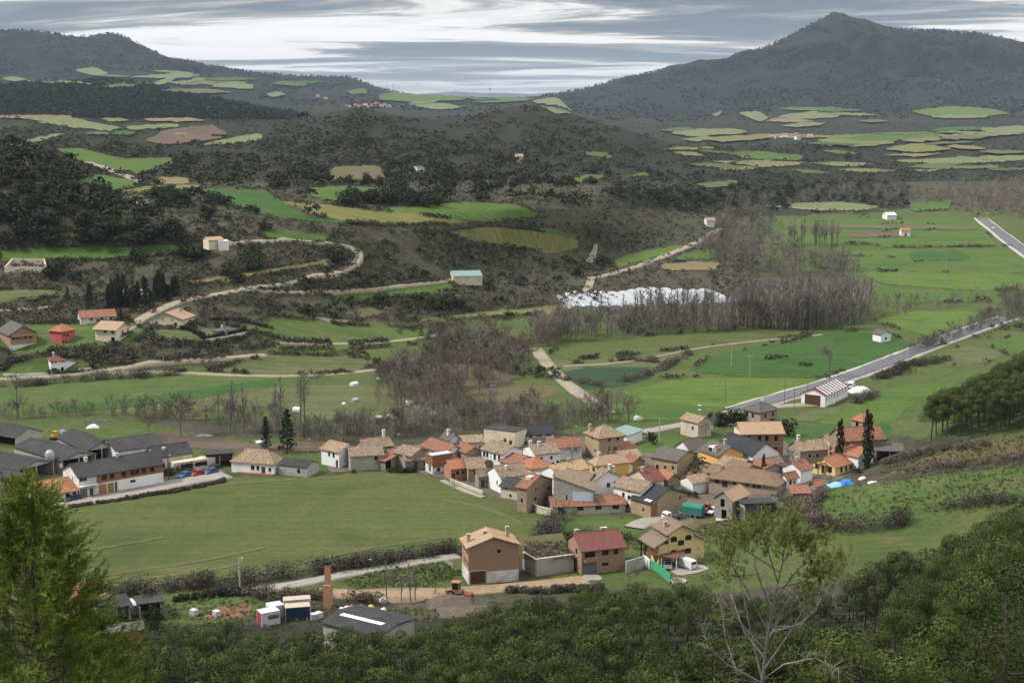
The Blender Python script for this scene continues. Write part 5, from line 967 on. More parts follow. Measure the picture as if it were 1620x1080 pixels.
# ---- village centre
H('tall blank pale yellow wall with two doors at the back', (772,673), (765.5,679.5), (813.5,686), base=(765.5,704), roof='shedF', rise=.4, wall='cream', rf='fibro', wR=[(.68,1.4,.9,1.2,'W'),(.86,.3,1.,2.,'d')], o=.15, deep=7)
def b2x(root, a, b, h):
    q = MB(); q.box((-.5,-2.2,-1.5),(a*.62,-.003,1.3)); q.box((a*.12,-2.2,1.303),(a*.62,-2.05,2.3)); q.build('balcony', W['stone'], root)
H('white modern house with a dark slate roof at the back', (814.4,680.5), (833.5,687), (878,685.5), base=(831,702), ax='R', rise=1.7, wall='white', rf='slate', o=.6, wR=[(.8,1.9,1.5,1.5,'W'),(.14,1.6,1.,1.8,'d'),(.45,1.9,1.6,1.2,'W')], wL=[(.45,1.4,.5,1.8,'W')], extra=b2x)
H('white house with five tall windows and a brown roof, long side left', (767,708), (796.7,718), (819,709.5), h=5.6, ax='L', rise=1.5, wall='white', rf='brown', wL=[(.88,3.6,.9,1.5,'W'),(.74,3.6,.9,1.5,'W'),(.40,3.5,.9,1.5,'W'),(.2,3.4,.9,1.5,'W'),(.57,3.2,.3,1.9,'W'),(.8,.6,.8,1,'W'),(.3,.4,.8,1.2,'W')])
H('low terracotta roofed house behind the orange hipped roof', (798,727), (817,734), (845,724), h=4., ax='L', rise=1.3, wall='white', rf='redbr', wL=[(.7,1.6,.8,.9,'W'),(.3,1.6,.8,.9,'W')])
H('orange hip-roofed house with a cream wall in the middle of the village', (818,731.5), (842,741), (875.5,735.5), h=4.4, roof='hip', rise=1.6, wall='cream', rf='orange')
H('pale blue-white house with dark doorway and brown roof', (836,710), (847,718.7), (884.5,714.5), h=4.9, ax='R', rise=1.5, wall='white', rf='brown', wR=[(.25,3.2,.7,.8,'W'),(.66,3.3,.7,.8,'W'),(.27,1,.7,1,'W'),(.68,.2,1.3,2.2,'d'),(.92,2,.7,.8,'W')], chim=[(.35,.4,.9,1),(.1,.6,.8,1)], deep=8.5)
H('long red-brown roof over a white wall beside the hip-roofed stone house', (862,699), (872,709.5), (918,704), h=3.4, ax='R', rise=1.5, wall='white', rf='redbr', deep=7)
H('square ochre stone house with a pyramid of old tiles and a tall chimney', (918,684.5), (948,692), (991,689), h=6.2, roof='hip', rise=2.3, wall='ochre', rf='mott', o=.5, wR=[(.42,4.8,.8,.8,'W'),(.76,4.8,.8,.8,'W'),(.42,2,.9,1.4,'w')], wL=[(.5,4.8,.8,.8,'W'),(.3,1.6,.8,1,'w')], chim=[(.05,.75,1.9)])
H('long low white shed running to the road beyond the stone house', (991,686), (992,689), (1018,678.5), h=3., roof='shedB', rise=.5, wall='white', rf='teal', name='shed', cat='shed', deep=5)
H('big white gabled house above the field with two small windows', (765,746), (793,755.5), (838,751), base=(792.8,781), ax='R', rise=2.0, wall='white', rf='brown', o=.4, wL=[(.30,4.4,.7,.9,'W'),(.30,1.9,.7,.9,'W')], chim=[(.35,.3,.7,1)])
H('beige low house with a blackened roof before the white gable', (794,767), (818,772), (838,762), base=(818,791), ax='L', rise=1.3, wall='beige', rf='fibro', wL=[(.65,2.2,.7,.8,'W'),(.4,.5,.7,.7,'W')])
def c3x(root, a, b, h):
    q = MB(); q.box((a*.25,b*.3,h+.1),(a*.7,b*.85,h+1.9)); q.build('terrace_wall', W['beige'], root)
H('tall brown stone house with a red roof and sunken terrace', (818,769), (833,772), (874,757.5), h=6.0, ax='L', rise=2.0, wall='stone', rf='redbr', wR=[(.36,4.2,.6,1,'w'),(.45,4.2,.6,1,'w'),(.85,3.6,.8,.8,'W'),(.35,2.2,.8,.9,'W')], wL=[(.5,2.3,.6,1.,'W')], extra=c3x)
H('grey-green rendered building with a slit window and falling roof', (869,768), (875.5,775), (939.5,777), h=5.2, roof='shedL', rise=3.2, wall='grey', rf='brown', wR=[(.33,1.6,.35,2.6,'d')], o=.2, extra=lambda r,a,b,h: MB().box((a*.48,-.05,h-2.4),(a*.99,-.003,h-.3)).build('pale_blue_panel', W['blue'], r), deep=7)
H('long low farm building with a weathered red roof and four dark windows', (860,794), (874.4,801.5), (989.4,797), base=(874,815.5), deep=8, ax='R', rise=1.15, wall='beige', rf='redbr', o=.4, wR=[(.12,.2,1.6,2.,'W'),(.38,1,1.5,1.0,'W'),(.63,1,1.5,1.0,'W'),(.87,1,1.5,1.0,'W')], name='farm_building', cat='farm building')
H('white house with small windows and an old brown roof right of the farm building', (975.6,766.7), (1013,777.5), (1038,766), h=5.2, ax='L', rise=1.4, wall='white', rf='brown', wL=[(.63,3.0,.8,1.1,'W'),(.42,4.6,.7,.9,'W'),(.42,2.7,.8,1,'W'),(.47,.6,.8,1,'W')])
def c7x(root, a, b, h):
    k = 1.75/(a/2); q = MB(); n = 0
    for s in (.22, .31): q.box((0,0,0),(a/2-.2,.8,.04)); 
    q.v = [(x+.1 if i % 8 in (0,3,4,7) else x, y+(.3 if i < 8 else 1.4), z+h+.22+k*(x+.05)) for i, (x, y, z) in enumerate(q.v)]; q.build('roof_strip', RF['whitesheet'], root)
    q = MB(); q.box((a*.0,-.05,-1),(a*.18,-.003,h-.2)); q.build('brick_pier', W['redbrick'], root)
H('stone house with a dark slate roof streaked white and a stone gable', (999.5,787), (1029.4,796), (1087,780), base=(1032,820), ax='L', rise=2.3, wall='ochre', rf='slate', o=.4, wL=[(.37,3.0,.7,1.5,'w'),(.37,1.1,.7,.9,'w')], wR=[(.1,0,1.2,2,'d'),(.8,2.6,.7,.7,'o')], extra=c7x)
H('house with a bright straw-coloured mottled roof and white end wall', (866,741), (882,750), (929,738.5), h=5.2, ax='R', rise=1.5, wall='white', rf='straw', wL=[(.4,2.2,.8,1.6,'W')], chim=[(.6,.5,.5)])
H('cream house with a plain taupe roof and small slit windows', (889,752.5), (928,761.5), (944,754), h=5.4, ax='L', rise=1.3, wall='cream', rf='choc', wL=[(.8,3.6,.5,.9,'W'),(.5,3.4,.5,.9,'W'),(.3,3.4,.4,.7,'W'),(.1,3.4,.5,.9,'W')])
H('white gabled house with two brown windows and paired white chimneys', (929,755.5), (941,760), (984,755), h=5.6, ax='L', rise=2.0, wall='white', rf='brown', wR=[(.5,3.6,.9,1.1,'W'),(.76,3.8,.9,1.1,'W')], wL=[(.5,3.4,.6,1,'W')], chim=[(.62,.35,1.3,1),(.74,.35,1.3,1)])
H('cream gabled house with a dark red roof', (990,752.5), (1027,762), (1053,757), h=4.6, ax='R', rise=2.2, wall='cream', rf='dred', wR=[(.6,1.4,.8,1.2,'w'),(.85,1.2,.8,1.6,'w')], wL=[(.45,2.8,1.2,1.1,'w')], chim=[(.15,.4,.8)])
H('small stone house with half-orange roof and a pale blue door', (1043,750), (1057,758), (1071,754.5), h=4.2, ax='L', rise=1.2, wall='stone', rf='orange', wR=[(.3,.1,1.6,2.6,'b')])
H('ochre stone house with a low grey-brown roof left of the orange house', (1036,720), (1071,729), (1098,716), h=5.0, ax='L', rise=1.5, wall='ochre', rf='greytile', wL=[(.75,1.8,.8,1.4,'W'),(.45,1.8,.8,1.4,'W'),(.15,2.4,.8,1.2,'w')])
H('dark roofed house with a small white gable behind the orange house', (1074,704.5), (1090.5,711), (1113,704.5), h=4.6, ax='R', rise=1.9, wall='white', rf='greytile', wL=[(.6,3.4,.5,.6,'W')])
def c14x(root, a, b, h):
    q = MB(); q.box((a*.08,b*.35,h+.2),(a*.3,b*.62,h+1.5)); q.build('dormer', RF['whitesheet'], root); q = MB(); q.box((a*.06,b*.40,h+.55),(a*.078,b*.58,h+1.3)); q.build('dormer_window', GL, root)
H('bright orange plastered house with a grey-brown roof and skylight dormer', (1100,711.5), (1135.5,721), (1180,717), h=6.2, ax='L', rise=1.8, wall='orange', rf='greytile', wL=[(.55,1.4,.7,.9,'W')], chim=[(.12,.25,1.4),(.5,.3,1.2)], extra=c14x)
H('big hall with a dark slate roof and blank white gable', (1128,703.5), (1190.7,721), (1242.6,718.5), h=5.0, ax='L', rise=2.6, wall='white', rf='slate', o=.3, name='hall', cat='hall')
H('three storey orange brick house with a cream end and pale eaves line', (1164.5,680.5), (1174,686), (1240,685), h=8.4, ax='R', rise=1.9, wall='orangebrick', rf='tan', o=.5, wR=[(.17,6.3,1.0,1.5,'W'),(.42,6.3,1.0,1.5,'W'),(.60,6.3,1.0,1.5,'W'),(.82,6.3,1.0,1.5,'W'),(.6,3.2,1.0,1.5,'W'),(.82,3.2,1.0,1.5,'W'),(.25,3.2,1,1.5,'W')], extra=lambda r,a,b,h: [MB().box((-.03,-.03,-1),(-.003,b,h-.1)).build('cream_end_wall', W['cream'], r), MB().box((0,-.06,h-3.4),(a,-.003,h-3.2)).build('string_course', STN, r)], deep=9)
H('long grey stone house with a pale lichened roof below the church', (1240,705), (1266,712.5), (1313,710.5), h=5.2, ax='R', rise=1.7, wall='greyst', rf='mott', wR=[(.35,3.2,.7,.8,'W'),(.62,3.2,.7,.8,'W'),(.28,.3,1.5,2.,'o'),(.78,1,.9,1.2,'W')], wL=[(.2,1.6,.9,1.1,'o')], chim=[(.12,.5,1.2,1)])
H('church nave of brown stone with a patched red roof', (1318,687), (1333,697), (1398,692.5), h=7.2, ax='R', rise=2.4, wall='stone', rf='redbr', wR=[(.45,3.2,.8,1.8,'W')], name='church', cat='church', extra=None)
H('stone chapel wing with a cream gable left of the church', (1294,694), (1316,701), (1334,695), h=4.6, ax='R', rise=1.7, wall='beige', rf='mott', wL=[(.5,3.,.5,1.0,'W')], name='chapel', cat='chapel')
def belfry(root, a, b, h):
    q = MB(); q.box((-.12,-.12,h-3.4),(a+.12,b+.12,h-3.15)); q.build('cornice', STN, root)
    q = MB(); q.lathe([(.05,h-.9),(.45,h-1.0),(.55,h-1.6),(.75,h-2.0)], 10, (a/2,b/2)); q.build('bell', DARKM, root)
H('square stone bell tower with an orange pyramid roof', (1350,661.5), (1365,666), (1380,662), h=8.6, deep=3.8, roof='hip', rise=1.5, wall='pinkstone', rf='orange', o=.35, wR=[(.5,5.8,1.,2.3,'o')], wL=[(.5,5.8,1.,2.3,'o')], name='bell_tower', cat='tower', extra=belfry)
H('house with a bright orange hipped roof and white gable below the church', (1314,714), (1358,722), (1387,716), h=3.8, roof='gable', ax='L', rise=1.6, wall='white', rf='orange', chim=[(.1,.8,.9)])
H('open dark sheds behind the orange roofed house', (1382,708), (1386,712.5), (1430,714), h=2.8, roof='shedB', rise=.5, wall='grey', rf='greytile', name='shed', cat='shed', openR=True, deep=6)
def c21x(root, a, b, h):
    q = MB(); yc = b*.47; q.box((-1.3,yc-1.1,2.3),(-.003,yc+1.1,2.45)); q.box((-1.25,yc-1.05,-1),(-1.05,yc-.85,2.3)); q.box((-1.25,yc+.85,-1),(-1.05,yc+1.05,2.3)); q.prism([(yc-1.2,2.453),(yc+1.2,2.453),(yc,3.0)], -1.4, -.003); q.build('porch', RF['orange'], root)
H('yellow bungalow with an orange roof and a small porch', (1280.5,732), (1321.4,738.5), (1373,725), base=(1319.5,753), ax='R', rise=1.7, wall='yellow', rf='orange', o=.5, wL=[(.78,.8,1.3,1.5,'W'),(.53,0,.9,2.,'d'),(.22,.7,1.2,1.5,'W')], wR=[(.2,.5,.9,1.8,'W'),(.35,.5,.9,1.8,'W'),(.5,.6,1.2,1.6,'W'),(.75,.4,2.5,2.,'o')], extra=c21x)
H('small white house with a red roof beside the yellow bungalow', (1239,737), (1267,744), (1283,738), h=3.4, ax='R', rise=1.5, wall='white', rf='redbr', wL=[(.4,1.1,.8,1,'w'),(.7,1.1,.8,1,'w')], chim=[(.4,.5,.7)])
def c23x(root, a, b, h):
    q = MB(); A = 9.; B0 = b-.2; x1 = 10.5; y1 = b+11; q.v = []; w = MB(); w.box((0.6,b+.003,-1.5),(x1-.6,y1-.6,h-.02)); w.build('back_wing_wall', W['pinkstone'], root)
    r = MB(); r.prism([(0-.0,h-.15),(x1/2,h+1.5),(x1,h-.15),(x1,h+.01),(x1/2,h+1.68),(0,h+.01)], b*.5, y1, 'y'); r.f = [f for f in r.f if len(f) == 4]+[[0,1,4,5],[1,2,3,4],[6,7,10,11],[7,8,9,10]]; r.m = [0]*len(r.f); r.build('back_wing_roof', RF['umber'], root)
def c23():
    lab = 'wide pinkish stone house with a broad umber roof round a courtyard'
    root = H(lab, (1120,755), (1229.3,767.5), (1261.7,755.8), base=(1229,783), roof='hip', ax='L', rise=2.0, wall='pinkstone', rf='umber', o=.6, wL=[(.26-.0,1.0,.9,1.4,'W'),(.33,1.0,.9,1.4,'W'),(.43,1.2,.9,1.5,'W'),(.52,1.2,.9,1.5,'W'),(.62,1.2,.9,1.5,'W'),(.76,.3,1.4,2.4,'d'),(.88,1,1.2,1.4,'W')], wR=[(.5,1.2,.8,1.4,'W'),(.8,1.2,.8,1.4,'W')])
    return root
c23()
H('umber roofed back range of the courtyard house', (1146,737), (1174,746), (1204,740), h=4.6, ax='L', rise=1.3, wall='pinkstone', rf='umber', o=.6)
H('ruined stone houses with a patchwork of fallen roofs', (1140,733), (1165,742), (1192,730), h=4.4, ax='L', rise=1.4, wall='greyst', rf='mott', wL=[(.3,.4,1.6,2,'o')])
H('weathered red-tiled ruin right of the patchwork roofs', (1188,735), (1205,744), (1240,738), h=3.8, ax='L', rise=1.2, wall='greyst', rf='redbr')
H('brown roofed house with a white balcony front behind the dark tree', (1106,742), (1132,749), (1150,741), h=4., ax='L', rise=1.2, wall='white', rf='umber', wR=[(.4,1.6,1.,1.2,'w')])
H('long brown stone wall house under the orange house', (1086,733), (1128,744), (1146,738), h=2.8, ax='L', rise=.7, wall='stone', rf='umber')
H('white garden house half hidden behind the dark domed tree', (1084,757), (1096,764), (1121,759), h=2.8, ax='R', rise=1.2, wall='white', rf='mott', deep=5, name='garden_house', cat='house')
H('small stone barn with a tan roof and a doorway above a doorway', (1128,786.5), (1158.5,791), (1186,781), h=4.9, ax='R', rise=1.7, wall='greyst', rf='tan', wL=[(.54,2.9,1.1,1.9,'o'),(.45,0,1.3,2.3,'o')], name='barn', cat='barn')
H('shed with a wide blue door and dark sloping roof', (1158,796), (1178,802), (1232,795), h=3.4, roof='shedL', rise=.8, wall='grey', rf='fibro', wL=[(.5,0,4.2,3.1,'b')], openR=True, name='shed', cat='shed', deep=None)
H('small brick hut with an orange roof near the blue tarpaulin', (1283,765), (1291.5,768), (1301,763.5), h=2.3, roof='gable', ax='R', rise=.8, wall='greyst', rf='orange', name='hut', cat='hut')
H('low outbuilding with a red lean-to roof behind the brambles', (1248,776), (1255,780), (1282,780), h=2.6, roof='shedB', rise=.6, wall='stone', rf='redbr', name='shed', cat='shed', deep=4)
H('tumbledown stone sheds with orange tiles among bushes', (990,724), (1001,731), (1014,727), h=3.2, ax='L', rise=1, wall='ochre', rf='redbr', name='shed', cat='shed')
H('ochre house with an orange roof and glazed corner', (931,729), (944,734.5), (965,733), h=4.6, roof='hip', rise=1.6, wall='orange', rf='tan', wL=[(.45,2.2,1.8,1.4,'w')], chim=[(.2,.6,.7,1)], deep=9)
H('low stone shed with a red roof edge beside the green plot', (970,705), (978,710), (1004,706), h=2.8, ax='R', rise=.8, wall='greyst', rf='redbr', name='shed', cat='shed', deep=6)
H('long ruined wall house with orange tiles above the bushes', (978,720), (985,724), (1014,720), h=3.4, ax='R', rise=1., wall='ochre', rf='mott', deep=6)
H('grey pyramid-roofed house with dim pink walls by the main road', (1172.6,647), (1203,651.5), (1233.5,646.5), h=5.2, roof='hip', rise=1.8, wall='pinkstone', rf='greytile', o=.5, wL=[(.8,3,.9,1.3,'W'),(.45,3,.9,1.3,'W')], wR=[(.3,3.1,.9,1.2,'W'),(.75,3.1,.9,1.2,'W'),(.7,.2,2.,2.3,'g')], chim=[(.6,.5,.6,1)])
H('old stone house with a patched tan roof before the road bend', (1081.5,661), (1104.5,668.5), (1117,663), h=4.6, ax='L', rise=1.2, wall='beige', rf='mott', wL=[(.3,2.2,.8,1,'W')])
def whx(root, a, b, h):
    k = 2.0/(b/2); q = MB()
    for i in range(8):
        x = a*(.07+.115*i); n = len(q.v); q.v += [(x,-.35,h-.35*k+.21),(x+a*.045,-.35,h-.35*k+.21),(x+a*.045,b/2-.3,h+2.0-.3*k+.21),(x,b/2-.3,h+2.0-.3*k+.21),(x,-.35,h-.35*k+.165),(x+a*.045,-.35,h-.35*k+.165),(x+a*.045,b/2-.3,h+2.0-.3*k+.165),(x,b/2-.3,h+2.0-.3*k+.165)]
        for f in ((0,1,2,3),(7,6,5,4),(0,4,5,1),(1,5,6,2),(2,6,7,3),(3,7,4,0)): q.f.append([n+j for j in f]); q.m.append(0)
    q.build('roof_stripes', RF['whitesheet'], root)
RF['maroon'] = simple('maroon_sheet', (.17,.055,.065), .6, (.14,.05,.06), .5)
H('white warehouse with a maroon roof striped white by the main road', (1266,622.5), (1305.5,626), (1342.5,610), base=(1301,644), ax='R', rise=1.7, wall='white', rf='maroon', o=.35, wL=[(.52,0,5.2,4.8,'g')], wR=[(f,1.7,.7,1.1,'W') for f in (.06,.17,.29,.41,.53,.65,.78,.91)], name='warehouse', cat='warehouse', extra=whx)
H('small white hut beside the right-hand field hedge', (1384,526), (1394,529), (1407,527), h=3.2, ax='L', rise=1.2, wall='white', rf='greytile', name='hut', cat='hut', wR=[(.5,1,1,1,'W')])
H('tiny field hut with a red roof in the far valley fields', (1424,363), (1426,364.5), (1440,364.5), h=4.2, ax='R', rise=1.4, wall='white', rf='orange', name='hut', cat='hut', deep=6, wR=[(.5,0,1.4,2.2,'d')])
H('lone hut by the road in the far valley', (1402,338), (1404,340), (1416,339), h=4, ax='R', rise=1.4, wall='white', rf='whitesheet', name='hut', cat='hut', deep=7)
H('pale hut beside the mast on the gravel track', (1115,346), (1118,349), (1130,348.5), h=4, ax='R', rise=1.3, wall='white', rf='mott', name='hut', cat='hut', deep=6)
H('pale yellow warehouse with a flat green roof on the scrubby terrace', (715.5,436.3), (717,437.5), (763,436.5), base=(717,447), ax='R', rise=1.6, wall='cream', rf='teal', o=.2, name='warehouse', cat='warehouse', deep=14)
# ---- group on the left terrace
def d1x(root, a, b, h):
    q = MB(); q.box((-.03,-.04,-1.4),(a+.03,-.003,2.3)); q.build('white_base', W['oldwhite'], root); q = MB(); q.box((a*.05,-1.0,h-1.0),(a*.95,-.003,h-.85)); q.box((a*.05,-1.0,h-.847),(a*.95,-.92,h-.1)); q.build('balcony', W['brick'], root)
H('brown brick apartment house with a gabled attic balcony at the left edge', (-4,521), (16,529), (58.5,526), base=(15,556.5), ax='L', rise=2.6, wall='brick', rf='greytile', o=.8, wR=[(.12,4.1,.9,1.5,'W'),(.27,4.1,.9,1.5,'W'),(.57,4.2,.9,1.5,'W'),(.77,4.2,.9,1.5,'W'),(.36,.6,1.5,1.2,'W'),(.7,.6,1.5,1.2,'W')], extra=d1x)
H('small cream house cut off by the left edge', (-20,536), (0,541), (14,537.5), h=4., ax='L', rise=1., wall='cream', rf='greytile', wL=[(.2,1.6,.9,1.2,'W')])
H('red plastered house with a hipped orange roof', (77,521.5), (97,523.5), (119.5,520), base=(96.3,545), roof='hip', rise=1.8, wall='pinkred', rf='orange', o=.6, wR=[(.1,5.0,.9,1.2,'W'),(.42,5.0,.9,1.2,'W'),(.78,5.0,.9,1.2,'W'),(.2,2.6,.5,1.1,'W'),(.45,2.4,.9,.9,'W'),(.1,.4,.7,.8,'W'),(.3,.4,.7,.8,'W'),(.8,0,1.8,2,'G')])
def d3x(root, a, b, h):
    for z in (h-2.6, h-5.2):
        q = MB(); q.box((a*.3,-1.1,z),(a*.95,-.003,z+.15)); q.box((a*.3,-1.1,z+.153),(a*.95,-1.03,z+1.)); q.build('balcony', FRB, root)
H('cream house with a tan roof and dark balconies', (153,518.5), (183,521), (203.7,514.5), base=(183.7,543.5), ax='L', rise=1.8, wall='cream', rf='tan', o=.9, wL=[(.15,3.5,1.2,1.1,'W'),(.5,3.6,1.2,1.1,'W'),(.15,0,1.6,2.2,'o')], wR=[(.45,5.0,1,1.8,'d'),(.8,5.0,1,1.8,'d'),(.45,2.4,1,1.8,'d'),(.8,2.4,1,1.8,'d')], extra=d3x)
H('long whitewashed house with a dull red roof', (117,498.5), (127.4,503), (184,500), base=(127,514), ax='R', rise=1.9, wall='oldwhite', rf='redbr', o=.4, wR=[(.3,1.4,.9,1,'W'),(.6,1.4,.9,1,'W'),(.85,1.2,.9,1,'W')], wL=[(.4,1.5,.8,1,'W')])
def d5x(root, a, b, h):
    w = MB(); w.box((a+.003,.3,-1),(a+7.5,b-.5,2.6)); w.poly([(a+.003,.297,2.6),(a+7.5,.297,2.6),(a+.003,.297,4.4)]); w.build('wing_wall', W['white'], root); r = MB(); r.prism([(a,4.45),(a+8,2.55),(a+8,2.7),(a,4.6)], .1, b-.3, 'y'); r.build('wing_roof', RF['greytile'], root)
    q = MB(); q.box((a+3.2,.26,1.1),(a+5.2,.296,2.1)); q.build('wing_window', GL, root)
H('white villa with a dark red hipped roof and a sloping side wing', (70.5,569), (80,571.5), (104,570.5), base=(82,592), roof='hip', rise=1.1, wall='white', rf='dred', o=.35, wR=[(.12,3.8,.6,1,'W'),(.35,3.8,.6,1,'W'),(.82,4.0,.8,1,'W'),(.2,.8,1.8,1.3,'W'),(.75,.9,1.,1.2,'W')], chim=[(.35,.6,1.1,1)], extra=d5x, deep=8)
H('brown house with a broad tan roof below the gravel junction', (239,502.5), (288,505), (301,498.5), base=(286.7,520), ax='R', rise=2.2, wall='beige', rf='tan', o=.6, wL=[(.3,3,.9,1,'W'),(.6,3,.9,1,'W'),(.8,1,1,1.2,'W'),(.2,1,1,1.2,'W')], chim=[(.7,.3,1.)])
H('small white bungalow with a grey hipped roof inside a green hedge', (341,522), (357,524.5), (369,520), h=2.6, roof='hip', rise=1.2, wall='white', rf='greytile', wL=[(.3,.8,.8,1.1,'W'),(.7,.8,.8,1.1,'W')], chim=[(.3,.5,.6,1)])
H('house with a tan roof hidden among dark conifers', (188,464), (196,468), (212,467), h=3.2, ax='R', rise=1.6, wall='cream', rf='tan', deep=9)
H('tiny white farmhouse on the gravel bend', (322,378), (330,380.5), (345,379.5), h=2.2, ax='R', rise=.9, wall='cream', rf='tan', deep=6, name='farmhouse', cat='farmhouse')
H('low white outbuilding beside the tiny farmhouse', (344,380), (346,382.5), (357,381.5), h=2, roof='flat', wall='white', rf='whitesheet', name='outbuilding', cat='outbuilding', deep=4, o=.1)
H('white ruin on the slope of the middle hill', (657,263), (660,265), (684,264.5), h=5, roof='flat', wall='oldwhite', rf='greytile', name='ruin', cat='ruin', deep=5, o=.05, wR=[(.2,1,1.6,2,'o'),(.6,1,2,2.4,'o')])
H('pale ruin high on the middle hill', (815,245), (817,248), (826,247.5), h=5, ax='R', rise=1.5, wall='beige', rf='mott', name='ruin', cat='ruin', deep=6)
H('flat-roofed cottage in the scrub above the left fields', (216,317), (218,319.5), (230,319), h=3, roof='flat', wall='oldwhite', rf='greytile', name='cottage', cat='cottage', deep=5, o=.1)
# ---- farm on the left
H('open dark cattle shed with a grey gable at the far left', (-40,684), (24.4,692.5), (78.5,686), base=(26,707), ax='L', rise=2.0, wall='grey', rf='fibro', o=.3, openL=True, name='cattle_shed', cat='shed')
H('big dark barn with a black open gable, farthest of the three', (82,690), (138,713), (190,714), h=3.8, ax='L', rise=1.7, wall='grey', rf='fibro', o=.5, openR=True, name='cattle_shed', cat='shed')
H('long dark barn in the middle of the farm sheds', (22,706), (98,729), (152,718), h=3.4, ax='L', rise=1.3, wall='grey', rf='fibro', o=.4, openR=True, name='cattle_shed', cat='shed')
H('wide dark barn nearest the silo with an arched black opening', (-80,723), (30,744), (92,731), h=3.4, ax='L', rise=1.3, wall='grey', rf='fibro', o=.4, openR=True, name='cattle_shed', cat='shed')
H('pale walled dark barn right of the three sheds', (158,696), (184,714), (258,703), h=3.8, ax='R', rise=1.5, wall='oldwhite', rf='fibro', o=.4, wR=[(.3,1,1.2,1.4,'W'),(.5,.2,1.6,2.2,'o')], name='barn', cat='barn')
def e4x(root, a, b, h):
    w = MB(); w.box((a*.35,-3.2,-1),(a+5,-.003,2.6)); w.build('annexe', W['beige'], root); q = MB()
    for f in (.55, .95): q.box((a*f,-3.24,.9),(a*f+3.2,-3.203,2.0))
    q.build('annexe_windows', GL, root)
H('pale office house with a dark roof behind the long brick building', (220.7,716), (247.4,724), (306,717.5), base=(250,747), ax='R', rise=2.0, wall='cream', rf='fibro', o=.4, wR=[(.2,3.6,.8,1,'W'),(.37,3.6,1,1,'W'),(.62,3.6,1,1,'W'),(.15,.8,1.4,1.4,'W')], chim=[(.3,.3,.3,1)], extra=e4x)
def e5x(root, a, b, h):
    q = MB(); q.box((a*.205,-.05,2.9),(a+.0,-.003,h-.05)); q.build('brick_storey', W['redbrick'], root); q = MB(); q.box((a*.46,-.05,-1),(a,-.003,2.89)); q.build('white_wall', W['white'], root)
    for i, f in enumerate((.27,.36,.50,.60,.66,.74,.84)): MB().box((a*f,-.10,h-1.6),(a*f+1.1,-.052,h-.55)).build('window', [GL], root)
    for f0, f1, m in ((.225,.315,WDO),(.33,.40,WDO),(.415,.44,WD)): MB().box((a*f0,-.08,-.6),(a*f1,-.004,2.5)).build('garage_door', m, root)
    MB().box((a*.60,-.10,1.7),(a*.66,-.052,2.3)).build('window', [GL], root); MB().box((-.02,-1.0,2.85),(a*.2,-.06,3.05)).build('canopy', W['white'], root)
H('long white and red brick building with a dark roof along the street', (92,743.5), (124.4,755), (258,733), base=(125,788), ax='R', rise=2.2, wall='oldwhite', rf='fibro', o=.5, wR=[(.05,4.,2.0,1.1,'w'),(.14,4.,2.0,1.1,'w'),(.05,0,1.8,2.2,'G'),(.14,0,.9,2.,'d')], wL=[(.4,3.2,.5,1.4,'W')], chim=[(.18,.5,.8,1),(.55,.5,.6,1)], extra=e5x, name='farm_building', cat='farm building')
H('low white cottage with a rusty lichened roof beside the street', (32,764), (57,785), (123.7,776.5), base=(58,799), ax='R', rise=1.7, wall='oldwhite', rf='rust', o=.35, wR=[(.33,0,.9,2,'d'),(.52,.9,.9,1,'W'),(.75,.9,.9,1,'W'),(.92,.9,.9,1,'W'),(.1,.9,.9,1,'W')], name='cottage', cat='cottage')
H('low shed with a red and grey roof before the wide barn', (-12,752), (33,763), (64,754), h=2.6, ax='L', rise=1.1, wall='stone', rf='fibro', name='shed', cat='shed')
H('white hall with a mottled tan roof at the end of the street', (355.6,729.5), (433.3,733), (470,726.5), base=(433,751), roof='hip', rise=2.6, wall='white', rf='mott', o=.35, wL=[(.75,3.0,.5,.4,'W'),(.57,3.0,.5,.4,'W'),(.3,3.0,.5,.4,'W'),(.5,.9,1.,1.2,'W'),(.38,.9,.8,1.2,'W'),(.25,.2,1.1,1.7,'d'),(.1,.8,.8,.9,'W')], name='hall', cat='hall', extra=lambda r,a,b,h: MB().box((-1.2,0,-1),(-.003,b*.85,.25)).build('brick_step', W['redbrick'], r))
H('crumbling concrete shed with peeling white paint beside the hall', (437.8,736.5), (486,740), (512,733), base=(486,755), roof='gable', ax='L', rise=1.0, wall='conc', rf='fibro', o=.15, wR=[], wL=[(.3,.8,.8,1.2,'o')], name='shed', cat='shed')
H('open dark carport with cars below the ploughed field', (320,714), (326,722.5), (369,720.5), h=2.8, roof='shedF', rise=.5, wall='grey', rf='fibro', openR=True, name='carport', cat='carport', deep=6)
# ---- yard at the lower left
H('house with a worn orange roof half hidden by the close pine', (112,938), (150,952), (172,940), h=4., ax='L', rise=1.8, wall='cream', rf='orange', chim=[(.4,.5,.7)])
H('pink sheet lean-to roof below the orange house', (128,958), (136,963.5), (163,961.5), h=3., roof='shedB', rise=.9, wall='white', rf='pink', name='shed', cat='shed', deep=4)
H('grey roofed open shed in the lower left yard', (150,956), (163,964), (193,960), h=3.2, roof='shedB', rise=.7, wall='conc', rf='fibro', openR=True, name='shed', cat='shed', deep=5)
H('shed clad in pale blue and white metal sheets', (190,957), (193,963), (218,958), base=(193,976), roof='flat', wall='blue', rf='whitesheet', name='shed', cat='shed', deep=4, o=.1)
H('open timber shed full of shadow with orange posts', (216,954), (220,958), (256,954), h=3.1, roof='shedF', rise=.3, wall='redbrick', rf='fibro', openR=True, name='shed', cat='shed', deep=5)
H('flat grey roofed brick store at the edge of the pine wood', (168,990), (172,1003), (206,1000), h=3., roof='flat', wall='redbrick', rf='greytile', name='store', cat='shed', deep=6, o=.2)
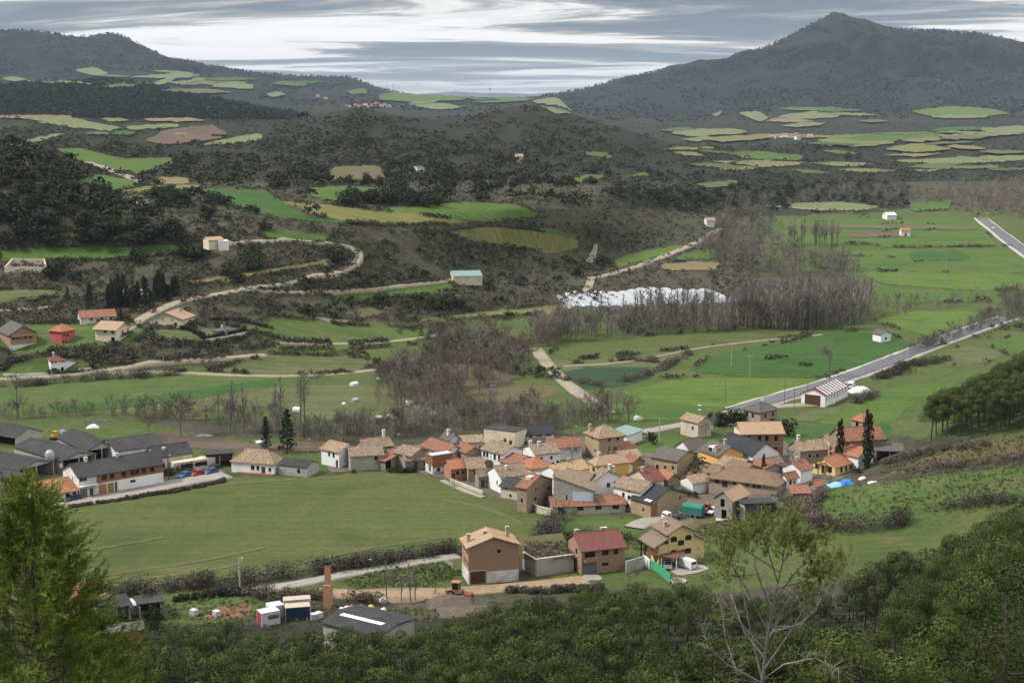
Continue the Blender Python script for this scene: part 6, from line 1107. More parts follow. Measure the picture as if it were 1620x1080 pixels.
H('big dark sheet-roofed shed among the pines with one pale strip', (526,978), (600,1006), (626,974), h=3.4, roof='gable', ax='L', rise=.6, wall='conc', rf='fibro', name='shed', cat='shed', extra=lambda r,a,b,h: [MB().box((a*.30,b*.15,h+.62),(a*.42,b*.9,h+.68)).build('pale_strip', RF['whitesheet'], r)])
for i, (px, py, dx, dy, rf_, wl_, lab) in enumerate([   # LEAN
 (702,727,22,-3,'mott','stone','low stone outhouse in front of the white roof lights'),(757,752,20,-2,'brown','greyst','small grey outhouse left of the big white gable'),(832,741,18,-3,'redbr','beige','little red-roofed outhouse behind the white gable'),(905,742,22,-5,'brown','stone','small brown-roofed outhouse behind the straw roof'),(962,741,24,-4,'mott','ochre','small ochre outhouse below the glazed orange house'),(1012,748,18,-4,'brown','white','small white outhouse behind the dark red gable'),
 (1096,748,18,-4,'redbr','stone','small red-roofed outhouse left of the domed tree'),(1160,748,22,-5,'mott','beige','low beige outhouse behind the courtyard range'),(1215,733,22,-4,'brown','stone','small stone outhouse below the blank white gable'),(1245,757,16,-4,'redbr','white','tiny white outhouse beside the courtyard house'),(640,716,20,-3,'mott','beige','pale outhouse with a patched roof behind the cottage'),(600,712,24,-3,'brown','stone','brown outhouse behind the reddish barn roof'),(780,709,20,-4,'mott','stone','patched stone outhouse behind the five-windowed house')]):
    H(lab, (px-7, py-3.4), (px, py), (px+dx, py+dy), h=2.7+.5*(i % 3), ax='R', rise=1.0, wall=wl_, rf=rf_, name='outhouse', cat='outhouse', wR=[(.35,.2,.9,1.9,'d'),(.72,1.,.7,.8,'W')])
# far villages
FV = np.random.default_rng(9)
for i, (px, py) in enumerate([(560,168),(567,170),(574,167),(582,171),(588,168),(594,166),(600,169),(606,167),(611,170),(546,170),(1216,220),(1226,218),(1236,217),(1246,218),(1256,216),(1266,219),(1276,218),(1260,221),(512,157),(500,153),(722,153),(728,154)]):
    wv, mv = FV.choice(['white','cream','beige','oldwhite']), FV.choice(['redbr','mott','orange'])
    w_ = 'on the left of the pass' if px < 640 else 'by the tower in the pass' if px < 800 else 'below the castle mountain'
    house('tiny pale house in the far village ' + w_, None, None, None, h=5.5, at=(hit1(px, py), FV.uniform(9,15), FV.uniform(8,11), FV.uniform(-.5,.5)), ax='R', rise=2, wall=wv, rf=mv, group='houses of the far village ' + w_, wR=[(.3,3,1.2,1.4,'o'),(.7,3,1.2,1.4,'o')])
for l_ in ALLB:
    if l_[1] > 45 or l_[2] > 45 or l_[3] > 13 or min(l_[1:]) < 2.2: print('ODD', [round(v, 1) if not isinstance(v, str) else v for v in l_])
# ------------------------------------------------------------------ vehicles
def paint(name, c): return simple(name, c, .35, spec=.4)
RUB = simple('tyre', (.018,.018,.018), .9); HUB = simple('hub', (.30,.30,.31), .4, metal=.6); LMP = simple('headlamp', (.6,.6,.58), .2); RED = simple('tail_lamp', (.25,.02,.02), .3)
def heading(p, q): a, b = hit1(*p), hit1(*q); return math.atan2(b.y-a.y, b.x-a.x)
def wheel(root, x, y, r=.31, w=.2):
    q = MB(); n = 14; q.lathe([(r*.55,-w/2),(r*.93,-w/2),(r,-w*.3),(r,w*.3),(r*.93,w/2),(r*.55,w/2)], n); q.v = [(x+a, y+c, r+b) for a, b, c in q.v]; o = q.build('wheel', RUB, root)
    h = MB(); h.lathe([(r*.56,-w/2-.012),(r*.56,w/2+.012)], n); h.v = [(x+a, y+c, r+b) for a, b, c in h.v]; h.build('rim', HUB, o)
def car(label, p, q, col, kind='car', name='car', z=None):
    P = hit1(*p); root = empty(name, P, heading(p, q)); tag(root, label, name.replace('parked_', ''), None)
    m = MATS.get(col[0]) or paint(col[0], col[1]); b = MB(); g = MB(); w = .86
    if kind == 'van': L, H0, prof = 2.5, .95, [(-2.45,.95),(-2.42,1.85),(-2.25,2.02),(.9,2.02),(1.5,1.75),(1.95,1.12),(2.3,.95)]
    elif kind == 'estate': L, H0, prof = 2.2, .88, [(-2.15,.88),(-2.05,1.1),(-1.75,1.45),(.2,1.48),(1.0,.98),(1.1,.88)]
    else: L, H0, prof = 2.0, .86, [(-1.9,.86),(-1.75,1.05),(-1.2,1.42),(.1,1.45),(.95,.95),(1.1,.86)]
    lo = [(-L,.38),(-L-.03,.62),(-L+.06,H0),(1.0 if kind != 'van' else 2.2,H0+.03),(L-.1,.72 if kind != 'van' else .85),(L+.04,.55),(L,.33),(-L+.1,.28)]
    b.prism(lo, -w, w, 'y'); b.v = [(t, y, z_) for t, y, z_ in b.v]
    n = len(b.v); k = len(prof)
    for s in (-1, 1): b.v += [(t, s*w*(.98-.16*max(0,(z_-H0))/.6 if kind != 'van' else .98-.05*(z_-H0)), z_) for t, z_ in prof]
    for i in range(k-1): b.f.append([n+i, n+i+1, n+k+i+1, n+k+i]); b.m.append(0)
    b.f.append([n+i for i in range(k)]); b.m.append(0); b.f.append([n+k+i for i in range(k)][::-1]); b.m.append(0); b.build('body', m, root)
    if kind == 'van': g.box((1.0,-w*.97,1.2),(1.55,w*.97,1.62)); g.box((1.62,-w*.75,1.2),(1.78,w*.75,1.5)); g.box((-2.46,-.6,1.25),(-2.425,.6,1.75))
    else:
        zt = prof[2][1]-.06; zc = H0+.1; xs0, xs1 = prof[2][0], prof[3][0]
        for s in (-1, 1):
            y0 = s*w*(.995-.04); g.poly([(xs0-.18,s*(w*.975),zc),(xs1+.55,s*(w*.975),zc),(xs1+.02,s*(w*.86),zt),(xs0+.12,s*(w*.86),zt)] if s < 0 else [(xs0+.12,s*(w*.86),zt),(xs1+.02,s*(w*.86),zt),(xs1+.55,s*(w*.975),zc),(xs0-.18,s*(w*.975),zc)])
        a, c = prof[3], prof[4]; g.poly([(c[0]-.05,-w*.8,c[1]+.06),(c[0]-.05,w*.8,c[1]+.06),(a[0]+.1,w*.72,a[1]-.03),(a[0]+.1,-w*.72,a[1]-.03)]); a, c = prof[2], prof[1]; g.poly([(a[0]-.06,-w*.7,a[1]-.03),(a[0]-.06,w*.7,a[1]-.03),(c[0]-.03,w*.78,c[1]+.06),(c[0]-.03,-w*.78,c[1]+.06)])
    g.build('windows', GL, root)
    for x in (-L*.62, L*.64):
        for y in (-w+.08, w-.08): wheel(root, x, y, .34 if kind == 'van' else .31)
    for s in (-1, 1): MB().box((L-.02,s*.62-.17,.60),(L+.06,s*.62+.17,.74)).build('headlight', LMP, root); MB().box((-L-.05,s*.66-.12,.62),(-L+.02,s*.66+.12,.82)).build('tail_light', RED, root)
    return root
car('bright blue hatchback, leftmost of three cars at the street edge', (292,755), (276,760), ('blue_paint', (.03,.12,.28)))
car('red hatchback between two blue cars at the street edge', (312,752), (296,756), ('red_paint', (.33,.02,.03)))
car('darker blue hatchback nearest the white hall', (333,749), (317,753), ('deep_blue_paint', (.05,.09,.22)))
car('dark navy estate car before the rusty-roofed cottage', (114,792), (96,796), ('navy_paint', (.03,.035,.06)), 'estate')
car('dark green estate car at the street end by the close pine', (68,797.5), (50,801), ('green_paint', (.015,.05,.045)), 'estate')
car('black car in the garden above the street cars', (339,742), (330,745), ('black_paint', (.02,.02,.024)))
car('silver car under the dark carport behind the street', (328,730), (322,738), ('silver_paint', (.42,.43,.45)))
car('white van parked before the yellow chalet', (1084,897), (1068,892), ('white_paint', (.62,.64,.66)), 'van', 'van')
car('grey car parked under the maroon carport roof', (1056,898), (1057,906), ('grey_paint', (.16,.165,.17)))
car('pale car on the gravel track above the brown house', (399,462), (385,464), ('pale_paint', (.4,.44,.48)))
car('dark car on the track between the meadows', (286,588.5), (270,589), ('black_paint', None))
car('white pickup beside the blue-doored shed', (1178,811), (1170,818), ('white_paint', None), 'estate')
car('white car in front of the small stone barn doorway', (1128,812), (1120,816), ('white_paint', None))
car('white lorry-like van beside the striped-roof warehouse', (1347,613), (1352,608), ('white_paint', None), 'van', 'van')
car('white van parked among bushes by the patched stone house', (1117,686), (1108,689), ('white_paint', None), 'van', 'van')
car('distant white car on the upper valley road', (1571,362), (1562,354), ('white_paint', None))
GRT = simple('green_tarp', (.03,.20,.15), .6, (.025,.16,.12), 1.5, local=True); ORM = simple('orange_machine', (.36,.10,.04), .6, (.25,.08,.04), 2); YEM = simple('yellow_machine', (.50,.30,.05), .6); CRM = simple('rusty_cream', (.36,.24,.13), .7, (.24,.12,.06), 2)
def rig(name, label, cat, p, q): P = hit1(*p); return tag(empty(name, P, heading(p, q)), label, cat)
t_ = rig('trailer', 'farm trailer under a green tarpaulin beside the stone house', 'trailer', (1097,817), (1110,819))
q = MB(); q.prism([(-1.1,1.0),(-1.15,2.5),(-.6,2.95),(.6,2.95),(1.15,2.5),(1.1,1.0)], -2.4, 2.4, 'x'); q.build('tarp_cover', GRT, t_); MB().box((-2.4,-1.1,.7),(2.4,1.1,.99)).build('bed', GD, t_)
for x in (-1.2,-.4,.9): wheel(t_, x, -.95, .42, .25); wheel(t_, x, .95, .42, .25)
t_ = rig('truck', 'small truck with a white cab and dark load beside the chalet', 'truck', (1063,822), (1054,824))
q = MB(); q.prism([(.9,.6),(2.3,.6),(2.35,1.2),(2.0,2.1),(.9,2.15)], -.95, .95, 'y'); q.build('cab', MATS['white_paint'], t_); q = MB(); q.box((1.3,-.965,1.3),(2.0,.965,1.85)); q.box((2.12,-.75,1.3),(2.27,.75,1.8)); q.build('cab_windows', GL, t_); q = MB(); q.box((-2.6,-1,.75),(.8,1,.95)); q.box((-2.6,-1,.953),(-2.5,1,1.6)); q.box((-2.49,-1,.953),(.8,-.92,1.5)); q.box((-2.49,.92,.953),(.8,1,1.5)); q.build('load_bed', GD, t_)
for x in (-1.7,1.6): wheel(t_, x, -.85, .4, .24); wheel(t_, x, .85, .4, .24)
t_ = rig('loader', 'rusty orange farm loader beside the green trailer', 'loader', (1117,813), (1110,816))
q = MB(); q.box((-1.4,-.7,.6),(1.2,.7,1.5)); q.box((-.9,-.6,1.503),(.1,.6,2.5)); q.build('body', ORM, t_); MB().box((-.93,-.5,1.7),(.13,.5,2.3)).build('cab_windows', GL, t_); q = MB(); q.tube([(.9,-.6,1.3),(2.2,-.6,2.2),(2.6,-.6,.9)], .09); q.tube([(.9,.6,1.3),(2.2,.6,2.2),(2.6,.6,.9)], .09); q.prism([(2.5,.3),(3.2,.3),(2.6,1.1)], -.9, .9, 'y'); q.build('bucket_arm', ORM, t_)
for x, r in ((-.9,.6),(1.,.42)): wheel(t_, x, -.8, r, .32); wheel(t_, x, .8, r, .32)
t_ = rig('backhoe', 'weathered backhoe digger with its arm folded on the spoil heap', 'digger', (722,942), (708,941))
q = MB(); q.box((-1.2,-.75,.7),(1.3,.75,1.35)); q.box((1.3,-.6,.6),(2.1,.6,1.2)); q.build('chassis', CRM, t_); q = MB()
for x in (-.7,.65):
    for y in (-.65,.55): q.box((x,y,1.353),(x+.1,y+.1,2.75))
q.box((-.85,-.75,2.753),(.9,.75,2.9)); q.build('cab_frame', CRM, t_); MB().box((-.6,-.6,1.36),(.62,.6,2.7)).build('cab_windows', GL, t_)
q = MB(); q.tube([(1.9,0,1.1),(3.3,.1,2.5)], .16); q.build('boom', CRM, t_); q = MB(); q.tube([(3.3,.1,2.5),(4.2,.1,.9)], .12); q.prism([(4.0,.9),(4.5,.8),(4.2,.2)], -.2, .4, 'y'); q.build('dipper_arm', CRM, t_); q = MB(); q.tube([(-1.2,-.6,.9),(-2.4,-.6,.5)], .09); q.tube([(-1.2,.6,.9),(-2.4,.6,.5)], .09); q.box((-3.0,-1,.1),(-2.4,1,.75)); q.build('front_bucket', ORM, t_)
for x, r in ((-.9,.45),(.9,.68)): wheel(t_, x, -.85, r, .34); wheel(t_, x, .85, r, .34)
t_ = rig('digger', 'small yellow digger behind the farm barns', 'digger', (87,695), (80,696))
q = MB(); q.box((-1,-.7,.7),(1,.7,1.4)); q.box((-.8,-.6,1.403),(.3,.6,2.4)); q.build('body', YEM, t_); MB().box((-.83,-.5,1.6),(.33,.5,2.2)).build('cab_windows', GL, t_); q = MB(); q.tube([(.8,0,1.2),(2,0,2.6),(3,0,1)], [.14,.12,.09]); q.build('boom', YEM, t_); q = MB(); q.box((-1.2,-.95,0),(1.2,-.5,.6)); q.box((-1.2,.5,0),(1.2,.95,.6)); q.build('tracks', RUB, t_)
# ------------------------------------------------------------------ yard and street furniture
def shipping(label, p0, p1, wd, ht, mats, z0=0., mark=False):
    a, b = hit1(*p0), hit1(*p1); d = b-a; L = math.hypot(d.x, d.y); e = empty('shipping_container', (a.x, a.y, a.z+z0), math.atan2(d.y, d.x)); tag(e, label, 'container')
    q = MB(); n = int(L/.3)
    for i in range(n): x = L*i/n; q.box((x,-.03,.15),(x+L/n*.55,0,ht-.15)); q.box((x,wd,.15),(x+L/n*.55,wd+.03,ht-.15))
    q.box((0,.003,.1),(L,wd-.003,ht-.05)); q.build('corrugated_body', mats[0], e); q = MB(); q.box((-.03,-.05,ht-.047),(L+.03,wd+.05,ht+.03))
    for x in (-.04, L-.08):
        for y in (-.05, wd-.07): q.box((x,y,0),(x+.12,y+.12,ht-.05))
    q.build('frame_roof', mats[2], e); q = MB(); q.box((-.06,.1,.1),(-.004,wd/2-.02,ht-.1)); q.box((-.06,wd/2+.02,.1),(-.004,wd-.1,ht-.1)); q.build('doors', mats[1], e)
    if mark:
        q = MB(); r = random.Random(4)
        for i in range(7): x = L*(.35+.085*i); q.poly([(x,-.036,ht*.55),(x+.12,-.036,ht*.5),(x+.30,-.036,ht*(.75+.08*r.random())),(x+.16,-.036,ht*.82)]); q.poly([(x+.17,-.037,ht*.45),(x+.34,-.037,ht*.48),(x+.25,-.037,ht*.78)])
        q.build('painted_marks', DARKM, e)
CR_ = simple('crimson_metal', (.36,.04,.075), .6, (.30,.04,.065), 2); WM_ = simple('white_metal', (.62,.64,.66), .6, (.5,.51,.52), 1.2); NV_ = simple('navy_metal', (.02,.035,.085), .6, (.03,.045,.09), 1.5); TN_ = simple('tan_top', (.50,.42,.30), .8, (.36,.32,.26), 1)
shipping('white container with crimson doors and dark painted marks', (414,992), (443,986), 2.4, 2.6, (WM_, CR_, WM_), mark=True)
shipping('dark navy container with a grey roof in the yard', (452,983), (491,979), 2.4, 2.6, (NV_, NV_, TN_))
shipping('white-topped container behind the dark navy one', (450,972), (492,968), 2.2, 2.7, (WM_, WM_, TN_))
shipping('plain white container between the crimson-doored and navy ones', (427,980), (449,976), 2.3, 2.5, (WM_, WM_, WM_))
q = MB(); q.lathe([(1.05,-1),(1.0,3.9),(.98,4.2)], 4); q.v = [(x*math.cos(.6)-y*math.sin(.6), x*math.sin(.6)+y*math.cos(.6), z) for x, y, z in q.v]; P = hit1(519.5,960); e = tag(empty('brick_chimney', P), 'freestanding brick chimney of an old kiln beside the yard', 'chimney'); q.build('lower_shaft', W['orangebrick'], e)
for nm, pr in (('collar', [(1.0,4.203),(1.05,4.4),(.74,4.55)]), ('upper_shaft', [(.72,4.553),(.62,8.4)])):
    q = MB(); q.lathe(pr, 4); q.v = [(x*math.cos(.6)-y*math.sin(.6), x*math.sin(.6)+y*math.cos(.6), z) for x, y, z in q.v]; q.build(nm, W['orangebrick'], e)
q = MB(); q.lathe([(.62,8.403),(.82,8.5),(.82,8.9),(.6,8.92)], 4); q.v = [(x*math.cos(.6)-y*math.sin(.6), x*math.sin(.6)+y*math.cos(.6), z) for x, y, z in q.v]; q.build('sooty_cap', DARKM, e)
PLS = simple('milky_plastic', (.55,.57,.57), .5, (.42,.44,.44), 2); SK = [simple('white_sack', (.66,.66,.63), .8, (.5,.5,.48), 2), simple('yellow_sack', (.50,.38,.14), .8), simple('red_sack', (.40,.08,.04), .8)]
def tote(label, p, s=1., grp=None):
    P = hit1(*p); e = tag(empty('plastic_tote', P, R_.uniform(0, 1.5)), label, 'tank', grp); q = MB(); q.prism([(-.5,.2),(.5,.2),(.55,.35),(.55,1.05),(.45,1.15),(-.45,1.15),(-.55,1.05),(-.55,.35)], -.6, .6, 'y'); q.build('bottle', PLS, e); c = MB()
    for z in (.25,.55,.85,1.12): c.box((-.58,-.63,z),(.58,-.605,z+.03)); c.box((-.58,.605,z),(.58,.63,z+.03)); c.box((-.6,-.6,z),(-.57,.6,z+.03)); c.box((.57,-.6,z),(.6,.6,z+.03))
    c.box((-.6,-.62,0),(.6,.62,.14)); c.build('cage', MTL, e); e.scale = (s,s,s)
for i, (x, y) in enumerate([(547,972),(553,971),(559,970),(565,969),(571,968),(504,978),(497,980)]): tote('milky cube tank in the row above the dark sheet roof', (x, y), 1.1, 'cube tanks above the sheet roof')
tote('lone milky cube tank on the red soil', (343,975), 1.05); tote('milky cube tank at the left of the red soil, by the bare sapling', (307,973), 1.05)
def sack(label, p, m, r, grp=None, z=0):
    P = hit1(*p); q = MB(); q.lathe([(r*.7,0),(r*1.0,.3*r),(r*1.05,.8*r),(r*.8,1.4*r),(r*.3,1.65*r),(r*.1,1.7*r)], 10); q.v = [(x*(1+.12*math.sin(5*z_+3*x)), y*(1+.1*math.cos(4*x)), z_) for x, y, z_ in q.v]; tag(q.build('bulk_sack', m, None, True, loc=(P.x, P.y, P.z+z), rz=R_.random()), label, 'sack', grp)
sack('big white round sack standing apart behind the yard', (606,954), SK[0], .75); sack('white sack with a grey foot below the round one', (607,968), SK[0], .55)
for x, y in [(541,967),(549,965),(575,966),(583,968),(592,969)]: sack('white bulk sack in the row above the dark sheet roof', (x, y), SK[0], .55, 'white bulk sacks in the yard')
sack('yellow bulk sack in the yard row', (587,964), SK[1], .6); sack('red bulk sack in the yard row', (557,964), SK[2], .6)
def pole(label, p, ht, r=.11, lamp=False, arm=False, m=None, name='utility_pole', cat='pole', grp=None):
    P = hit1(*p); e = tag(empty(name, P, R_.uniform(-.4,.4)), label, cat, grp); q = MB(); q.tube([(0,0,-.4),(0,0,ht)], [r, r*.65], 8); q.build('pole', m or CHM, e)
    if lamp: q = MB(); q.tube([(0,0,ht-.15),(.5,0,ht+.05)], .035); q.build('lamp_arm', MTL, e); q = MB(); q.lathe([(.05,ht+.02),(.19,ht-.02),(.14,ht-.14),(.05,ht-.18)], 8, (.62,0)); q.build('lamp_head', LMP, e)
    if arm:
        q = MB(); q.box((-.9,-.05,ht-.5),(.9,.05,ht-.4)); q.build('crossarm', MTL, e); q = MB()
        for x in (-.8,0,.8): q.lathe([(.05,ht-.397),(.07,ht-.3),(.04,ht-.2)], 6, (x,0))
        q.build('insulators', LMP, e)
pole('concrete lamp pole at the corner of the big field', (379.5,930), 6.2, .17, True, m=W['conc']); pole('black street lamp on the grey road by the field hedge', (582,906), 2.9, .06, True, m=DARKM, name='street_lamp', cat='lamp')
pole('dark timber pole at the corner of the long brick building', (267,760), 6.6, .16, True, m=BK); pole('slim lamp post behind the grey barns', (629,712), 4.6, .07, True, m=MTL, name='street_lamp', cat='lamp'); pole('slim lamp post on the ploughed field edge', (487,720), 4.4, .07, True, m=MTL, name='street_lamp', cat='lamp')
pole('lamp post right of the white shed by the lane', (1002,694), 6, .07, True, m=MTL, name='street_lamp', cat='lamp'); pole('pale concrete pole between the green plots', (1043,697), 6.5, .15, False, m=W['conc']); pole('lamp post behind the long red-brown roof', (908,702), 5, .07, True, m=MTL, name='street_lamp', cat='lamp')
pole('lamp post left of the three storey brick house', (1153,690), 3.6, .06, True, m=MTL, name='street_lamp', cat='lamp')
for i, (x, y) in enumerate([(1157,581),(1186,600)]): pole(('lattice-like power pole in the green field, the farther of two', 'power pole with a wide crossarm in the green field, the nearer of two')[i], (x, y), 8.5, .12, False, True, m=W['conc'])
for x, y in [(1147,640),(1277,640),(1256,650),(1241,640)]: pole('thin dark power pole near the striped-roof warehouse', (x, y), 7, .09, False, True, m=BK, grp='thin power poles by the road')
for x, y in [(1495,455),(1352,470),(1425,500)]: pole('tall thin power pole in the far valley fields', (x, y), 18, .16, False, True, m=MTL, grp='tall valley power poles')
P = hit1(1106,686); e = tag(empty('lattice_mast', P), 'lattice mast before the patched stone house', 'mast'); q = MB()
for sx in (-.5,.5):
    for sy in (-.5,.5): q.tube([(sx,sy,0),(sx*.3,sy*.3,9)], .05, 4)
for z in np.arange(.5, 9, .9): s = .5*(1-.7*z/9); q.tube([(-s,-s,z),(s,-s,z+.8)], .03, 4); q.tube([(s,-s,z),(-s,-s,z+.8)], .03, 4); q.tube([(-s,s,z),(s,s,z+.8)], .03, 4); q.tube([(s,-s,z),(s,s,z+.8)], .03, 4); q.tube([(-s,-s,z),(-s,s,z+.8)], .03, 4)
q.build('lattice', MTL, e); q = MB(); q.lathe([(.1,8.2),(.6,8.3),(.1,8.5)], 10); q.lathe([(.1,6.9),(.55,7.0),(.1,7.2)], 10); q.build('dishes', LMP, e)
# walls and fences
def wall(label, pts, ht, th, m, name='garden_wall', cat='wall', cap=None, zoff=0, z0=-.8):
    P = [hit1(*p) for p in pts]; o = P[0]; q = MB(); k = MB()
    for a, b in zip(P[:-1], P[1:]):
        d = Vector((b.x-a.x, b.y-a.y)); n = Vector((-d.y, d.x)).normalized()*th/2; n2 = n*1.35
        def seg(B, nn, u0, u1):
            i = len(B.v); B.v += [(p.x-o.x+s*nn.x, p.y-o.y+s*nn.y, p.z-o.z+zz) for zz in (u0, u1) for p, s in ((a,-1),(b,-1),(b,1),(a,1))]
            for f in ((0,3,2,1),(4,5,6,7),(0,1,5,4),(1,2,6,5),(2,3,7,6),(3,0,4,7)): B.f.append([i+j for j in f]); B.m.append(0)
        seg(q, n, z0, ht)
        if cap: seg(k, n2, ht+.003, ht+.12)
    e = tag(empty(name, o), label, cat); q.build('wall_body', m, e)
    if cap: k.build('coping', cap, e)
    return e
wall('high concrete retaining wall between the tan houses', [(828,899),(848,911),(907,903)], 3.5, .4, W['conc'], cap=STN)
wall('pale concrete wall right of the dark red roofed house', [(990,906),(1018,898)], 2.5, .3, W['conc'])
wall('long rubble wall curving from the brown stone house to the farm building', [(829,790),(838,802),(850,811),(872,816)], 1.6, .45, W['beige'], cap=STN)
wall('low rubble wall along the field before the orange house', [(713,762),(735,771),(764,782)], .9, .4, W['beige'])
wall('white garden wall along the lane by the white villa', [(124,588.5),(150,587)], 1.2, .25, W['white']); wall('white road wall left of the white villa', [(5,594),(40,594),(78,592)], .7, .25, W['oldwhite'])
wall('white base wall under the green garden hedge', [(322,541),(350,536.5),(390,528)], .9, .3, W['oldwhite'])
hedge([(285,521),(300,523),(318,533),(324,538),(350,533.5),(390,525)], 1.7, 1.1, LS[0], 'hedge', 'clipped dark green hedge round the small white bungalow', 1.8, True)
wall('low stone wall between the domed tree and the trailer', [(1068,770),(1085,764),(1097,761)], 1., .4, W['ochre'])
NET = simple('green_netting', (.06,.38,.19), .7, (.05,.32,.16), 1.)
e = wall('bright green netting fence beside the maroon carport', [(1028,899),(1044,908),(1060,923)], 2.0, .04, NET, 'netting_fence', 'fence', z0=.1); wall('white end wall of the carport yard', [(1018,892),(1028,900)], 2.0, .25, W['white'])
P = hit1(1046,893); e = tag(empty('carport', P, heading((1030,896),(1060,900))), 'carport with a maroon tiled roof beside the green netting', 'carport'); q = MB(); n0 = len(q.v); q.v += [(-2.6,-2.2,2.5),(4.2,-2.2,2.5),(4.2,2.6,3.1),(-2.6,2.6,3.1),(-2.6,-2.2,2.66),(4.2,-2.2,2.66),(4.2,2.6,3.26),(-2.6,2.6,3.26)]
for f in ((0,3,2,1),(4,5,6,7),(0,1,5,4),(1,2,6,5),(2,3,7,6),(3,0,4,7)): q.f.append([n0+j for j in f]); q.m.append(0)
q.build('roof', RF['dred'], e)
for x in (-2.4,.8,4.): MB().box((x-.1,-2.,-.5),(x+.1,-1.8,2.5)).build('post', W['oldwhite'], e)
MB().box((-2.5,2.3,-.5),(4.1,2.5,2.95)).build('back_wall', W['grey'], e)
P = hit1(1073,921); e = tag(empty('planter', P), 'round stone planter in front of the netting fence', 'planter'); q = MB(); q.lathe([(1.5,-.2),(1.6,.5),(1.35,.52),(1.3,.2)], 18); q.build('ring', STN, e); q = MB(); q.lathe([(1.3,.25),(.9,.45),(.1,.5)], 14); q.build('soil', W['stone'], e); q = QB(); cloud(q, [(0,0,1.)], [.7], 60, .3, np.random.default_rng(4), 0, .4, .2, .5); link('shrub', q.me('planter_shrub', LB), e)
e = None
for lab, p0, p1 in (('thin metal fence on top of the retaining wall', (830,898), (848,910)), ('low pale fence beside the tan brick house drive', (700,889), (716,897))):
    a, b = hit1(*p0), hit1(*p1); e = tag(empty('metal_fence', a), lab, 'fence'); q = MB(); zf = 3.65 if 'top' in lab else 0; n = 9
    for i in range(n+1): t = i/n; x, y, z = (b.x-a.x)*t, (b.y-a.y)*t, (b.z-a.z)*t+zf; q.tube([(x,y,z),(x,y,z+1.)], .035, 5)
    q.build('posts', DARKM if zf else LMP, e); q = MB()
    for z in (.3,.65,.97): q.tube([(0,0,z+zf),(b.x-a.x,b.y-a.y,b.z-a.z+z+zf)], .02, 5)
    q.build('rails', DARKM if zf else LMP, e)
# terrace of dry grass held by the retaining wall
A_, B_, C_ = hit1(828,899), hit1(848,911), hit1(907,903); bk = Vector((-.12,1,0)).normalized(); q = MB(); z1 = 3.25
ptsT = [(B_.x,B_.y+.2),(C_.x,C_.y+.2),(C_.x+bk.x*15,C_.y+15),(A_.x+bk.x*9,A_.y+10),(A_.x+.1,A_.y+.1)]
q.poly([(x,y,z1+(.25 if i in (2,3) else 0)) for i, (x, y) in enumerate(ptsT)]); n = len(ptsT)
for i in range(n): (x0,y0),(x1,y1) = ptsT[i], ptsT[(i+1)%n]; q.poly([(x0,y0,-1),(x1,y1,-1),(x1,y1,z1+(.25 if (i+1)%n in (2,3) else 0)),(x0,y0,z1+(.25 if i in (2,3) else 0))])
tag(q.build('terrace_ground', fm['dry']), kind='structure')
rg = np.random.default_rng(71); q = QB(); xx = rg.uniform(A_.x, C_.x, 300); yy = rg.uniform(B_.y+.5, B_.y+12, 300); k = xx > B_.x-3+(yy-B_.y)*-.1; cloud(q, np.stack([xx[k], yy[k], np.full(k.sum(), 3.4)+.012*(yy[k]-B_.y)],1), np.full(k.sum(), .35), 14, .3, rg, 0, .3, .3, .8); tag(link('dry_weeds', q.me('dry_weeds', LS[1])), kind='stuff')
# silo
P = hit1(80,747); e = tag(empty('feed_silo', P), 'galvanised feed silo on legs in the farm yard', 'silo'); q = MB(); q.lathe([(.25,1.0),(1.15,2.7),(1.15,5.2),(.5,5.9),(.2,5.95)], 16); q.build('drum', MTL, e, True)
for a in range(4): c, s = math.cos(a*1.57+.7), math.sin(a*1.57+.7); MB().tube([(c*1.1,s*1.1,-.3),(c*1.12,s*1.12,3.)], .07).build('leg', MTL, e)
P = hit1(100,694); q = MB(); q.lathe([(.9,0),(.95,2.2),(.6,2.6),(.1,2.65)], 14); tag(q.build('water_tank', simple('grey_blue_tank', (.22,.26,.30), .6), None, True, loc=P), 'grey-blue upright tank beside the yellow digger', 'tank')
# plastic tunnels
TUN = simple('tunnel_film', (.40,.42,.44), .5, (.33,.35,.37), .4, spec=.25); a, b = hit1(903,489), hit1(1178,482); d = b-a; L = math.hypot(d.x, d.y); ang = math.atan2(d.y, d.x); nT = 14; wT = L/nT
for i in range(nT):
    p = a+d*((i+.5)/nT); r = wT*.55; q = MB(); prof = [(r*math.cos(t), max(0, r*.5*math.sin(t))) for t in np.linspace(0, math.pi, 25)]; len_ = 52+6*math.sin(i*.9); q.prism(prof, 0, len_, 'y'); e = tag(empty('plastic_tunnel', (p.x, p.y, float(T(p.x, p.y))), ang), 'long white plastic tunnel in the row behind the poplars', 'greenhouse', 'white plastic tunnels behind the poplars'); q.build('film', TUN, e); h = MB()
    for j in range(7):
        y = len_*j/6; h.tube([((r+.05)*math.cos(t), y, (r*.5+.03)*math.sin(t)) for t in np.linspace(0, math.pi, 13)], .025, 4)
    h.build('hoops', MTL, e)
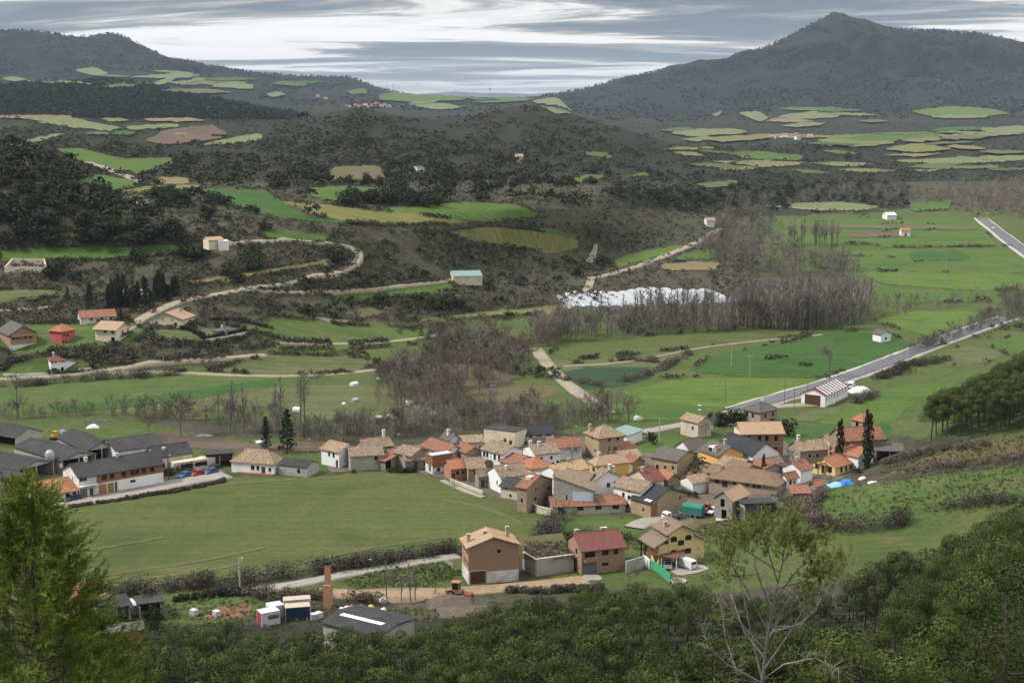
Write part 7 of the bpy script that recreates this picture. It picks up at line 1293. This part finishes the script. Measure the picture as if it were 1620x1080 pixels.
# castle, masts, graveyard, tarpaulin and litter
def far(px, py, Y): X, D, Z = ray(px, py); x = float(X/D)*Y; return Vector((x, Y, float(T(x, Y))))
P = far(1324, 22, 4985*K); e = tag(empty('castle', P), 'ruined castle on the summit of the right-hand mountain', 'castle'); q = MB(); q.box((-38,-12,-12),(30,12,8)); q.box((-30,-8,8.01),(-6,8,15)); q.box((30.01,-6,-12),(52,6,2)); q.build('ruined_walls', W['greyst'], e); q = MB(); q.box((-2,-7,8.01),(18,7,13)); q.prism([(-8,13.01),(8,13.01),(0,17)], -3, 19, 'x'); q.build('chapel', W['greyst'], e)
for px, py, hh, lab in ((775,157,62,'tall mast on the pass between the mountains'), (622,147,45,'thin mast on the ridge left of the pass, the right one'), (612,145,35,'thin mast on the ridge left of the pass, the left one')):
    P = far(px, py, (4300 if px > 700 else 4900)*K); e = tag(empty('radio_mast', P), lab, 'mast'); q = MB(); q.tube([(0,0,-3),(0,0,hh)], [1.6,.7], 6); q.build('mast', MTL, e); q = MB(); q.box((-3,-1,hh*.7),(3,1,hh*.78)); q.build('antennas', MTL, e)
wall('pale graveyard wall on the left hillside', [(8,431),(74,431),(70,418),(20,417),(8,431)], 2.2, .5, W['beige'], 'graveyard_wall', 'wall')
for i in range(9): P = hit1(18+i*5.2, 427-(i%2)*1.5); q = MB(); q.box((-.5,-.3,-.2),(.5,.3,.9)); q.box((-.1,-.1,.903),(.1,.1,1.7)); q.box((-.4,-.08,1.2),(-.101,.08,1.4)); q.box((.101,-.08,1.2),(.4,.08,1.4)); tag(q.build('gravestone', STN, None, loc=P), 'small stone grave with a cross inside the hillside graveyard', 'grave', 'graves in the hillside graveyard')
BT = simple('blue_tarp', (.03,.14,.42), .5, (.05,.22,.55), .8); BT2 = simple('light_blue_tarp', (.22,.45,.66), .5)
SOIL = simple('spoil_soil', (.13,.105,.08), .95, (.09,.075,.055), .8, bump=.5)
def tarp(label, p, a, b, m, hmax):
    P = hit1(*p); n = 14; g = np.linspace(-1, 1, n); X, Y = np.meshgrid(g*a, g*b); Z = hmax*(1-np.abs(X/a)**2.2)*(1-np.abs(Y/b)**2)*(.75+.45*vn(X*1.1+p[0], Y*1.1, 3))+.05; i = np.arange(n-1)[:,None]*n+np.arange(n-1)[None]; f = np.stack([i,i+1,i+n+1,i+n],-1).reshape(-1,4); V = np.stack([X,Y,Z],-1).reshape(-1,3); V2 = V.copy(); V2[:,2] = -.3
    rim = [j for j in range(n-1)]; ff = [tuple(q_) for q_ in f.tolist()]; N0 = n*n
    for j in range(n-1): ff += [(j, N0+j, N0+j+1, j+1), ((n-1)*n+j+1, N0+(n-1)*n+j+1, N0+(n-1)*n+j, (n-1)*n+j), ((j+1)*n, N0+(j+1)*n, N0+j*n, j*n), (j*n+n-1, N0+j*n+n-1, N0+(j+1)*n+n-1, (j+1)*n+n-1)]
    tag(link('tarpaulin', mesh('tarpaulin', np.concatenate([V, V2]), np.array(ff), m, smooth=True), None, P, .15), label, 'tarpaulin')
tarp('dark blue tarpaulin over a heap below the yellow bungalow', (1339,766), 1.9, 1.4, BT, 1.3); tarp('light blue tarpaulin spread left of the dark blue one', (1323,768), 1.9, 1.6, BT2, .9)
tarp('white plastic sheet by the bungalow wall', (1365,757), .9, .7, SK[0], .6); tarp('white sheet on the grass right of the tarpaulins', (1382,763), 1.3, .6, SK[0], .4); tarp('pale panels lying in the yard before the stone barn', (1143,821), 1.5, .8, PLS, .25); tarp('white litter sheet on the farm bank', (147,676), 1.8, 1.2, SK[0], 1.)
tarp('small white sheet in the ploughed field edge', (413,699), 1.5, 1.0, SK[0], .6); tarp('white sheet by the striped-roof warehouse end', (1361,619), 4., 2.2, SK[0], 1.7); tarp('white sheet before the striped-roof warehouse', (1314,638), 1.2, .8, SK[0], .9)
tarp('brown spoil heap beside the backhoe digger', (712,955), 4.5, 3.5, SOIL, 1.6); tarp('low spoil heap above the pine wood', (735,968), 5, 3.2, SOIL, .9)
for i, (x, y) in enumerate([(596,665),(601,664),(607,663),(613,662),(619,661),(470,650),(560,636),(545,640),(648,640),(660,648),(685,655),(1010,664),(600,600),(560,610),(726,552),(780,612)]):
    P = hit1(x, y); q = MB(); s = .6+.5*R_.random(); q.prism([(-s,0),(s,0),(s*.9,.8*s),(0,1.3*s),(-s*.9,.8*s)], -s*1.1, s*1.1, 'y'); tag(q.build('garden_hut', SK[0] if i % 3 else MTL, None, loc=P, rz=R_.random()*3), 'tiny pale garden hut in the vegetable plots by the river', 'hut', 'tiny huts in the vegetable plots')
# ------------------------------------------------------------------ world, sun, haze, camera
SUN_EL, SUN_AZ = 48.0, -98.0      # to the left, behind thin cloud
w = bpy.data.worlds.new('World'); SC.world = w; w.use_nodes = True; t = w.node_tree; t.nodes.clear()
out = t.nodes.new('ShaderNodeOutputWorld')
sky = t.nodes.new('ShaderNodeTexSky'); sky.sky_type = 'NISHITA'; sky.sun_disc = False; sky.sun_elevation = math.radians(SUN_EL); sky.sun_rotation = math.radians(SUN_AZ); sky.altitude = 600
b1 = N(t, 'ShaderNodeBackground', i_1=.08); t.links.new(sky.outputs[0], b1.inputs[0])
tc = t.nodes.new('ShaderNodeTexCoord'); sx = t.nodes.new('ShaderNodeSeparateXYZ'); t.links.new(tc.outputs['Generated'], sx.inputs[0])
ab = N(t, 'ShaderNodeMath', operation='MAXIMUM', i_1=0.); t.links.new(sx.outputs[2], ab.inputs[0])
az = N(t, 'ShaderNodeMath', operation='ADD', i_1=.034); t.links.new(ab.outputs[0], az.inputs[0])
def dv(o): n = N(t, 'ShaderNodeMath', operation='DIVIDE'); t.links.new(o, n.inputs[0]); t.links.new(az.outputs[0], n.inputs[1]); return n.outputs[0]
cv = t.nodes.new('ShaderNodeCombineXYZ'); t.links.new(dv(sx.outputs[0]), cv.inputs[0]); t.links.new(dv(sx.outputs[1]), cv.inputs[1])
mp = t.nodes.new('ShaderNodeMapping'); mp.inputs['Scale'].default_value = (.22, .33, 1); mp.inputs['Location'].default_value = (4.4, 2.9, 0); mp.inputs['Rotation'].default_value = (0, 0, .10); t.links.new(cv.outputs[0], mp.inputs[0])
n1 = N(t, 'ShaderNodeTexNoise', i_Scale=1.0, i_Detail=9., i_Roughness=.62, i_Distortion=.8); t.links.new(mp.outputs[0], n1.inputs['Vector'])
r1 = t.nodes.new('ShaderNodeValToRGB'); r1.color_ramp.elements[0].position = .425; r1.color_ramp.elements[0].color = (.115,.145,.185,1); r1.color_ramp.elements[1].position = .56; r1.color_ramp.elements[1].color = (.95,.94,.92,1)
for p_, c_ in ((.46, (.20,.225,.255,1)), (.49, (.38,.38,.375,1)), (.515, (.80,.785,.76,1))): e = r1.color_ramp.elements.new(p_); e.color = c_
t.links.new(n1.outputs['Fac'], r1.inputs[0])
b2 = N(t, 'ShaderNodeBackground', i_1=1.0); hzf = N(t, 'ShaderNodeMapRange', i_1=.0, i_2=.015, i_3=.85, i_4=0., clamp=True); t.links.new(sx.outputs[2], hzf.inputs[0]); t.links.new(mixc(t, hzf.outputs[0], r1.outputs[0], (.56,.55,.535)), b2.inputs[0])
zb = N(t, 'ShaderNodeMapRange', i_1=.08, i_2=.6, i_3=.37, i_4=.72, clamp=True); t.links.new(sx.outputs[2], zb.inputs[0]); t.links.new(zb.outputs[0], b2.inputs[1])   # an overcast dome is brighter overhead
mx = N(t, 'ShaderNodeMixShader', i_0=.93); t.links.new(b1.outputs[0], mx.inputs[1]); t.links.new(b2.outputs[0], mx.inputs[2]); t.links.new(mx.outputs[0], out.inputs[0])
sl = bpy.data.lights.new('sun', 'SUN'); sl.energy = 1.5; sl.angle = math.radians(10); sl.color = (1, .95, .88); so = link('sun', sl)
el, azr = math.radians(SUN_EL), math.radians(SUN_AZ)
sd = Vector((math.sin(azr)*math.cos(el), math.cos(azr)*math.cos(el), math.sin(el))); so.rotation_euler = sd.to_track_quat('Z', 'Y').to_euler(); so.location = (0, 0, 400)
hz, ht, hb = NT('haze_air'); ht.nodes.clear(); ho = ht.nodes.new('ShaderNodeOutputMaterial'); pv = ht.nodes.new('ShaderNodeVolumePrincipled')
pv.inputs['Color'].default_value = (.62,.75,.95,1); pv.inputs['Density'].default_value = 0.000026; pv.inputs['Anisotropy'].default_value = 0; ht.links.new(pv.outputs[0], ho.inputs['Volume'])
hb_ = MB(); hb_.box((-26000, -60, -60), (26000, 25500, 620)); tag(hb_.build('haze', hz), kind='stuff')
cam = bpy.data.cameras.new('camera'); cam.lens = 36*FPX/1620; cam.sensor_width = 36; cam.clip_start = .2; cam.clip_end = 60000
co = link('camera', cam, loc=(0, 0, CZ)); co.rotation_euler = (math.pi/2 - PITCH, 0, 0); SC.camera = co
SC.view_settings.view_transform = 'Standard'; SC.view_settings.look = 'None'; SC.view_settings.exposure = 1.62; SC.view_settings.gamma = 1
SC.render.engine = 'CYCLES'; SC.cycles.use_denoising = True; SC.cycles.max_bounces = 5; SC.cycles.diffuse_bounces = 1; SC.cycles.volume_bounces = 0; SC.cycles.transparent_max_bounces = 6
bpy.context.view_layer.update()
